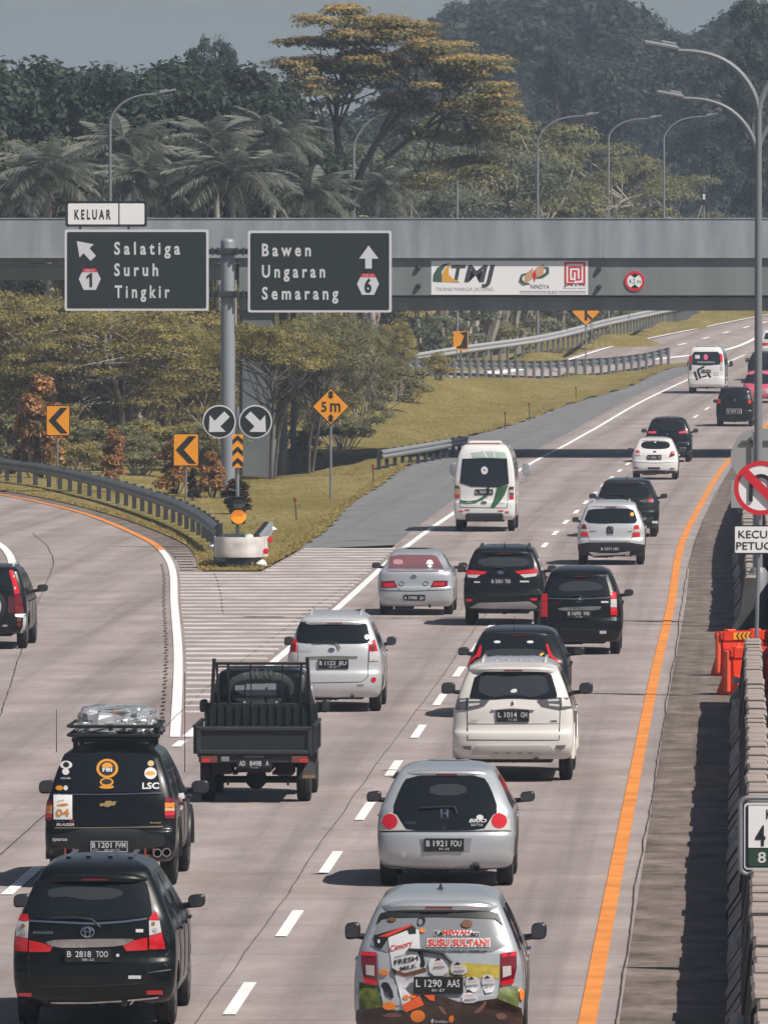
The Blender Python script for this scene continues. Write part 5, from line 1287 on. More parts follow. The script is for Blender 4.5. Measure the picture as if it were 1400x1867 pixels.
# ---- silver people carrier behind the pickup
c = Car('people_carrier', 'silver people carrier in front of the pickup, plate B 1123 JIU', 'car', 609, 1300, .80, 1.69, 4.12, 'mpv', CSV, (340, 950, 2.692), tum=.95)
c.patch('rear_window', GLASS, [(545, 520), (560, 490), (880, 488), (900, 560), (903, 590), (885, 602), (720, 602), (550, 600), (538, 585)])
for q, m_ in (([(518, 582), (541, 580), (541, 645), (508, 645)], LRED), ([(500, 646), (541, 646), (541, 690), (498, 690)], LCLR), ([(893, 592), (922, 583), (938, 640), (896, 641)], LRED), ([(896, 642), (940, 641), (941, 686), (898, 688)], LCLR)): c.patch('tail_lamp', m_, q, .014, 0)
c.disc('lamp_ring', LREDD, 523, 622, 14, 20, .018); c.disc('lamp_ring', LREDD, 913, 620, 14, 20, .018)
c.plate(645, 680, 795, 725, 'B 1123 JIU', '05-27'); c.patch('garnish', mat('gold_chrome', (.5, .42, .28), .25, .9), line_px([(592, 666), (720, 662), (840, 664)], 7), .016, 0)
c.wiper([(625, 598), (700, 596), (740, 602), (755, 628)]); c.disc('reflector', LRED, 918, 778, 12, 12, .012); c.disc('sticker', PLW, 886, 570, 13); c.seam([(546, 610), (545, 700), (560, 770), (600, 795), (860, 790), (890, 765), (895, 605)])
c.disc('emblem', CHROME, 712, 633, 16, 11, .012); c.text(CSG, 'XENIA', 555, 640, 9, 60); c.rect('badge', CHROME, 838, 800, 868, 808, .01); c.spoiler(.915, .08, .9); c.rails(None, .8, .6, 2.3); c.mirrors(1.12, 2.70, .17, .155); c.sides(); c.front()

# ---- silver sedan
c = Car('sedan', 'silver sedan with red-tinted rear window beside the gore', 'car', 757, 1123, .815, 1.42, 4.25, 'sedan', CSG, (650, 950, 2.545), tum=1.05, wr=.29, ra=.95)
c.patch('rear_window', mat('rose_glass', (.20, .085, .095), .12, coat=1.0), [(140, 232), (158, 166), (200, 158), (350, 158), (374, 166), (405, 230), (380, 234), (170, 234)], .012, 0)
c.disc('reflection_label', WHITE, 340, 200, 16, 18, .018); c.rect('shelf', mat('rose_pale', (.45, .24, .25), .4), 170, 180, 215, 205, .018, 1)
for q in ([(114, 280), (175, 276), (190, 308), (114, 310)], [(342, 308), (358, 277), (422, 276), (422, 306)]): c.patch('tail_lamp', LREDD, q, .012, 0)
for q in ([(130, 290), (172, 286), (182, 306), (128, 307)], [(352, 304), (362, 286), (408, 286), (406, 303)]): c.patch('brake_lens', LRED, q, .016, 0)
for u in (210, 322): c.seam([(u + 13 * math.cos(t * .7), 289 + 10 * math.sin(t * .7)) for t in range(10)], .006, 'lamp_rim', CHROME, .01)
c.plate(218, 342, 318, 370, 'A 1945 QA'); c.disc('emblem', CHROME, 265, 258, 14, 9, .012); c.seam([(105, 322), (265, 325), (440, 318)], .008); c.seam([(195, 310), (200, 322)]); c.seam([(335, 310), (332, 322)])
c.mirrors(1.0, 3.0, .20, .13, .04); c.sides(.68, .90, (1.15, 1.9, 2.75)); c.front()

# ---- black compact SUV
c = Car('compact_suv', 'black compact SUV with wide red lamps, plate B 2051 TIB', 'car', 918, 1142, .84, 1.68, 4.35, 'suv', CB, (650, 950, 2.545), rake=1.4, tum=.95, wr=.34, ra=.85)
c.patch('rear_window', GLASS, [(548, 150), (560, 140), (795, 138), (808, 150), (828, 205), (812, 220), (690, 222), (540, 222), (524, 212)]); c.patch('window_glow', GLASS2, [(570, 170), (790, 168), (805, 210), (680, 212), (560, 208)], .011)  # the inner paler patch is see-through light put into colour
for q, m_ in (([(510, 228), (606, 236), (590, 248), (512, 248)], LRED), ([(514, 250), (575, 250), (555, 265), (517, 262)], LCLR), ([(735, 234), (838, 222), (840, 241), (750, 246)], LRED), ([(758, 249), (838, 243), (832, 256), (778, 264)], LCLR)): c.patch('tail_lamp', m_, q, .016, 0)
c.plate(622, 264, 720, 295, 'B 2051 TIB'); c.disc('emblem', CHROME, 668, 239, 15, 9, .014); c.rect('badge', PLW, 545, 280, 572, 287); c.rect('badge', PLW, 758, 277, 800, 284)
c.patch('reflector', LRED, [(508, 363), (538, 362), (535, 373), (512, 374)], .012, 0); c.patch('reflector', LRED, [(803, 359), (838, 357), (836, 368), (812, 369)], .012, 0)
c.patch('skid_plate', mat('skid_grey', (.34, .34, .34), .5, .3), [(527, 401), (565, 381), (680, 378), (800, 373), (836, 396), (825, 404)], .03, 0); c.seam([(535, 300), (560, 345), (790, 343), (815, 295)]); c.seam([(505, 345), (850, 338)])
c.rails(DKSTEEL); c.fin(); c.spoiler(.925, .10); c.wiper([(640, 217), (675, 218), (690, 228)]); c.mirrors(1.12, 2.85, .19, .15, .04); c.sides(); c.front()

# ---- older black people carrier
c = Car('people_carrier', 'black people carrier right of the compact SUV, plate B 1693 VNK', 'car', 1057, 1195, .80, 1.70, 4.12, 'mpv', CB, (650, 950, 2.545), tum=.90)
c.patch('rear_window', GLASS, [(890, 300), (905, 242), (1150, 240), (1165, 290), (1178, 345), (1160, 350), (1040, 352), (900, 350), (882, 345)])
c.patch('window_glow', GLASS2, [(930, 300), (1010, 275), (1130, 285), (1150, 320), (1040, 325), (950, 330)], .011, 2)  # see-through glow of the windscreen painted as a paler patch
c.patch('chrome_strip', CHROME, line_px([(888, 357), (1030, 360), (1178, 353)], 5), .012, 0)
for q, m_ in (([(862, 338), (885, 338), (885, 372), (859, 372)], LRED), ([(859, 373), (885, 373), (885, 405), (856, 405)], LRED), ([(856, 406), (885, 406), (886, 445), (855, 445)], LRED), ([(1178, 330), (1203, 330), (1205, 362), (1178, 362)], LRED), ([(1178, 363), (1205, 363), (1206, 400), (1178, 400)], LCLR), ([(1178, 401), (1206, 401), (1209, 437), (1178, 437)], LRED)): c.patch('tail_lamp', m_, q, .014, 0)
c.patch('garnish', CHROME, [(932, 403), (1030, 398), (1132, 395), (1136, 402), (1120, 414), (1030, 416), (942, 416)], .02, 1); c.plate(975, 414, 1090, 452, 'B 1693 VNK', '11-26', y=.02)
for ru, rv in ((16, 11), (6, 10)): c.seam([(1032 + ru * math.cos(t * math.pi / 6), 368 + rv * math.sin(t * math.pi / 6)) for t in range(13)], .006, 'emblem', CHROME, .014)
c.text(LREDD, 'AVANZA', 898, 385, 7, 48); c.rect('badge', PLW, 1135, 372, 1168, 380); c.rect('sticker', PLW, 1128, 510, 1158, 523); c.rect('corner_lamp', LSMK, 1180, 445, 1205, 464, .014)
c.seam([(885, 450), (890, 500), (1160, 505), (1172, 450)]); c.wiper([(985, 352), (1030, 345), (1050, 362)]); c.spoiler(.915, .07, .9); c.mirrors(1.13, 2.7, .18, .14, .05); c.sides(); c.front()

# ---- dark hatchback hidden behind the white SUV
c = Car('hatchback', 'dark grey hatchback with tall red lamps behind the white SUV', 'car', 944, 1311, .85, 1.52, 4.1, 'hatch', CDK, (810, 1140, 5.185), tum=.95, rake=1.1)
c.patch('rear_window', GLASS, [(330, 170), (370, 122), (640, 108), (930, 120), (970, 170), (1000, 300), (650, 320), (310, 300)]); c.patch('window_glow', GLASS2, [(400, 225), (930, 225), (970, 295), (640, 305), (360, 290)], .011)  # second patch paints the light showing through the cabin
for q in ([(344, 190), (355, 205), (338, 305), (300, 308), (255, 350), (232, 388), (226, 360), (262, 318), (302, 288)], [(958, 185), (975, 180), (1000, 255), (1030, 300), (1090, 345), (1102, 366), (1060, 345), (998, 306), (975, 260)]): c.patch('tail_lamp', LRED, q, .022, 0)
for u in (500, 812): c.disc('label', PLW, u, 162, 32, 12, .014)
c.patch('sticker', OCH, [(895, 285), (925, 262), (945, 272), (915, 296)], .014, 0); x, z = c.xz(660, 85); c.whip(x, .62, z, z + .3); c.spoiler(.93, .06, .9); c.mirrors(1.03, 2.7, .19, .14, .05); c.sides(); c.front(); c.plate(560, 420, 760, 480, 'B 1307 KZ')

# ---- white SUV
c = Car('large_suv', 'white SUV with roof spoiler and smoked lamps, plate L 1014 OH', 'car', 935, 1428, .885, 1.80, 4.7, 'suv', CPW, (810, 1140, 5.185), rake=1.5, tum=1.0, wr=.37, ra=.95)
c.patch('rear_window', GLASS, [(300, 440), (640, 436), (1000, 436), (1040, 560), (1072, 680), (1040, 704), (880, 704), (650, 690), (430, 706), (240, 700), (243, 660)])
c.patch('window_glow', GLASS2, [(350, 456), (940, 456), (990, 600), (975, 640), (820, 690), (730, 660), (540, 665), (470, 690), (330, 640), (318, 600)], .012)  # lighter area of the glass, painted for light showing through
c.patch('sticker', PLW, [(618, 640), (640, 606), (688, 604), (685, 640)], .016, 1)
for q in ([(122, 700), (235, 692), (300, 700), (425, 712), (385, 760), (330, 778), (215, 802), (108, 802)], [(880, 714), (990, 698), (1090, 684), (1185, 690), (1202, 788), (1090, 797), (985, 778), (925, 765)]): c.patch('tail_lamp', LSMK, q, .016, 0)
for q in ([(150, 715), (205, 708), (208, 720), (150, 730)], [(230, 705), (335, 706), (335, 722), (230, 722)], [(230, 745), (335, 740), (330, 755), (230, 772)], [(975, 708), (1082, 702), (1084, 718), (980, 722)], [(985, 745), (1084, 752), (1084, 772), (990, 762)], [(1105, 690), (1180, 700), (1190, 770), (1110, 772)]): c.patch('lamp_lens', LCLR, q, .02, 0)
for q in ([(225, 690), (213, 690), (208, 800), (218, 800)], [(1085, 690), (1095, 690), (1102, 795), (1092, 795)]): c.patch('lamp_gap', BLACK, q, .023, 0)
c.plate(492, 803, 802, 915, 'L 1014 OH', '11-26'); c.patch('handle_garnish', CPW, [(445, 797), (640, 770), (860, 795), (850, 806), (640, 790), (460, 806)], .03, 0)
c.patch('diamond_emblem', CHROME, [(645, 712), (660, 752), (630, 752)], .02, 0)
c.seam([(215, 805), (220, 1085), (1085, 1086), (1094, 800)]); c.seam([(222, 935), (640, 935), (1085, 930)], .004); c.text(mat('badge_tan', (.35, .27, .2), .5), 'PAJERO', 240, 912, 18, 85, bold=.02, shear=.2); c.rect('badge', CHROME, 1005, 898, 1065, 912)
c.patch('fog_lamp', LSMK, [(168, 1142), (255, 1142), (252, 1175), (190, 1170)], .02, 0); c.patch('fog_lamp', LSMK, [(1058, 1135), (1146, 1133), (1130, 1165), (1060, 1170)], .02, 0)
c.patch('skid_plate', mat('skid_white', (.52, .51, .49), .45), [(310, 1138), (1000, 1133), (1055, 1215), (900, 1222), (870, 1242), (450, 1242), (410, 1217), (260, 1220)], .025, 0)
for u in (495, 605, 710, 815): c.rect('skid_slot', mat('slot_grey', (.30, .29, .28), .6), u - 20, 1190, u + 20, 1205, .03)
for y in (c.ra, c.ra + c.wb):
    for sg in (-1, 1): link('fender_flare', MB().tube([(0, math.cos(t) * .44, math.sin(t) * .44) for t in np.linspace(-.1, math.pi + .1, 14)], .05, 6).mesh('fender_flare', True), CPW, c.root, (sg * (c.W - .03), y, .38))
c.spoiler(.935, .14, 1.02, .05); c.rails(CPW, .78, .65, 2.6); c.mirrors(1.27, 2.95, .21, .175, .06); c.sides(); c.front()
for x in (-.26, -.09, .09, .26): MB().box((x, 1.5, c.H - .018 - .1 * x * x), (.03, 1.4, .02), .006).build('roof_rib', CPW, c.root)

# ---- silver small hatchback
c = Car('small_hatchback', 'silver small hatchback with round red lamps, plate B 1921 FOU', 'car', 812, 1620, .84, 1.50, 3.65, 'hatch', CSG, (600, 1350, 1.75), tum=1.05, rake=1.15, wr=.285, ra=.62)
c.patch('rear_window', GLASS, [(228, 150), (250, 116), (370, 110), (490, 113), (515, 148), (541, 225), (520, 262), (492, 285), (370, 289), (250, 288), (222, 262), (200, 226)]); c.patch('window_glow', GLASS2, [(322, 142), (436, 140), (440, 176), (320, 178)], .012, 1)  # the small paler pane paints a glow through the window
for q in ([(163, 290), (164, 255), (195, 230), (216, 240), (246, 288)], [(576, 288), (576, 255), (542, 228), (522, 240), (492, 287)]): c.patch('tail_lamp', LCLR, q, .012, 0)
c.disc('brake_lens', LRED, 195, 260, 24, 24, .018); c.disc('brake_lens', LRED, 542, 257, 24, 24, .018)
c.patch('plate_recess', mat('recess_silver', (.30, .31, .32), .4, .4), [(290, 315), (455, 312), (448, 355), (296, 357)], .006, 0); c.plate(304, 313, 430, 355, 'B 1921 FOU', '01-25'); c.text(CHROME, 'H', 368, 246, 24, 24, bold=.03, align='c'); c.seam([(355, 222), (382, 222), (380, 250), (357, 250)], .005, 'emblem', CHROME, .014, True)
c.text(CHROME, 'HONDA', 242, 268, 9, 36); c.text(PLW, 'BRIO', 446, 262, 11, 56, bold=.03, shear=.2); c.text(PLW, 'SATYA', 452, 274, 8, 38); c.disc('sticker', PLW, 481, 246, 11, 8)
c.wiper([(290, 220), (350, 217), (400, 216), (410, 238)]); c.seam([(163, 292), (250, 291), (370, 292), (490, 290), (580, 290)], .008); c.seam([(168, 400), (300, 412), (480, 414), (580, 405)], .008); x, z = c.xz(470, 404); MB().lathe([(.035, -.04), (.045, -.04), (.045, .2), (.035, .2)], 14, 'y', (x, .05, z - .02), closed=True).build('exhaust_pipe', TRIM, c.root)
c.disc('key_cover', CSV, 237, 367, 6, 8, .004); c.spoiler(.935, .08, .95); c.mirrors(1.0, 2.35, .185, .135, .04); c.sides(splits=(.55, 1.2, 2.0, 2.85)); c.front(); x, z = c.xz(365, 282); MB().lathe([(0, -.02), (.02, -.01), (.02, .02)], 10, 'y', (x, c.rear(x, z), z)).build('lock', BLACK, c.root)

# ---- car wrapped in milk advertising, front centre
c = Car('advertising_car', 'silver car wrapped in a milk and chocolate advert, plate L 1290 AAS', 'car', 799, 1936, .815, 1.62, 4.1, 'mpv', CSG, (630, 1620, 3.889), tum=.98, rake=.9)
FILM = mat('window_film', (.20, .215, .235), .25, coat=.5); PW = mat('print_white', (.56, .57, .59), .4, coat=.4); PK = mat('print_black', (.012, .012, .013), .4); PR = mat('print_red', (.55, .04, .025), .4, coat=.4); PO = mat('print_orange', (.75, .20, .02), .4, coat=.4); PG = mat('print_green', (.10, .13, .025), .5, noise=(14, .6)); PY = mat('print_yellow', (.42, .33, .05), .5, noise=(6, .4)); PC = mat('print_chocolate', (.035, .018, .012), .2, coat=.8, noise=(4, .8)); PB = mat('print_brown', (.14, .06, .03), .4); PS = mat('print_sky', (.34, .37, .40), .35, coat=.4, noise=(3, .15))
c.patch('rear_window', FILM, [(222, 270), (262, 214), (650, 206), (1050, 208), (1095, 268), (1162, 445), (650, 452), (165, 452)], .008, 1)
c.patch('spoiler_underside', BLACK, [(222, 255), (250, 180), (300, 168), (1040, 166), (1080, 180), (1112, 262), (1060, 216), (650, 204), (275, 212)], .014, 0)  # black strip standing for the dark underside of the spoiler
c.patch('tailgate_print', PS, [(228, 460), (650, 456), (1095, 462), (1090, 690), (1060, 830), (700, 800), (270, 840), (240, 690)], .008, 0)
c.patch('field_print', PG, [(98, 668), (215, 692), (240, 770), (275, 850), (98, 862)], .010, 0); c.patch('field_print', PG, [(1092, 700), (1222, 690), (1222, 840), (1065, 835)], .010, 0); c.patch('field_print', PY, [(735, 555), (860, 530), (1092, 545), (1090, 640), (740, 625)], .011, 0)
c.patch('chocolate_print', PC, [(80, 868), (270, 845), (400, 880), (470, 800), (560, 750), (700, 770), (830, 815), (1070, 780), (1240, 850), (1290, 965), (1300, 1060), (60, 1060)], .012, 0)
for q in ([(650, 830), (700, 850), (720, 900), (690, 890)], [(900, 890), (960, 830), (1000, 790), (990, 840), (950, 880)], [(240, 905), (330, 880), (420, 905), (330, 915)], [(1060, 890), (1120, 880), (1150, 920), (1080, 930)]): c.patch('chocolate_swirl', mat('print_mocha', (.16, .08, .06), .25, coat=.8), q, .016, 1)
# big carton
c.patch('carton_print', PW, [(300, 345), (470, 285), (520, 300), (530, 440), (575, 590), (560, 640), (480, 700), (480, 760), (410, 870), (370, 690), (330, 560)], .016, 0)
c.patch('carton_top', PK, [(205, 340), (465, 262), (498, 285), (500, 326), (450, 330), (440, 300), (310, 350), (255, 430), (215, 412)], .02, 0); c.patch('carton_stripe', PR, [(236, 350), (440, 268), (480, 268), (300, 350)], .024, 0); c.disc('carton_mark', PW, 238, 382, 8, 14, .024)
c.text(PR, 'Cimory', 322, 452, 40, 165, .022, shear=.25, rot=.28, bold=.01); c.text(PK, 'made from', 348, 498, 18, 110, .022, rot=.2); c.text(PK, 'FRESH', 350, 545, 34, 170, .022, rot=.2, bold=.02); c.text(PK, 'MILK', 392, 585, 30, 118, .022, rot=.2, bold=.02); c.text(PB, 'Almond', 430, 650, 22, 80, .022, rot=.45, shear=.3)
c.patch('cow_patch', PK, [(500, 440), (545, 450), (570, 560), (525, 555), (540, 510)], .022, 1); c.patch('carton_swirl', PB, [(330, 570), (420, 600), (570, 560), (575, 590), (420, 625), (340, 600)], .021, 0); c.patch('cow_patch', PK, [(330, 565), (352, 575), (360, 615), (338, 600)], .024, 0); c.patch('cow_patch', PK, [(250, 670), (300, 665), (330, 720), (345, 790), (300, 760), (270, 735)], .018, 1)
for q in ([(585, 510), (640, 500), (700, 505), (735, 520), (722, 620), (598, 620)], [(745, 552), (800, 543), (860, 552), (858, 612), (748, 612)], [(848, 632), (900, 626), (952, 640), (940, 742), (855, 742)], [(962, 622), (1008, 608), (1052, 622), (1058, 740), (975, 752)], [(828, 752), (890, 745), (945, 770), (925, 812), (822, 815)]):
    c.patch('small_carton', PW, q, .02, 1); u = sum(a for a, b in q) / len(q); v = sum(b for a, b in q) / len(q)
    c.text(PR, 'Cimory', u, v - 12, 13, 62, .026, align='c', shear=.2); c.text(PK, 'FRESH', u, v + 22, 19, 78, .026, align='c', rot=.1, bold=.01)
    if v > 560 and v < 770 or v < 545: c.text(PK, 'MILK', u, v + 44, 15, 52, .026, align='c', rot=.1, bold=.01)
    c.patch('carton_cap', PK, [(u - 30, v - 34), (u - 8, v - 52), (u + 12, v - 36)], .026, 0)
for u, v, a, b in ((310, 836, 46, 28), (512, 905, 52, 40), (272, 598, 32, 20), (750, 925, 18, 24), (545, 305, 20, 14), (330, 226, 28, 15), (430, 775, 22, 16), (480, 765, 22, 15), (1240, 755, 14, 40), (860, 255, 40, 28)): c.disc('almond', PO if v > 280 else PB, u, v, a, b, .022)
c.disc('cocoa_mark', PK, 540, 232, 26, 34, .02); c.disc('cocoa_mark', FILM, 530, 245, 16, 22, .024)
c.patch('snack_box', mat('print_box_red', (.70, .10, .02), .4, coat=.4), [(400, 828), (525, 764), (556, 828), (425, 880)], .022, 0); c.patch('snack_box', mat('print_box_red', (.70, .10, .02), .4), [(548, 756), (632, 756), (630, 800), (600, 795)], .02, 0)
for dx in (-2.5, 0, 2.5):
    for dy in (-2.5, 2.5): c.text(PLW, 'SUSU SULTAN!', 580 + dx * 2, 412 + dy * 2, 48, 440, .016, bold=.05, rot=.0)
c.text(PR, 'SUSU SULTAN!', 584, 412, 46, 432, .021, bold=.035)
for dx in (-4, 4): c.text(PLW, 'KeMEWAHan', 630 + dx, 336, 34, 312, .016, bold=.06)
c.text(PK, 'Ke', 632, 336, 32, 56, .021, bold=.03); c.text(PR, 'MEWAH', 690, 334, 34, 190, .021, bold=.03); c.text(PK, 'an', 886, 338, 28, 58, .021, bold=.03); c.text(PK, 'DENGAN COKELAT PREMIUM', 590, 450, 17, 408, .018, bold=.015, rot=-.02)
for q, m_ in (([(115, 452), (218, 456), (225, 690), (140, 672), (118, 560)], LREDD), ([(148, 545), (205, 548), (206, 622), (150, 612)], LCLR), ([(128, 632), (222, 660), (223, 688), (140, 672)], LRED), ([(118, 455), (215, 458), (216, 485), (118, 480)], LRED), ([(1100, 462), (1205, 450), (1208, 560), (1186, 672), (1097, 690)], LREDD), ([(1110, 552), (1168, 548), (1170, 612), (1112, 632)], LCLR), ([(1098, 662), (1190, 636), (1186, 672), (1097, 690)], LRED), ([(1103, 464), (1204, 452), (1204, 480), (1104, 490)], LRED)): c.patch('tail_lamp', m_, q, .018 + (.006 if m_ is not LREDD else 0), 0)
c.plate(482, 625, 835, 745, 'L 1290 AAS', '01-27', y=.0); c.seam([(225, 690), (245, 770), (290, 870), (1030, 880), (1060, 800), (1092, 690)]); c.wiper([(445, 440), (560, 445), (690, 462), (755, 530)], .016); c.text(PLW, 'StickEarn', 632, 950, 20, 98, .018, bold=.01); c.disc('print_mark', PLW, 615, 940, 9, 14, .018)
c.spoiler(.925, .10, .97, .05); c.fin(.75, .08); c.mirrors(1.08, 2.66, .155, .17, .05); c.sides(); c.front()
# ---- white minibus with green swirls
c = Car('minibus', 'white minibus with green swirls on the left lane near the grass', 'van', 883, 970, .855, 2.52, 5.6, 'van', CWH, (810, 790, 8.75), tum=1.0, wr=.37, ra=1.1, wb=3.2)
PGN = mat('swirl_green', (.035, .12, .05), .35, coat=.6); PGP = mat('swirl_pale', (.36, .48, .42), .35, coat=.6)
c.patch('rear_window', GLASS, [(290, 405), (640, 395), (1000, 405), (1015, 600), (1030, 800), (880, 860), (430, 850), (250, 790), (268, 600)], .012, 0)
c.patch('roof_print', PGP, [(425, 312), (700, 285), (985, 300), (995, 400), (640, 388), (445, 388)], .008, 0)
for q in ([(600, 270), (625, 270), (690, 388), (660, 388)], [(770, 285), (790, 285), (815, 388), (795, 388)]): c.patch('roof_stripe', CWH, q, .014, 0)
c.disc('sticker', PLW, 640, 592, 55, 64, .02); c.disc('sticker_mark', LSMK, 640, 585, 14, 16, .024)
c.plate(490, 892, 775, 980, 'L 7059 UA'); c.patch('swirl', PGN, [(247, 1062), (380, 1082), (520, 1062), (600, 1015), (650, 962), (690, 982), (610, 1065), (500, 1112), (370, 1125), (250, 1106)], .01, 0); c.patch('swirl', PGN, [(840, 866), (1022, 820), (960, 980), (890, 1090), (795, 1190), (730, 1190), (790, 1060)], .01, 0)
for x0, x1, y0 in ((170, 238, 832), (1040, 1104, 850)):
    for a, b, m_ in ((0, 50, LREDD if x0 > 900 else BRN), (52, 95, LCRM if x0 < 900 else LCLR), (97, 140, LCRM if x0 < 900 else LSMK), (142, 200, LRED)): c.patch('tail_lamp', m_, [(x0, y0 + a), (x1, y0 + a), (x1, y0 + b), (x0, y0 + b)], .014, 0)
for q in ((230, 1230, 298, 1255), (330, 1212, 402, 1232), (860, 1226, 940, 1246), (970, 1242, 1032, 1268)): c.rect('reflector', LRED, *q, .012)
c.disc('emblem', CHROME, 630, 1105, 50, 22, .012); c.text(PGN, 'MICROBUS', 850, 1120, 16, 110); c.seam([(250, 860), (248, 1180), (1000, 1190), (1030, 860)], .008)
c.wiper([(700, 850), (700, 980)], .03); MB().box((0, -.02, .42), (1.05, .12, .22), .04).build('step_bumper', TRIM, c.root); MB().box((0, .9, c.H - .02), (.98, .9, .12), .05).build('roof_unit', CWH, c.root); MB().box((0, .46, c.H - .03), (.85, .02, .025)).build('brake_light', LRED, c.root)
for sg in (-1, 1):
    x = sg * 1.03; m = MB().tube([(sg * .82, 5.0, 1.32), (x, 5.05, 1.34), (x, 5.05, 1.5)], .018, 6); m.lathe([(0, -.03), (.10, -.02), (.12, .03), (.07, .07), (0, .08)], 14, 'y'); k0 = len(m.v) - 14 * 5
    m.v[k0:] = [(a + x, b + 5.05, q * 1.6 + 1.66) for a, b, q in m.v[k0:]]; m.build('mirror', mat('mirror_grey', (.26, .28, .29), .3), c.root, True)
    s_ = sg
    for y0, y1 in ((.4, 1.5), (1.6, 2.7), (2.8, 3.9)): c.fill(chaikin([(y0, 1.45), (y1, 1.45), (y1, 2.05), (y0, 2.05)], 1), lambda y, z, o, sg=sg: c.sd(y, z, o, sg), .008, .01, 'side_window', GLASS, c.root, .3)
c.front()

# ---- silver estate with black bumper
c = Car('estate_car', 'silver estate car with black lower bumper and roof rails', 'car', 1114, 1031, .845, 1.62, 4.42, 'mpv', CSV, (1030, 740, 5.6), tum=.95, rake=1.1)
c.patch('rear_window', GLASS, [(225, 1090), (245, 1055), (480, 1045), (690, 1046), (725, 1120), (742, 1188), (700, 1200), (480, 1198), (380, 1205), (190, 1190)])
for q, m_ in (([(180, 1208), (212, 1214), (225, 1258), (168, 1258)], LREDD), ([(168, 1259), (226, 1259), (232, 1286), (164, 1286)], LCLR), ([(164, 1287), (232, 1287), (240, 1332), (158, 1332)], LRED), ([(708, 1222), (750, 1214), (756, 1258), (698, 1262)], LRED), ([(697, 1263), (757, 1259), (760, 1288), (693, 1290)], LCLR), ([(692, 1291), (760, 1289), (764, 1334), (686, 1336)], LRED)): c.patch('tail_lamp', m_, q, .014, 0)
c.patch('emblem_plate', PLB, [(422, 1245), (440, 1230), (478, 1230), (494, 1245), (492, 1302), (425, 1302)], .014, 0); c.seam([(460 + 22 * math.cos(t * .63), 1263 + 20 * math.sin(t * .63)) for t in range(11)], .012, 'emblem', CHROME, .02); c.rect('emblem_bar', CHROME, 428, 1308, 492, 1312, .016)
c.patch('lower_bumper', TRIM, [(135, 1412), (240, 1394), (460, 1392), (640, 1392), (812, 1418), (812, 1470), (800, 1525), (140, 1525), (128, 1470)], .012, 0); c.patch('skid_plate', CSV, [(250, 1492), (360, 1500), (540, 1500), (662, 1486), (650, 1522), (560, 1512), (350, 1520), (290, 1532)], .03, 0)
c.plate(358, 1434, 562, 1486, 'B 1571 HPC', y=-.02); c.disc('sticker', OCH, 683, 1108, 20, 20, .012); c.rect('badge', CHROME, 250, 1275, 320, 1283); c.rect('badge', CHROME, 640, 1278, 680, 1285); c.seam([(240, 1335), (250, 1380), (660, 1380), (685, 1338)])
c.rails(CSV, .8, .6, 2.4); c.mirrors(1.08, 2.8, .17, .13, .03); c.sides(); c.front(); c.spoiler(.925, .06, .92)

# ---- dark crossover ahead of the estate
c = Car('crossover', 'dark grey crossover right in front of the silver estate car', 'car', 1142, 980, .86, 1.62, 4.5, 'hatch', CDK, (1030, 740, 5.6), tum=.92, rake=1.2, wr=.34)
c.patch('rear_window', GLASS, [(405, 850), (425, 815), (620, 808), (825, 815), (845, 860), (862, 918), (740, 930), (620, 932), (500, 918), (392, 905)])
for q, m_ in (([(750, 966), (850, 958), (850, 975), (775, 985)], LSMK), ([(850, 952), (890, 948), (892, 976), (852, 980)], LRED), ([(335, 935), (400, 945), (400, 962), (338, 965)], LSMK)): c.patch('tail_lamp', m_, q, .014, 0)
c.seam([(755, 975), (800, 990), (880, 985)], .01, 'lamp_trim', CHROME, .012); c.patch('bumper_trim', mat('bumper_satin', (.30, .31, .32), .35, .6), [(780, 1140), (890, 1134), (895, 1150), (840, 1172), (785, 1160)], .02, 1); c.wiper([(480, 912), (560, 905), (625, 925)], .02)
c.plate(560, 1085, 700, 1130, 'B 2214 SJ'); c.fin(.8, .10); c.spoiler(.93, .10, .92); c.mirrors(1.08, 2.85, .2, .14, .05); c.sides(); c.front(); c.seam([(770, 1030), (880, 1020)], .008); x, z = c.xz(840, 1280); MB().box((.78, -.05, .42), (.16, .04, .07), .01).build('tow_step', PLW, c.root)

# ---- white small hatchback under the bridge shadow
c = Car('small_hatchback', 'white small hatchback just before the shadow of the overpass', 'car', 1194, 875, .80, 1.49, 3.8, 'hatch', CWH, (1030, 740, 5.6), tum=1.0, wr=.28, ra=.62)
c.patch('rear_window', GLASS, [(785, 380), (800, 366), (920, 362), (1050, 366), (1062, 380), (1076, 405), (1050, 436), (930, 442), (800, 436), (773, 405)])
for q, m_ in (([(722, 456), (756, 454), (764, 478), (720, 478)], LRED), ([(720, 480), (764, 480), (770, 506), (714, 502)], LCLR), ([(1078, 468), (1116, 460), (1118, 482), (1072, 490)], LRED), ([(1072, 492), (1118, 484), (1118, 506), (1060, 526)], LREDD)): c.patch('tail_lamp', m_, q, .014, 0)
c.plate(840, 500, 985, 548, 'A 1462 VZ'); c.disc('emblem', CHROME, 915, 468, 18, 8, .012); c.patch('lower_trim', TRIM, [(690, 664), (920, 655), (1135, 664), (1130, 684), (700, 684)], .012, 0); c.rect('vent', TRIM, 845, 626, 970, 645, .012); c.rect('reflector', LREDD, 702, 628, 746, 640, .012); c.rect('reflector', LREDD, 1072, 634, 1115, 645, .012)
c.disc('sticker', PLW, 920, 370, 12, 8, .012); c.seam([(700, 570), (920, 585), (1140, 570)], .006); c.spoiler(.93, .08, .95); c.mirrors(1.0, 2.4, .20, .13, .03); c.sides(splits=(.5, 1.2, 2.0, 2.85)); c.front()

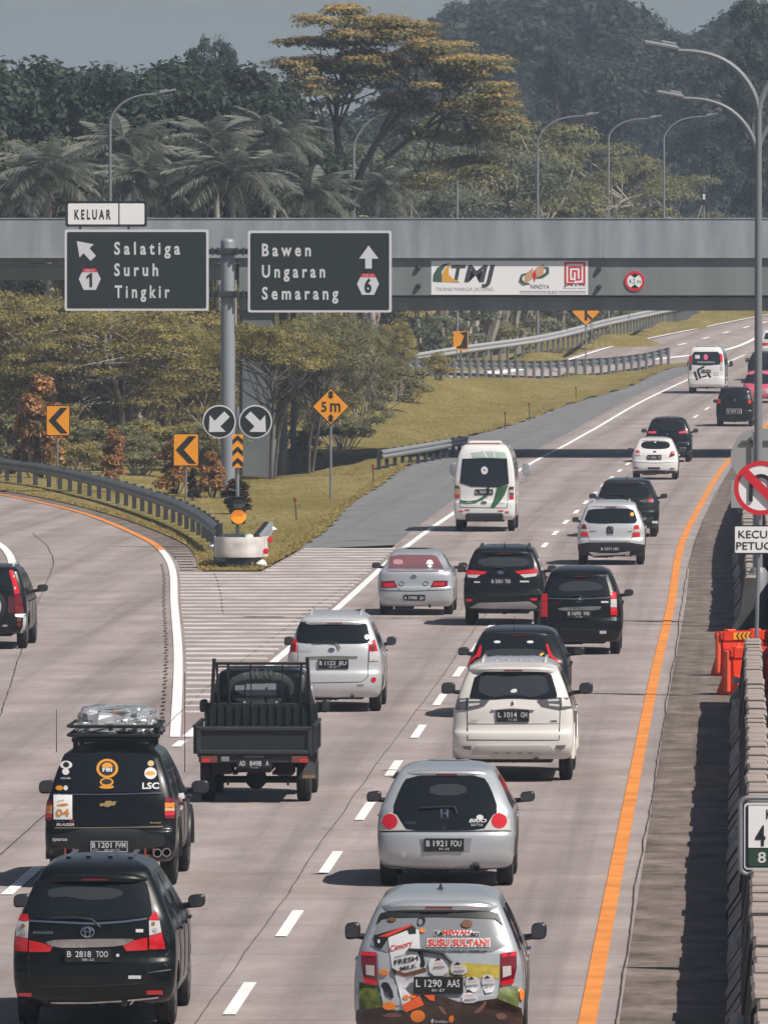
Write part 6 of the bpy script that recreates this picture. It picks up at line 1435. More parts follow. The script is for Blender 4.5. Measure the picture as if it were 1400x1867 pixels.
# ---- black SUV ahead of it
c = Car('family_suv', 'black SUV directly ahead of the white small hatchback', 'car', 1218, 843, .85, 1.70, 4.6, 'suv', CB, (1030, 740, 5.6), rake=1.6, tum=.95, wr=.35, ra=.9)
c.patch('rear_window', GLASS, [(868, 190), (885, 140), (1040, 130), (1200, 137), (1215, 190), (1228, 248), (1040, 262), (862, 250)])
for q in ([(840, 262), (930, 258), (928, 282), (848, 280)], [(1158, 266), (1238, 250), (1240, 276), (1168, 284)]): c.patch('tail_lamp', mat('lamp_pinkish', (.62, .06, .09), .15, coat=1.0, emit=(.6, .04, .07), es=.12), q, .014, 0)
c.patch('diamond_emblem', CHROME, [(1043, 275), (1053, 298), (1033, 298)], .014, 0); c.patch('chrome_strip', CHROME, line_px([(1155, 368), (1210, 372), (1265, 366)], 6), .014, 0); c.patch('bumper_trim', mat('bumper_satin', (.30, .31, .32), .35, .6), [(1165, 425), (1235, 420), (1230, 440), (1175, 436)], .02, 0)
c.plate(985, 330, 1095, 372, 'B 1180 RF'); x, z = c.xz(1047, 120); c.whip(x, .8, z, z + .16); c.spoiler(.93, .08, .94); c.mirrors(1.15, 2.9, .2, .15, .05); c.sides(); c.front()

# ---- black people carrier by the lamp pole
K4 = (1000, 560, 3.5)
c = Car('people_carrier', 'small black people carrier partly behind the median lamp pole', 'car', 1339, 778, .82, 1.75, 4.1, 'mpv', CB, K4, tum=.8, rake=.8)
c.patch('rear_window', GLASS, [(1115, 540), (1125, 508), (1190, 502), (1272, 506), (1284, 555), (1195, 572), (1113, 562)], .012, 0)
for q in ([(1078, 586), (1097, 586), (1096, 614), (1079, 614)], [(1272, 592), (1290, 592), (1291, 615), (1273, 615)]): c.patch('tail_lamp', LRED, q, .014, 0)
c.rect('plate_frame', CSV, 1136, 648, 1232, 682, .01); c.plate(1140, 651, 1228, 679, 'B 2079 KQ'); c.disc('emblem', CHROME, 1188, 592, 7, 8, .014); c.mirrors(1.1, 2.7, .2, .15, .04); c.sides(); c.front(); c.spoiler(.92, .06, .9)

# ---- white van
c = Car('passenger_van', 'white passenger van with black bar graphics on its rear door', 'van', 1287, 718, .90, 2.38, 5.2, 'van', CWH, K4, tum=.85, wr=.35, ra=1.0, wb=3.0)
c.patch('rear_window', GLASS, [(918, 300), (930, 284), (1080, 284), (1092, 300), (1096, 364), (1000, 372), (916, 366)], .012, 0); c.disc('sticker', CPK, 1003, 318, 14, 18, .02); c.rect('label', PLW, 935, 305, 965, 328, .02); c.text(PLW, 'PARIWISATA', 950, 356, 12, 110, .02)
for q, m_ in (([(900, 312), (915, 308), (914, 350), (898, 350)], LRED), ([(898, 352), (914, 352), (913, 400), (895, 398)], LSMK), ([(1092, 292), (1108, 300), (1112, 350), (1096, 350)], LRED), ([(1096, 352), (1112, 352), (1114, 402), (1098, 402)], LCLR)): c.patch('tail_lamp', m_, q, .014, 0)
c.plate(975, 398, 1036, 418, 'H 7421 BD')
for q in ([(925, 412), (938, 408), (955, 462), (942, 466)], [(945, 400), (958, 396), (975, 452), (962, 458)], [(950, 392), (990, 374), (995, 384), (958, 402)], [(1010, 425), (1022, 420), (1040, 445), (1028, 452)], [(975, 440), (1010, 432), (1012, 442), (978, 450)]): c.patch('bar_graphic', PK, q, .01, 0)
for v in (415, 430, 445): c.rect('faint_graphic', LCLR, 1050, v, 1085, v + 5, .01)
c.rect('bumper', TRIM, 935, 508, 1058, 542, .03, 1); c.rect('step_corner', PLW, 1060, 512, 1086, 536, .03); c.rect('step_corner', PLW, 940, 514, 960, 534, .04); c.mirrors(1.45, 4.1, .18, .3, .06); c.front(); MB().box((0, 1.0, c.H - .01), (1.0, 1.2, .09), .04).build('roof_unit', CSG, c.root)
for sg in (-1, 1):
    for y0, y1 in ((.4, 1.6), (1.7, 2.9), (3.0, 3.9)): c.fill(chaikin([(y0, 1.4), (y1, 1.4), (y1, 1.95), (y0, 1.95)], 1), lambda y, z, o, sg=sg: c.sd(y, z, o, sg), .008, .01, 'side_window', GLASS, c.root, .3)

# ---- pink hatchback, dark car and white car at the right edge
c = Car('hatchback', 'pink car at the right edge behind the lamp pole', 'car', 1386, 735, .84, 1.55, 3.9, 'hatch', CPK, K4, tum=.95)
c.patch('rear_window', GLASS, [(1228, 480), (1245, 432), (1350, 425), (1440, 432), (1460, 485), (1350, 490)], .012, 0); c.patch('tail_lamp', LCLR, [(1380, 525), (1410, 515), (1412, 545), (1382, 550)], .014, 0); c.patch('tail_lamp', LRED, [(1232, 512), (1262, 520), (1258, 545), (1232, 542)], .014, 0); c.rect('plate_recess', CPW, 1310, 528, 1370, 548, .012); c.plate(1315, 530, 1366, 546, 'B 1882 TI'); c.rect('lower_trim', TRIM, 1240, 588, 1450, 602, .012); c.mirrors(1.0, 2.5); c.sides(); c.front(); c.spoiler(.93, .06, .9)
c = Car('saloon_car', 'dark car ahead of the pink car at the right edge', 'car', 1392, 694, .84, 1.52, 4.3, 'hatch', CDK, K4, tum=.95)
c.patch('rear_window', GLASS, [(1268, 385), (1285, 345), (1370, 338), (1460, 345), (1478, 388), (1370, 396)], .012, 0); c.patch('tail_lamp', LRED, [(1255, 400), (1285, 405), (1282, 420), (1256, 416)], .014, 0); c.plate(1340, 412, 1400, 430, 'B 1519 WN'); c.mirrors(1.02, 2.7, .22, .15, .04); c.sides(); c.front(); c.spoiler(.93, .06, .9)
c = Car('station_wagon', 'white car with a red lamp farthest away at the right edge', 'car', 1412, 655, .85, 1.72, 4.4, 'suv', CWH, K4, tum=.9)
c.patch('rear_window', GLASS, [(1375, 200), (1385, 165), (1440, 160), (1500, 165), (1512, 205), (1440, 212)], .012, 0); c.patch('tail_lamp', LRED, [(1360, 228), (1400, 226), (1400, 242), (1362, 244)], .014, 0); c.plate(1415, 250, 1470, 268, 'D 1308 LM'); c.mirrors(1.1, 2.7); c.sides(); c.front()

# ---- off-roader with a spare wheel leaving by the exit
EP = G(-32, 1185)
c = Car('sport_utility', 'black SUV with tall red lamps and spare wheel at the left edge', 'car', -32, 1185, .86, 1.66, 4.4, 'suv', CB, (0, 1020, 10.371), heading=math.atan((Ed(EP.y + 2) - Ed(EP.y - 2)) / 4) + .05, p=EP, tum=.72, rake=.9, wr=.34, ra=.85)
c.patch('rear_window', GLASS, [(-700, 240), (-300, 232), (140, 240), (175, 330), (215, 440), (235, 600), (-300, 620), (-820, 600)], .012, 0)
for q, m_ in (([(172, 208), (240, 205), (290, 330), (340, 480), (378, 640), (275, 668), (240, 480), (205, 350)], LRED), ([(278, 680), (390, 668), (420, 800), (450, 985), (420, 1020), (280, 1035), (272, 850)], LREDD), ([(150, 700), (265, 690), (265, 1030), (150, 1030)], mat('lamp_deep', (.07, .012, .018), .2, coat=1.0)), ([(320, 1105), (400, 1100), (398, 1170), (320, 1175)], BRN), ([(320, 1200), (398, 1198), (396, 1255), (320, 1258)], LREDD)): c.patch('tail_lamp', m_, q, .014, 0)
for q in ([(-845, 208), (-790, 205), (-830, 350), (-900, 480), (-960, 640), (-1000, 640)], [(-1010, 680), (-900, 680), (-900, 1030), (-1060, 1020)]): c.patch('tail_lamp', LRED, q, .014, 0)
c.disc('lamp_glint', LCLR, 262, 322, 14, 24, .018); c.disc('lamp_glint', LCLR, 285, 545, 18, 28, .018)
c.patch('bumper_corner', CSV, [(278, 1040), (480, 1030), (490, 1150), (470, 1300), (400, 1395), (380, 1370), (430, 1260), (435, 1100), (290, 1085)], .012, 0); c.disc('badge', CHROME, 95, 1252, 55, 20, .012)
x, z = c.xz(-330, 880); t_, r_ = wheel_meshes(.32, .18)
sp = MB().lathe([(0, -.26), (.2, -.255), (.33, -.22), (.345, -.15), (.33, -.03), (.2, .0)], 30, 'y', (x + .14, .0, z)).build('spare_wheel_cover', TRIM, c.root, True); MB().lathe([(.215, -.262), (.25, -.258), (.25, -.25), (.215, -.25)], 30, 'y', (x + .14, 0, z), closed=True).build('cover_ring', CSV, sp, True); MB().lathe([(.0, -.27), (.13, -.266), (.14, -.255)], 20, 'y', (x + .14, 0, z)).build('cover_badge', CSV, sp, True)
c.mirrors(1.13, 2.75, .22, .15, .06); c.sides(); c.front(); c.rails(); c.plate(-520, 1230, -250, 1310, 'B 2650 GY')
# ------------------------------------------------------------------ vegetation
leaf_mat('leaf_dark', (.016, .028, .018), (.085, .115, .075))
leaf_mat('leaf_deep', (.018, .026, .022), (.075, .092, .076))
leaf_mat('leaf_olive', (.09, .085, .028), (.48, .41, .15), nscale=.5)
leaf_mat('leaf_moss', (.06, .066, .034), (.32, .31, .15), nscale=.5)
leaf_mat('leaf_pale', (.045, .062, .040), (.23, .245, .17), nscale=.4)
leaf_mat('leaf_blossom', (.26, .17, .05), (.62, .44, .18), nscale=.5)
leaf_mat('leaf_palm', (.05, .062, .048), (.29, .305, .26), nscale=.6)
leaf_mat('leaf_rust', (.10, .085, .025), (.42, .24, .07), tip=(.62, .30, .14), tipamt=.2, nscale=1.2)
leaf_mat('leaf_bush', (.014, .016, .012), (.05, .04, .022), tip=(.16, .07, .03), tipamt=.12, nscale=1.2)
BARK = mat('bark', (.10, .088, .075), .9, noise=(2, .3)); BARKL = mat('bark_pale', (.30, .27, .235), .9, noise=(2, .3)); BARKD = mat('bark_dark', (.035, .032, .03), .9, noise=(2, .3))
def np_mesh(name, V, quads):
    me = bpy.data.meshes.new(name); nf = len(quads)
    me.vertices.add(len(V)); me.vertices.foreach_set('co', V.astype(np.float32).ravel())
    me.loops.add(nf * 4); me.loops.foreach_set('vertex_index', quads.astype(np.int32).ravel())
    me.polygons.add(nf); me.polygons.foreach_set('loop_start', np.arange(0, nf * 4, 4, dtype=np.int32)); me.polygons.foreach_set('loop_total', np.full(nf, 4, dtype=np.int32))
    me.update(calc_edges=True)
    return me
def leaf_quads(rng, C, Nn, L_, W_):
    n = len(C); Nn = Nn / (np.linalg.norm(Nn, axis=1, keepdims=True) + 1e-9)
    t = np.cross(Nn, rng.normal(size=(n, 3))); t /= np.linalg.norm(t, axis=1, keepdims=True) + 1e-9
    b = np.cross(Nn, t); k = rng.uniform(.65, 1.35, (n, 1))
    V = np.empty((n, 4, 3)); V[:, 0] = C - t * L_ / 2 * k; V[:, 1] = C - b * W_ / 2 * k + Nn * L_ * .08; V[:, 2] = C + t * L_ / 2 * k; V[:, 3] = C + b * W_ / 2 * k + Nn * L_ * .08
    return V.reshape(-1, 3)
def blobs(rng, cs, n, L_, W_, up=.5, shell=.62):
    """leaf clumps: cs = list of (centre, radii)"""
    out = []
    for c, r in cs:
        d = rng.normal(size=(n, 3)); d /= np.linalg.norm(d, axis=1, keepdims=True)
        d[:, 2] = np.where(d[:, 2] < -.35, -d[:, 2] * .8, d[:, 2])
        rad = shell + (1.08 - shell) * rng.random((n, 1)) ** .7
        lump = 1 + .18 * np.sin(d[:, :1] * 7 + c[0]) * np.cos(d[:, 1:2] * 6 + c[1])
        Pp = np.array(c) + d * rad * np.array(r) * lump
        out.append(leaf_quads(rng, Pp, d * .8 + np.array((0, 0, up)) + rng.normal(size=(n, 3)) * .45, L_, W_))
    V = np.concatenate(out); return V, np.arange(len(V)).reshape(-1, 4)
def limb(m, a, b, r0, r1, rng, bend=.12, n=4, k=5):
    a, b = Vector(a), Vector(b); L_ = (b - a).length; off = Vector(rng.normal(size=3)) * L_ * bend; off.z = abs(off.z) * .5
    pts = [a.lerp(b, t) + off * math.sin(t * math.pi) for t in [i / n for i in range(n + 1)]]
    m.tube(pts, [r0 + (r1 - r0) * i / n for i in range(n + 1)], k)
    return pts
def proto(kind, seed):
    rng = np.random.default_rng(seed); m = MB(); cs = []
    if kind == 'round':            # dense broadleaf crown, height 12, radius 4
        limb(m, (0, 0, -.6), (.2, 0, 5), .32, .2, rng, .03)
        for i in range(46):
            a = rng.uniform(0, 6.28); t = rng.uniform(-.55, 1); rr = math.sqrt(max(0, 1 - t * t * .85)) * rng.uniform(.35, 1)
            c = (3.3 * rr * math.cos(a), 3.3 * rr * math.sin(a), 7.4 + 3.6 * t); r = rng.uniform(.75, 1.35); cs.append((c, (r, r, r * .78)))
            if i % 4 == 0: limb(m, (.2, 0, 4.2), c, .13, .03, rng)
        V, Q = blobs(rng, cs, 330, .30, .17)
    elif kind == 'tall':           # tall ragged crown, height 18
        limb(m, (0, 0, -.6), (.3, 0, 11), .38, .18, rng, .03)
        for i in range(60):
            a = rng.uniform(0, 6.28); t = rng.uniform(0, 1); rr = (1.0 - .55 * t) * rng.uniform(.25, 1)
            c = (4.2 * rr * math.cos(a), 4.2 * rr * math.sin(a), 4.5 + 12.6 * t); r = rng.uniform(.8, 1.5); cs.append((c, (r, r, r * .75)))
            if i % 4 == 0: limb(m, (.2, 0, max(3, c[2] - 2.5)), c, .12, .03, rng)
        V, Q = blobs(rng, cs, 330, .34, .19)
    elif kind in ('feather', 'canopy'):        # spreading acacia with open flat sprays, height 8, radius 5
        base = [limb(m, (.3 * math.cos(q), .3 * math.sin(q), -.8), (2.3 * math.cos(q), 2.3 * math.sin(q), 4.2 + rng.uniform(-.5, .8)), .16, .09, rng, .10, 5) for q in rng.uniform(0, 6.28, 5 if kind == 'feather' else 2)]
        for i in range(96 if kind == 'feather' else 64):
            a = rng.uniform(0, 6.28); rr = rng.uniform(.15, 1) ** .7; c = (4.7 * rr * math.cos(a), 4.7 * rr * math.sin(a), 7.4 - (2.4 if kind == 'feather' else 1.4) * rr ** 2 - rng.random() ** 1.3 * (4.6 if kind == 'feather' else 1.4)); r = rng.uniform(.7, 1.25)
            cs.append((c, (r * 1.25, r * 1.25, r * .38)))
            b = base[i % len(base)]; limb(m, b[3 + i % 3], (c[0], c[1], c[2] - .15), .055, .014, rng, .14, 4, 4)
        V, Q = blobs(rng, cs, 260, .20, .075, .9, .35)
    elif kind == 'open':           # pale spreading rain-tree, height 10
        base = [limb(m, (0, 0, -.8), (1.8 * math.cos(q), 1.8 * math.sin(q), 6 + rng.uniform(-.5, 1)), .2, .1, rng, .08, 5) for q in rng.uniform(0, 6.28, 4)]
        for i in range(58):
            a = rng.uniform(0, 6.28); rr = rng.uniform(.1, 1) ** .6; c = (4.4 * rr * math.cos(a), 4.4 * rr * math.sin(a), 9.4 - 2.2 * rr ** 2 - rng.uniform(0, 1) ** 1.5 * 6); r = rng.uniform(.7, 1.3)
            cs.append((c, (r * 1.2, r * 1.2, r * .42))); b = base[i % 4]; limb(m, b[3 + i % 3], (c[0], c[1], c[2] - .15), .06, .014, rng, .12, 4, 4)
        V, Q = blobs(rng, cs, 250, .25, .11, .9, .35)
    elif kind == 'bush':           # height 2, radius .8
        for i in range(16):
            a = rng.uniform(0, 6.28); t = rng.uniform(0, 1); rr = (1 - t * .75) * rng.uniform(.2, 1); c = (.62 * rr * math.cos(a), .62 * rr * math.sin(a), .35 + 1.45 * t); r = rng.uniform(.18, .32); cs.append((c, (r, r, r)))
            limb(m, (0, 0, -.2), c, .025, .008, rng, .05, 3, 4)
        V, Q = blobs(rng, cs, 300, .13, .065, .5, .4)
    elif kind == 'shrub':          # loose low shrub, height 2.4
        for i in range(20):
            a = rng.uniform(0, 6.28); rr = rng.uniform(.1, 1); c = (1.5 * rr * math.cos(a), 1.5 * rr * math.sin(a), .5 + rng.uniform(0, 1.6) * (1 - .35 * rr)); r = rng.uniform(.3, .55); cs.append((c, (r * 1.2, r * 1.2, r * .6)))
            limb(m, (0, 0, -.3), c, .035, .01, rng, .1, 3, 4)
        V, Q = blobs(rng, cs, 210, .15, .07, .7, .35)
    return m.mesh('trunk', True, False), np_mesh('crown', V, Q)
HGT = dict(round=12.0, tall=18.3, feather=8.0, canopy=8.0, open=10.0, bush=2.0, shrub=2.5)
_pr = {}
def plant(name, label, cat, kind, seed, px, d, top, wide=1.0, leaf='leaf_dark', bark=None, base=None, group=None, rot=None):
    key = (kind, seed, leaf)
    if key not in _pr:
        t, c = proto(kind, seed); t.materials.append(bark or BARK); c.materials.append(MATS[leaf]); _pr[key] = (t, c)
    t, c = _pr[key]; s = F / d; x = (px - CXP) / s
    z = base if base is not None else (float(verge(x, d)[0]) if -75 < x < 30 and 255 < d < 560 else float(terrain_z(x, d)))
    k = (HC + (HOR - top) / s - z) / HGT[kind]
    o = tag(empty(name, (x, d, z - .1)), label, cat, group)
    o.rotation_euler.z = (px * 7.3 + d) % 6.28 if rot is None else rot
    for nm, me in (('trunk', t), ('crown', c)):
        q = link(nm, me, None, o); q.scale = (k * wide, k * wide, k)
    return o
# --- trees seen under and beside the overpass
G_F = 'spreading trees below the overpass'
for i, (px, d, top, w, lf, lab) in enumerate((
    (20, 432, 505, 1.05, 'leaf_olive', 'olive feathery tree at the far left below the overpass'),
    (118, 428, 512, 1.0, 'leaf_olive', 'olive feathery tree under the left direction sign'),
    (215, 424, 520, 1.1, 'leaf_olive', 'branching olive tree under the middle of the left sign'),
    (318, 429, 528, 1.0, 'leaf_olive', 'olive tree just left of the sign pole'),
    (390, 440, 520, .9, 'leaf_olive', 'olive tree directly behind the sign pole'),
    (505, 436, 540, .9, 'leaf_moss', 'grey-green tree behind the bridge pier'),
    (585, 434, 552, .65, 'leaf_moss', 'spreading tree above the 5 m sign'),
    (655, 446, 566, .5, 'leaf_moss', 'spreading tree right of the 5 m sign'),
    (722, 478, 566, .42, 'leaf_olive', 'drooping olive tree at the left end of the far guardrail'),
    (60, 455, 560, 1.0, 'leaf_moss', 'mossy tree behind the left chevron sign'),
    (265, 452, 560, 1.0, 'leaf_olive', 'olive tree between the two chevron signs, set back'),
    (560, 390, 560, .55, 'leaf_moss', 'drooping tree in front of the bridge pier'), (492, 388, 556, .6, 'leaf_olive', 'flat-topped olive tree hiding the top of the pier'))):
    plant('feathery_tree', lab, 'tree', 'canopy' if i in (6, 11, 12) else 'feather', 3 + i % 3, px, d, top, w, lf, BARK if i in (6, 11, 12) else BARKL, group=G_F)
for i, (px, d, top, w, lf, lab) in enumerate((
    (800, 556, 540, .55, 'leaf_pale', 'pale tree behind the small amber board'),
    (880, 590, 540, .6, 'leaf_moss', 'bushy tree below the banner beyond the guardrail'),
    (960, 610, 535, .6, 'leaf_pale', 'pale tree left of the merge sign beyond the guardrail'),
    (1035, 632, 530, .6, 'leaf_dark', 'dark-trunked tree behind the merge sign'),
    (1130, 680, 530, .6, 'leaf_moss', 'tree below the height limit sign beyond the guardrail'),
    (1230, 730, 520, .6, 'leaf_moss', 'tree where the far guardrail disappears behind the bridge'))):
    plant('roadside_tree', lab, 'tree', 'shrub', 11 + i % 2, px, d, top, w, lf, BARKD, group='trees along the far guardrail')
for i, (px, d, top, w, lf, lab) in enumerate((
    (-5, 372, 720, 1.0, 'leaf_moss', 'green shrub at the left edge behind the guardrail'), (45, 380, 765, .9, 'leaf_olive', 'yellow-green shrub below the left chevron sign'), (135, 376, 770, 1.0, 'leaf_olive', 'low shrub right of the left chevron sign'), (180, 388, 745, 1.1, 'leaf_moss', 'loose shrub left of the small rust shrub'), (255, 384, 760, 1.1, 'leaf_moss', 'loose shrub between the two rust shrubs'), (300, 396, 730, 1.2, 'leaf_olive', 'tall loose shrub behind the right chevron sign'),
    (375, 395, 745, 1.1, 'leaf_moss', 'shrub against the sign pole on its left'), (560, 405, 745, .5, 'leaf_moss', 'thin shrub right of the bridge pier'), (625, 420, 690, .9, 'leaf_moss', 'shrub right of the 5 m sign'), (570, 440, 700, .8, 'leaf_moss', 'shrub left of the 5 m sign'), (800, 500, 620, .7, 'leaf_olive', 'shrub in front of the small amber board'), (740, 480, 640, .9, 'leaf_moss', 'shrub at the left end of the near guardrail'), (690, 470, 640, 1.0, 'leaf_moss', 'shrub on the slope above the short guardrail'))):
    plant('shrub', lab, 'shrub', 'shrub', 21 + i % 3, px, d, top, w, lf, BARKL, group='shrubs below the overpass')
for i, (px, d, top, w, lf, lab) in enumerate((
    (72, 366, 680, .85, 'leaf_rust', 'tall rust-tipped shrub left of the left chevron sign'), (208, 358, 775, .8, 'leaf_rust', 'slim rust-tipped shrub between the chevron signs'), (318, 346, 796, 1.3, 'leaf_rust', 'broad rust-tipped shrub beside the right chevron sign'), (386, 338, 818, 1.0, 'leaf_rust', 'small rust-tipped shrub against the sign pole'), (432, 312, 866, 1.5, 'leaf_bush', 'dark brown bush behind the amber lamp'), (20, 374, 745, 1.0, 'leaf_bush', 'dark bush at the left edge'), (352, 330, 850, .8, 'leaf_bush', 'low dark bush behind the guardrail'))):
    plant('ornamental_shrub', lab, 'shrub', 'bush', 31 + i % 3, px, d, top, w, lf, BARK, group='ornamental shrubs by the guardrail')
# --- the hill behind the overpass
for i, (px, d, top, w, kd, lf, lab) in enumerate((
    (25, 480, 88, .95, 'round', 'leaf_dark', 'dark dense tree at the far left of the skyline'),
    (108, 486, 92, .9, 'round', 'leaf_deep', 'dark tree second from the left on the skyline'),
    (170, 478, 110, .8, 'round', 'leaf_dark', 'dark tree left of the pale-topped tree'),
    (222, 560, 76, .8, 'open', 'leaf_pale', 'pale-topped tree rising behind the dark skyline trees'),
    (290, 476, 104, .85, 'round', 'leaf_dark', 'dark tree above the arm of the left lamp'),
    (352, 490, 88, .8, 'round', 'leaf_dark', 'tallest of the dark trees left of the blossom tree'),
    (428, 482, 100, .9, 'round', 'leaf_deep', 'dark round tree next to the blossom tree'),
    (480, 474, 140, .8, 'round', 'leaf_dark', 'dark tree in front of the blossom tree, on its left'),
    (362, 640, 48, .34, 'tall', 'leaf_deep', 'slender hazy tree standing above the skyline'),
    (408, 650, 62, .34, 'tall', 'leaf_deep', 'second slender hazy tree above the skyline'),
    (60, 452, 218, .9, 'open', 'leaf_pale', 'pale tree above the leftmost palm'),
    (300, 456, 210, .7, 'open', 'leaf_pale', 'pale broken-crowned tree among the palms'),
    (640, 530, 210, .8, 'open', 'leaf_pale', 'whitish tree beside the lamp left of centre'),
    (550, 462, 250, .8, 'round', 'leaf_dark', 'dark tree below the blossom tree'),
    (905, 590, 135, .8, 'open', 'leaf_moss', 'green tree to the right of the blossom tree'),
    (860, 575, 215, .9, 'open', 'leaf_pale', 'pale layered tree behind the banner'),
    (940, 600, 262, .85, 'open', 'leaf_pale', 'pale layered tree right of the lamp in the centre'),
    (1010, 615, 245, .8, 'open', 'leaf_moss', 'green layered tree behind the lamp right of centre'),
    (770, 560, 290, .8, 'open', 'leaf_pale', 'pale low tree above the banner logo'),
    (1090, 660, 235, .9, 'open', 'leaf_moss', 'hazy green tree behind the second lamp from the right'),
    (1185, 700, 262, .9, 'open', 'leaf_moss', 'hazy tree behind the rightmost single lamp'),
    (1020, 860, 55, .62, 'tall', 'leaf_deep', 'tall vine-draped tree with an arching top'),
    (1120, 900, 105, .8, 'tall', 'leaf_deep', 'hazy tree under the tips of the median lamps'),
    (1220, 950, 45, .8, 'tall', 'leaf_deep', 'hazy tree above the median lamp arms'),
    (1300, 900, 92, .8, 'tall', 'leaf_deep', 'hazy tree between the median lamp arms'),
    (1375, 760, -22, .6, 'tall', 'leaf_dark', 'dark tree at the top right corner'),
    (1290, 880, 200, 1.0, 'round', 'leaf_deep', 'hazy round tree left of the median lamp pole'),
    (1390, 900, 150, 1.0, 'round', 'leaf_deep', 'hazy tree at the right edge behind the lamp pole'),
    (860, 1150, -12, .95, 'tall', 'leaf_deep', 'faint large tree behind the blossom tree'),
    (1000, 1200, -70, 1.1, 'tall', 'leaf_deep', 'faint huge tree at the top of the picture'),
    (1100, 1180, -60, .9, 'tall', 'leaf_deep', 'faint tall tree right of the huge one'),
    (960, 660, 205, .9, 'round', 'leaf_deep', 'dark hazy tree right of the blossom crown'))):
    plant('hillside_tree', lab, 'tree', kd, 41 + i % 3 + (10 if kd == 'tall' else 0), px, d, top, w, lf, BARKL if kd == 'open' else BARK, group='trees on the hill behind the overpass')
# --- the blossom tree
rng = np.random.default_rng(77)
d = 492; s = F / d; o = tag(empty('blossom_tree', (P(690, 500, d).x, d, float(terrain_z(P(690, 500, d).x, d)))), 'big umbrella tree with ochre blossom standing above the overpass', 'tree')
z0 = o.location.z; hx = lambda q: (q - 690) / s; hz = lambda q: HC + (HOR - q) / s - z0
m = MB(); fork = [limb(m, (hx(640), 0, -.5), (hx(632), 0, hz(330)), .34, .26, rng, .02), limb(m, (hx(632), 0, hz(330)), (hx(618), .3, hz(150)), .22, .09, rng, .04), limb(m, (hx(632), 0, hz(340)), (hx(560), .5, hz(190)), .15, .05, rng, .05), limb(m, (hx(640), 0, hz(360)), (hx(760), -.4, hz(180)), .22, .08, rng, .06), limb(m, (hx(700), 0, hz(290)), (hx(840), .6, hz(200)), .14, .05, rng, .06)]
pads = []
for (px, py, w, n_) in ((600, 40, 70, 5), (650, 70, 80, 6), (560, 75, 50, 4), (530, 110, 35, 3), (620, 105, 90, 6), (690, 75, 70, 5), (745, 60, 80, 6), (800, 85, 80, 6), (855, 100, 60, 5), (890, 118, 35, 3), (720, 110, 90, 6), (790, 130, 90, 6), (560, 140, 60, 4), (540, 165, 45, 3), (590, 175, 60, 4), (850, 150, 60, 4), (740, 165, 70, 4), (820, 200, 80, 5), (880, 190, 50, 4), (920, 170, 40, 3), (680, 145, 60, 4), (770, 240, 80, 4), (870, 250, 70, 4), (640, 30, 40, 3), (700, 45, 50, 4), (640, 130, 80, 5), (590, 120, 60, 4), (830, 120, 70, 5), (760, 195, 90, 5), (690, 190, 70, 3), (900, 220, 50, 4), (840, 290, 80, 5), (930, 240, 50, 4), (540, 200, 40, 3), (800, 330, 90, 5), (900, 310, 70, 5)):
    for q in range(n_):
        c = (hx(px) + rng.uniform(-1, 1) * w / s * .7, rng.uniform(-2.6, 2.6), hz(py) + rng.uniform(-.35, .25)); r = rng.uniform(.55, .95); pads.append((c, (r * 1.5, r * 1.5, r * .42)))
        if q % 2 == 0:
            b = fork[1 + int(rng.integers(0, 4))]; b = min(fork[1:], key=lambda f: (f[-1] - Vector(c)).length); limb(m, b[int(rng.integers(2, 5))], (c[0], c[1], c[2] - .2), .07, .015, rng, .08, 4, 4)
m.build('trunk', BARK, o, True)
V, Q = blobs(rng, pads, 200, .24, .10, .9, .35); link('crown', np_mesh('crown', V, Q), MATS['leaf_moss'], o)
tops = [((c[0], c[1], c[2] + r[2] * .55), (r[0] * .9, r[1] * .9, r[2] * .6)) for c, r in pads if c[2] > hz(150) or rng.random() < .3]
V, Q = blobs(rng, tops, 150, .22, .10, 1.2, .3); link('blossom', np_mesh('blossom', V, Q), MATS['leaf_blossom'], o)

# --- coconut palms
def frond_mesh(rng, L_=2.9):
    V = []; q = []
    n = 34; droop = rng.uniform(.75, 1.35)
    P_ = [Vector((L_ * t, 0, L_ * (.28 * t - droop * t * t * .62))) for t in [i / n for i in range(n + 1)]]
    for i in range(n):
        a, b = P_[i], P_[i + 1]; w = .035 * (1 - i / n) + .006
        k = len(V); V += [a + Vector((0, w, 0)), a - Vector((0, w, 0)), b - Vector((0, w * .9, 0)), b + Vector((0, w * .9, 0))]; q.append((k, k + 1, k + 2, k + 3))
        if i > 2:
            t = i / n; l = .95 * math.sin(math.pi * min(1, t * .85 + .12)) ** .8
            for sg in (-1, 1):
                dr = Vector((.45 + rng.uniform(-.1, .1), sg * .8, -.45 - .5 * t + rng.uniform(-.15, .15))).normalized(); tip = a + dr * l; mid = a + dr * l * .5 + Vector((0, 0, .05)); ww = Vector((.045, 0, .0))
                k = len(V); V += [a - ww * .5, a + ww * .6, mid + ww, mid - ww, tip + ww * .1, tip - ww * .1]; q += [(k, k + 1, k + 2, k + 3), (k + 3, k + 2, k + 4, k + 5)]
    return np_mesh('frond', np.array([tuple(v) for v in V]), np.array(q))
rng = np.random.default_rng(5); FR = [frond_mesh(rng) for _ in range(4)]
for f in FR: f.materials.append(MATS['leaf_palm'])
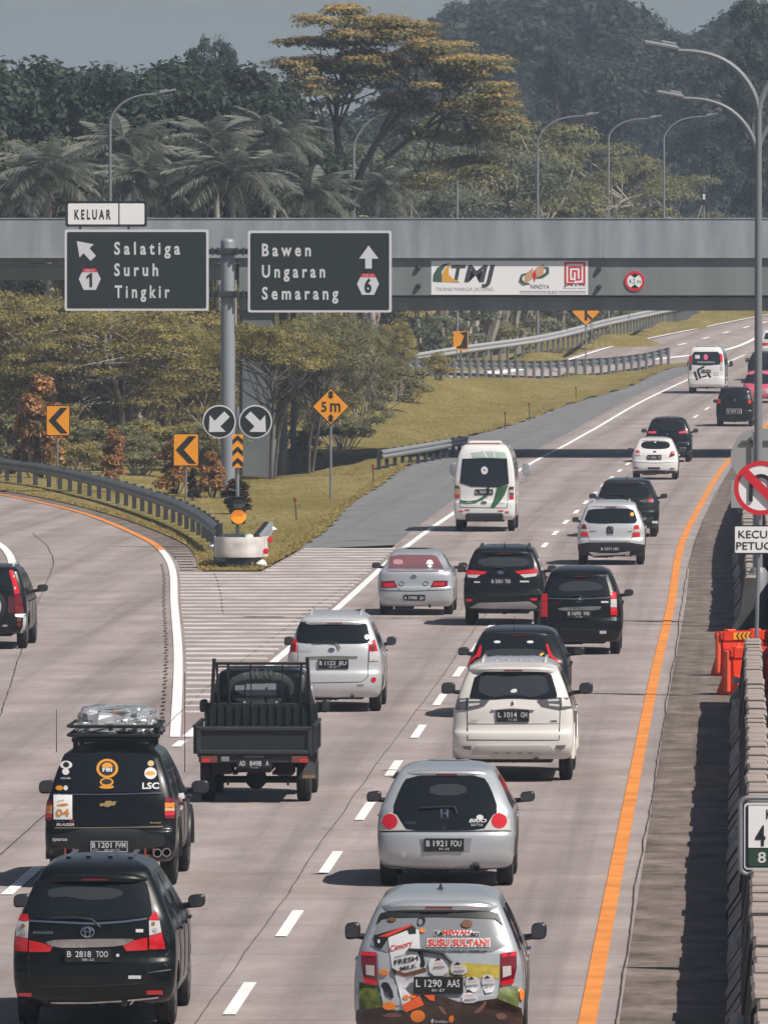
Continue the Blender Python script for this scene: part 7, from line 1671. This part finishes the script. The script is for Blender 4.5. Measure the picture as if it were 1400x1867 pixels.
for px, py, d, sc, lab in ((88, 318, 440, 1.0, 'coconut palm left of the KELUAR plate'), (228, 270, 447, .95, 'coconut palm behind the left single lamp'), (268, 335, 436, .9, 'coconut palm just right of the KELUAR plate'), (392, 262, 452, .9, 'upright coconut palm behind the largest palm'), (424, 326, 434, 1.15, 'largest coconut palm, in the middle of the palms'), (500, 250, 455, .9, 'coconut palm below the left side of the blossom tree'), (566, 352, 436, .85, 'coconut palm above the right direction sign'), (690, 340, 526, .9, 'coconut palm above the left end of the banner'), (20, 350, 450, .85, 'coconut palm at the far left edge')):
    p = P(px, py, d); zb = float(verge(p.x, d)[0]) if d < 560 else 0
    o = tag(empty('coconut_palm', (p.x, d, zb)), lab, 'palm tree', 'coconut palms behind the overpass'); h = p.z - zb
    m = MB().tube([(.5 * math.sin(px), 0, -.4), (.3 * math.sin(px), 0, h * .4), (0, 0, h)], [.2, .15, .11], 8); m.build('trunk', BARKL, o, True)
    n = 30
    for k in range(n):
        a = k * 2.399 + px; el = math.radians(75 - 105 * (k / n) + rng.uniform(-10, 10))
        f = link('frond', FR[k % 4], None, o, (0, 0, h), Euler((0, -el * .75, a))); f.scale = (sc * .84,) * 3
    MB().lathe([(0, -.35), (.2, -.25), (.22, -.05), (.1, .1)], 8, 'z', (0, 0, h)).build('coconuts', BARKD, o)

# --- undergrowth and the far wood, uncountable
def mass(name, label, leaf, pts, n, L_, W_, seed):
    rng = np.random.default_rng(seed); V, Q = blobs(rng, pts, n, L_, W_, .5, .5)
    return tag(link(name, np_mesh(name, V, Q), MATS[leaf]), label, 'forest', kind='stuff')
rng = np.random.default_rng(9); pts = []
for i in range(620):
    px = rng.uniform(-60, 1460); d = rng.uniform(560, 780) + (330 if px > 760 else 0); s = F / d; x = (px - CXP) / s
    if d < 720 and x > Cd(d) - 34 and x < Cd(d) + 14: continue
    z = float(terrain_z(x, d)); ceil = np.interp(px, [-60, 480, 560, 900, 960, 1100, 1460], [120, 118, 190, 110, 75, 62, 72]); zt = HC + (HOR - ceil) / s
    r = rng.uniform(1.6, 3.0) * d / 700; pts.append(((x, d, z + rng.random() ** .7 * max(1, zt - z - r)), (r, r, r * .8)))
mass('far_wood', 'hazy mass of forest on the hillside', 'leaf_deep', pts, 420, .55, .32, 1)
pts = []
for i in range(420):
    px = rng.uniform(740, 1470); d = rng.uniform(1000, 1330); s = F / d; x = (px - CXP) / s; z = float(terrain_z(x, d))
    ceil = np.interp(px, [740, 790, 830, 870, 1130, 1165, 1190, 1230, 1300, 1340, 1400, 1470], [120, 60, 15, -10, -15, 10, 75, 62, 58, 20, 5, 5]); zt = HC + (HOR - ceil) / s; r = rng.uniform(2.6, 4.6)
    pts.append(((x, d, z + (1 - rng.random() ** 1.6) * (zt - z - r * .8)), (r, r, r * .8)))
mass('far_ridge', 'faint ridge of tall forest behind the overpass on the right', 'leaf_deep', pts, 420, .85, .5, 6)
pts = []
for i in range(150):
    px = rng.uniform(-60, 640); d = rng.uniform(452, 500); s = F / d; x = (px - CXP) / s; z = float(verge(x, d)[0]); r = rng.uniform(.9, 1.7); zt = 7.0
    pts.append(((x, d, z + rng.random() ** 1.3 * zt), (r, r, r * .7)))
mass('undergrowth', 'dense olive undergrowth behind the overpass', 'leaf_olive', pts, 420, .26, .13, 2)
pts = []
for i in range(90):
    px = rng.uniform(740, 1330); d = rng.uniform(600, 760) + max(0, px - 1000) * .25; s = F / d; x = (px - CXP) / s
    if x > np.interp(d, [500, 690, 760, 1000], [-5, 17, 20, 40]): continue
    z = float(terrain_z(x, d)); r = rng.uniform(1.0, 1.9); pts.append(((x, d, z + rng.random() * 4.5), (r, r, r * .7)))
mass('undergrowth', 'pale green undergrowth beyond the far guardrail', 'leaf_pale', pts, 380, .30, .15, 3)
# grass blades over the verge
rng = np.random.default_rng(3); n = 13000
dd = 256 + (560 - 256) * rng.random(n) ** 1.35; lo = np.where(dd < 470, Eg(np.minimum(dd, 470)), -40); lo = np.maximum(lo, -24); hi = Al(np.minimum(dd, 575)); xx = lo + (hi - lo) * rng.random(n)
edge = rng.random(n) < .75; xx = np.where(edge, np.where(rng.random(n) < .5, lo + rng.random(n) * .3, hi - rng.random(n) * .35), xx)
C = np.column_stack([xx, dd, verge(xx, dd)]); h = rng.uniform(.02, .085, n); a = rng.uniform(0, 6.28, n); w = rng.uniform(.01, .028, n); lean = rng.normal(size=(n, 2)) * .06
V = np.empty((n, 4, 3)); off = np.column_stack([np.cos(a) * w, np.sin(a) * w, np.zeros(n)])
V[:, 0] = C - off; V[:, 1] = C + off; V[:, 2] = C + off * .35 + np.column_stack([lean, h]); V[:, 3] = C - off * .35 + np.column_stack([lean, h])
leaf_mat('grass_blade', (.28, .215, .065), (.50, .38, .14), nscale=.4)
tag(link('grass', np_mesh('grass', V.reshape(-1, 3), np.arange(n * 4).reshape(-1, 4)), MATS['grass_blade']), 'short dry grass on the verge', 'grass', kind='stuff')

# ------------------------------------------------------------------ haze
hz_m = bpy.data.materials.new('haze'); hz_m.use_nodes = True; nt = hz_m.node_tree
for q in list(nt.nodes): nt.nodes.remove(q)
out = nt.nodes.new('ShaderNodeOutputMaterial'); pv = nt.nodes.new('ShaderNodeVolumePrincipled')
pv.inputs['Color'].default_value = (.64, .79, 1.0, 1); pv.inputs['Density'].default_value = HAZE; pv.inputs['Anisotropy'].default_value = .0
nt.links.new(pv.outputs[0], out.inputs['Volume'])
tag(MB().box((0, 1400, 34), (3100, 3700, 76)).build('haze', hz_m), 'thin bluish haze in the air', 'haze', kind='stuff')
bpy.data.scenes.remove(WORK)
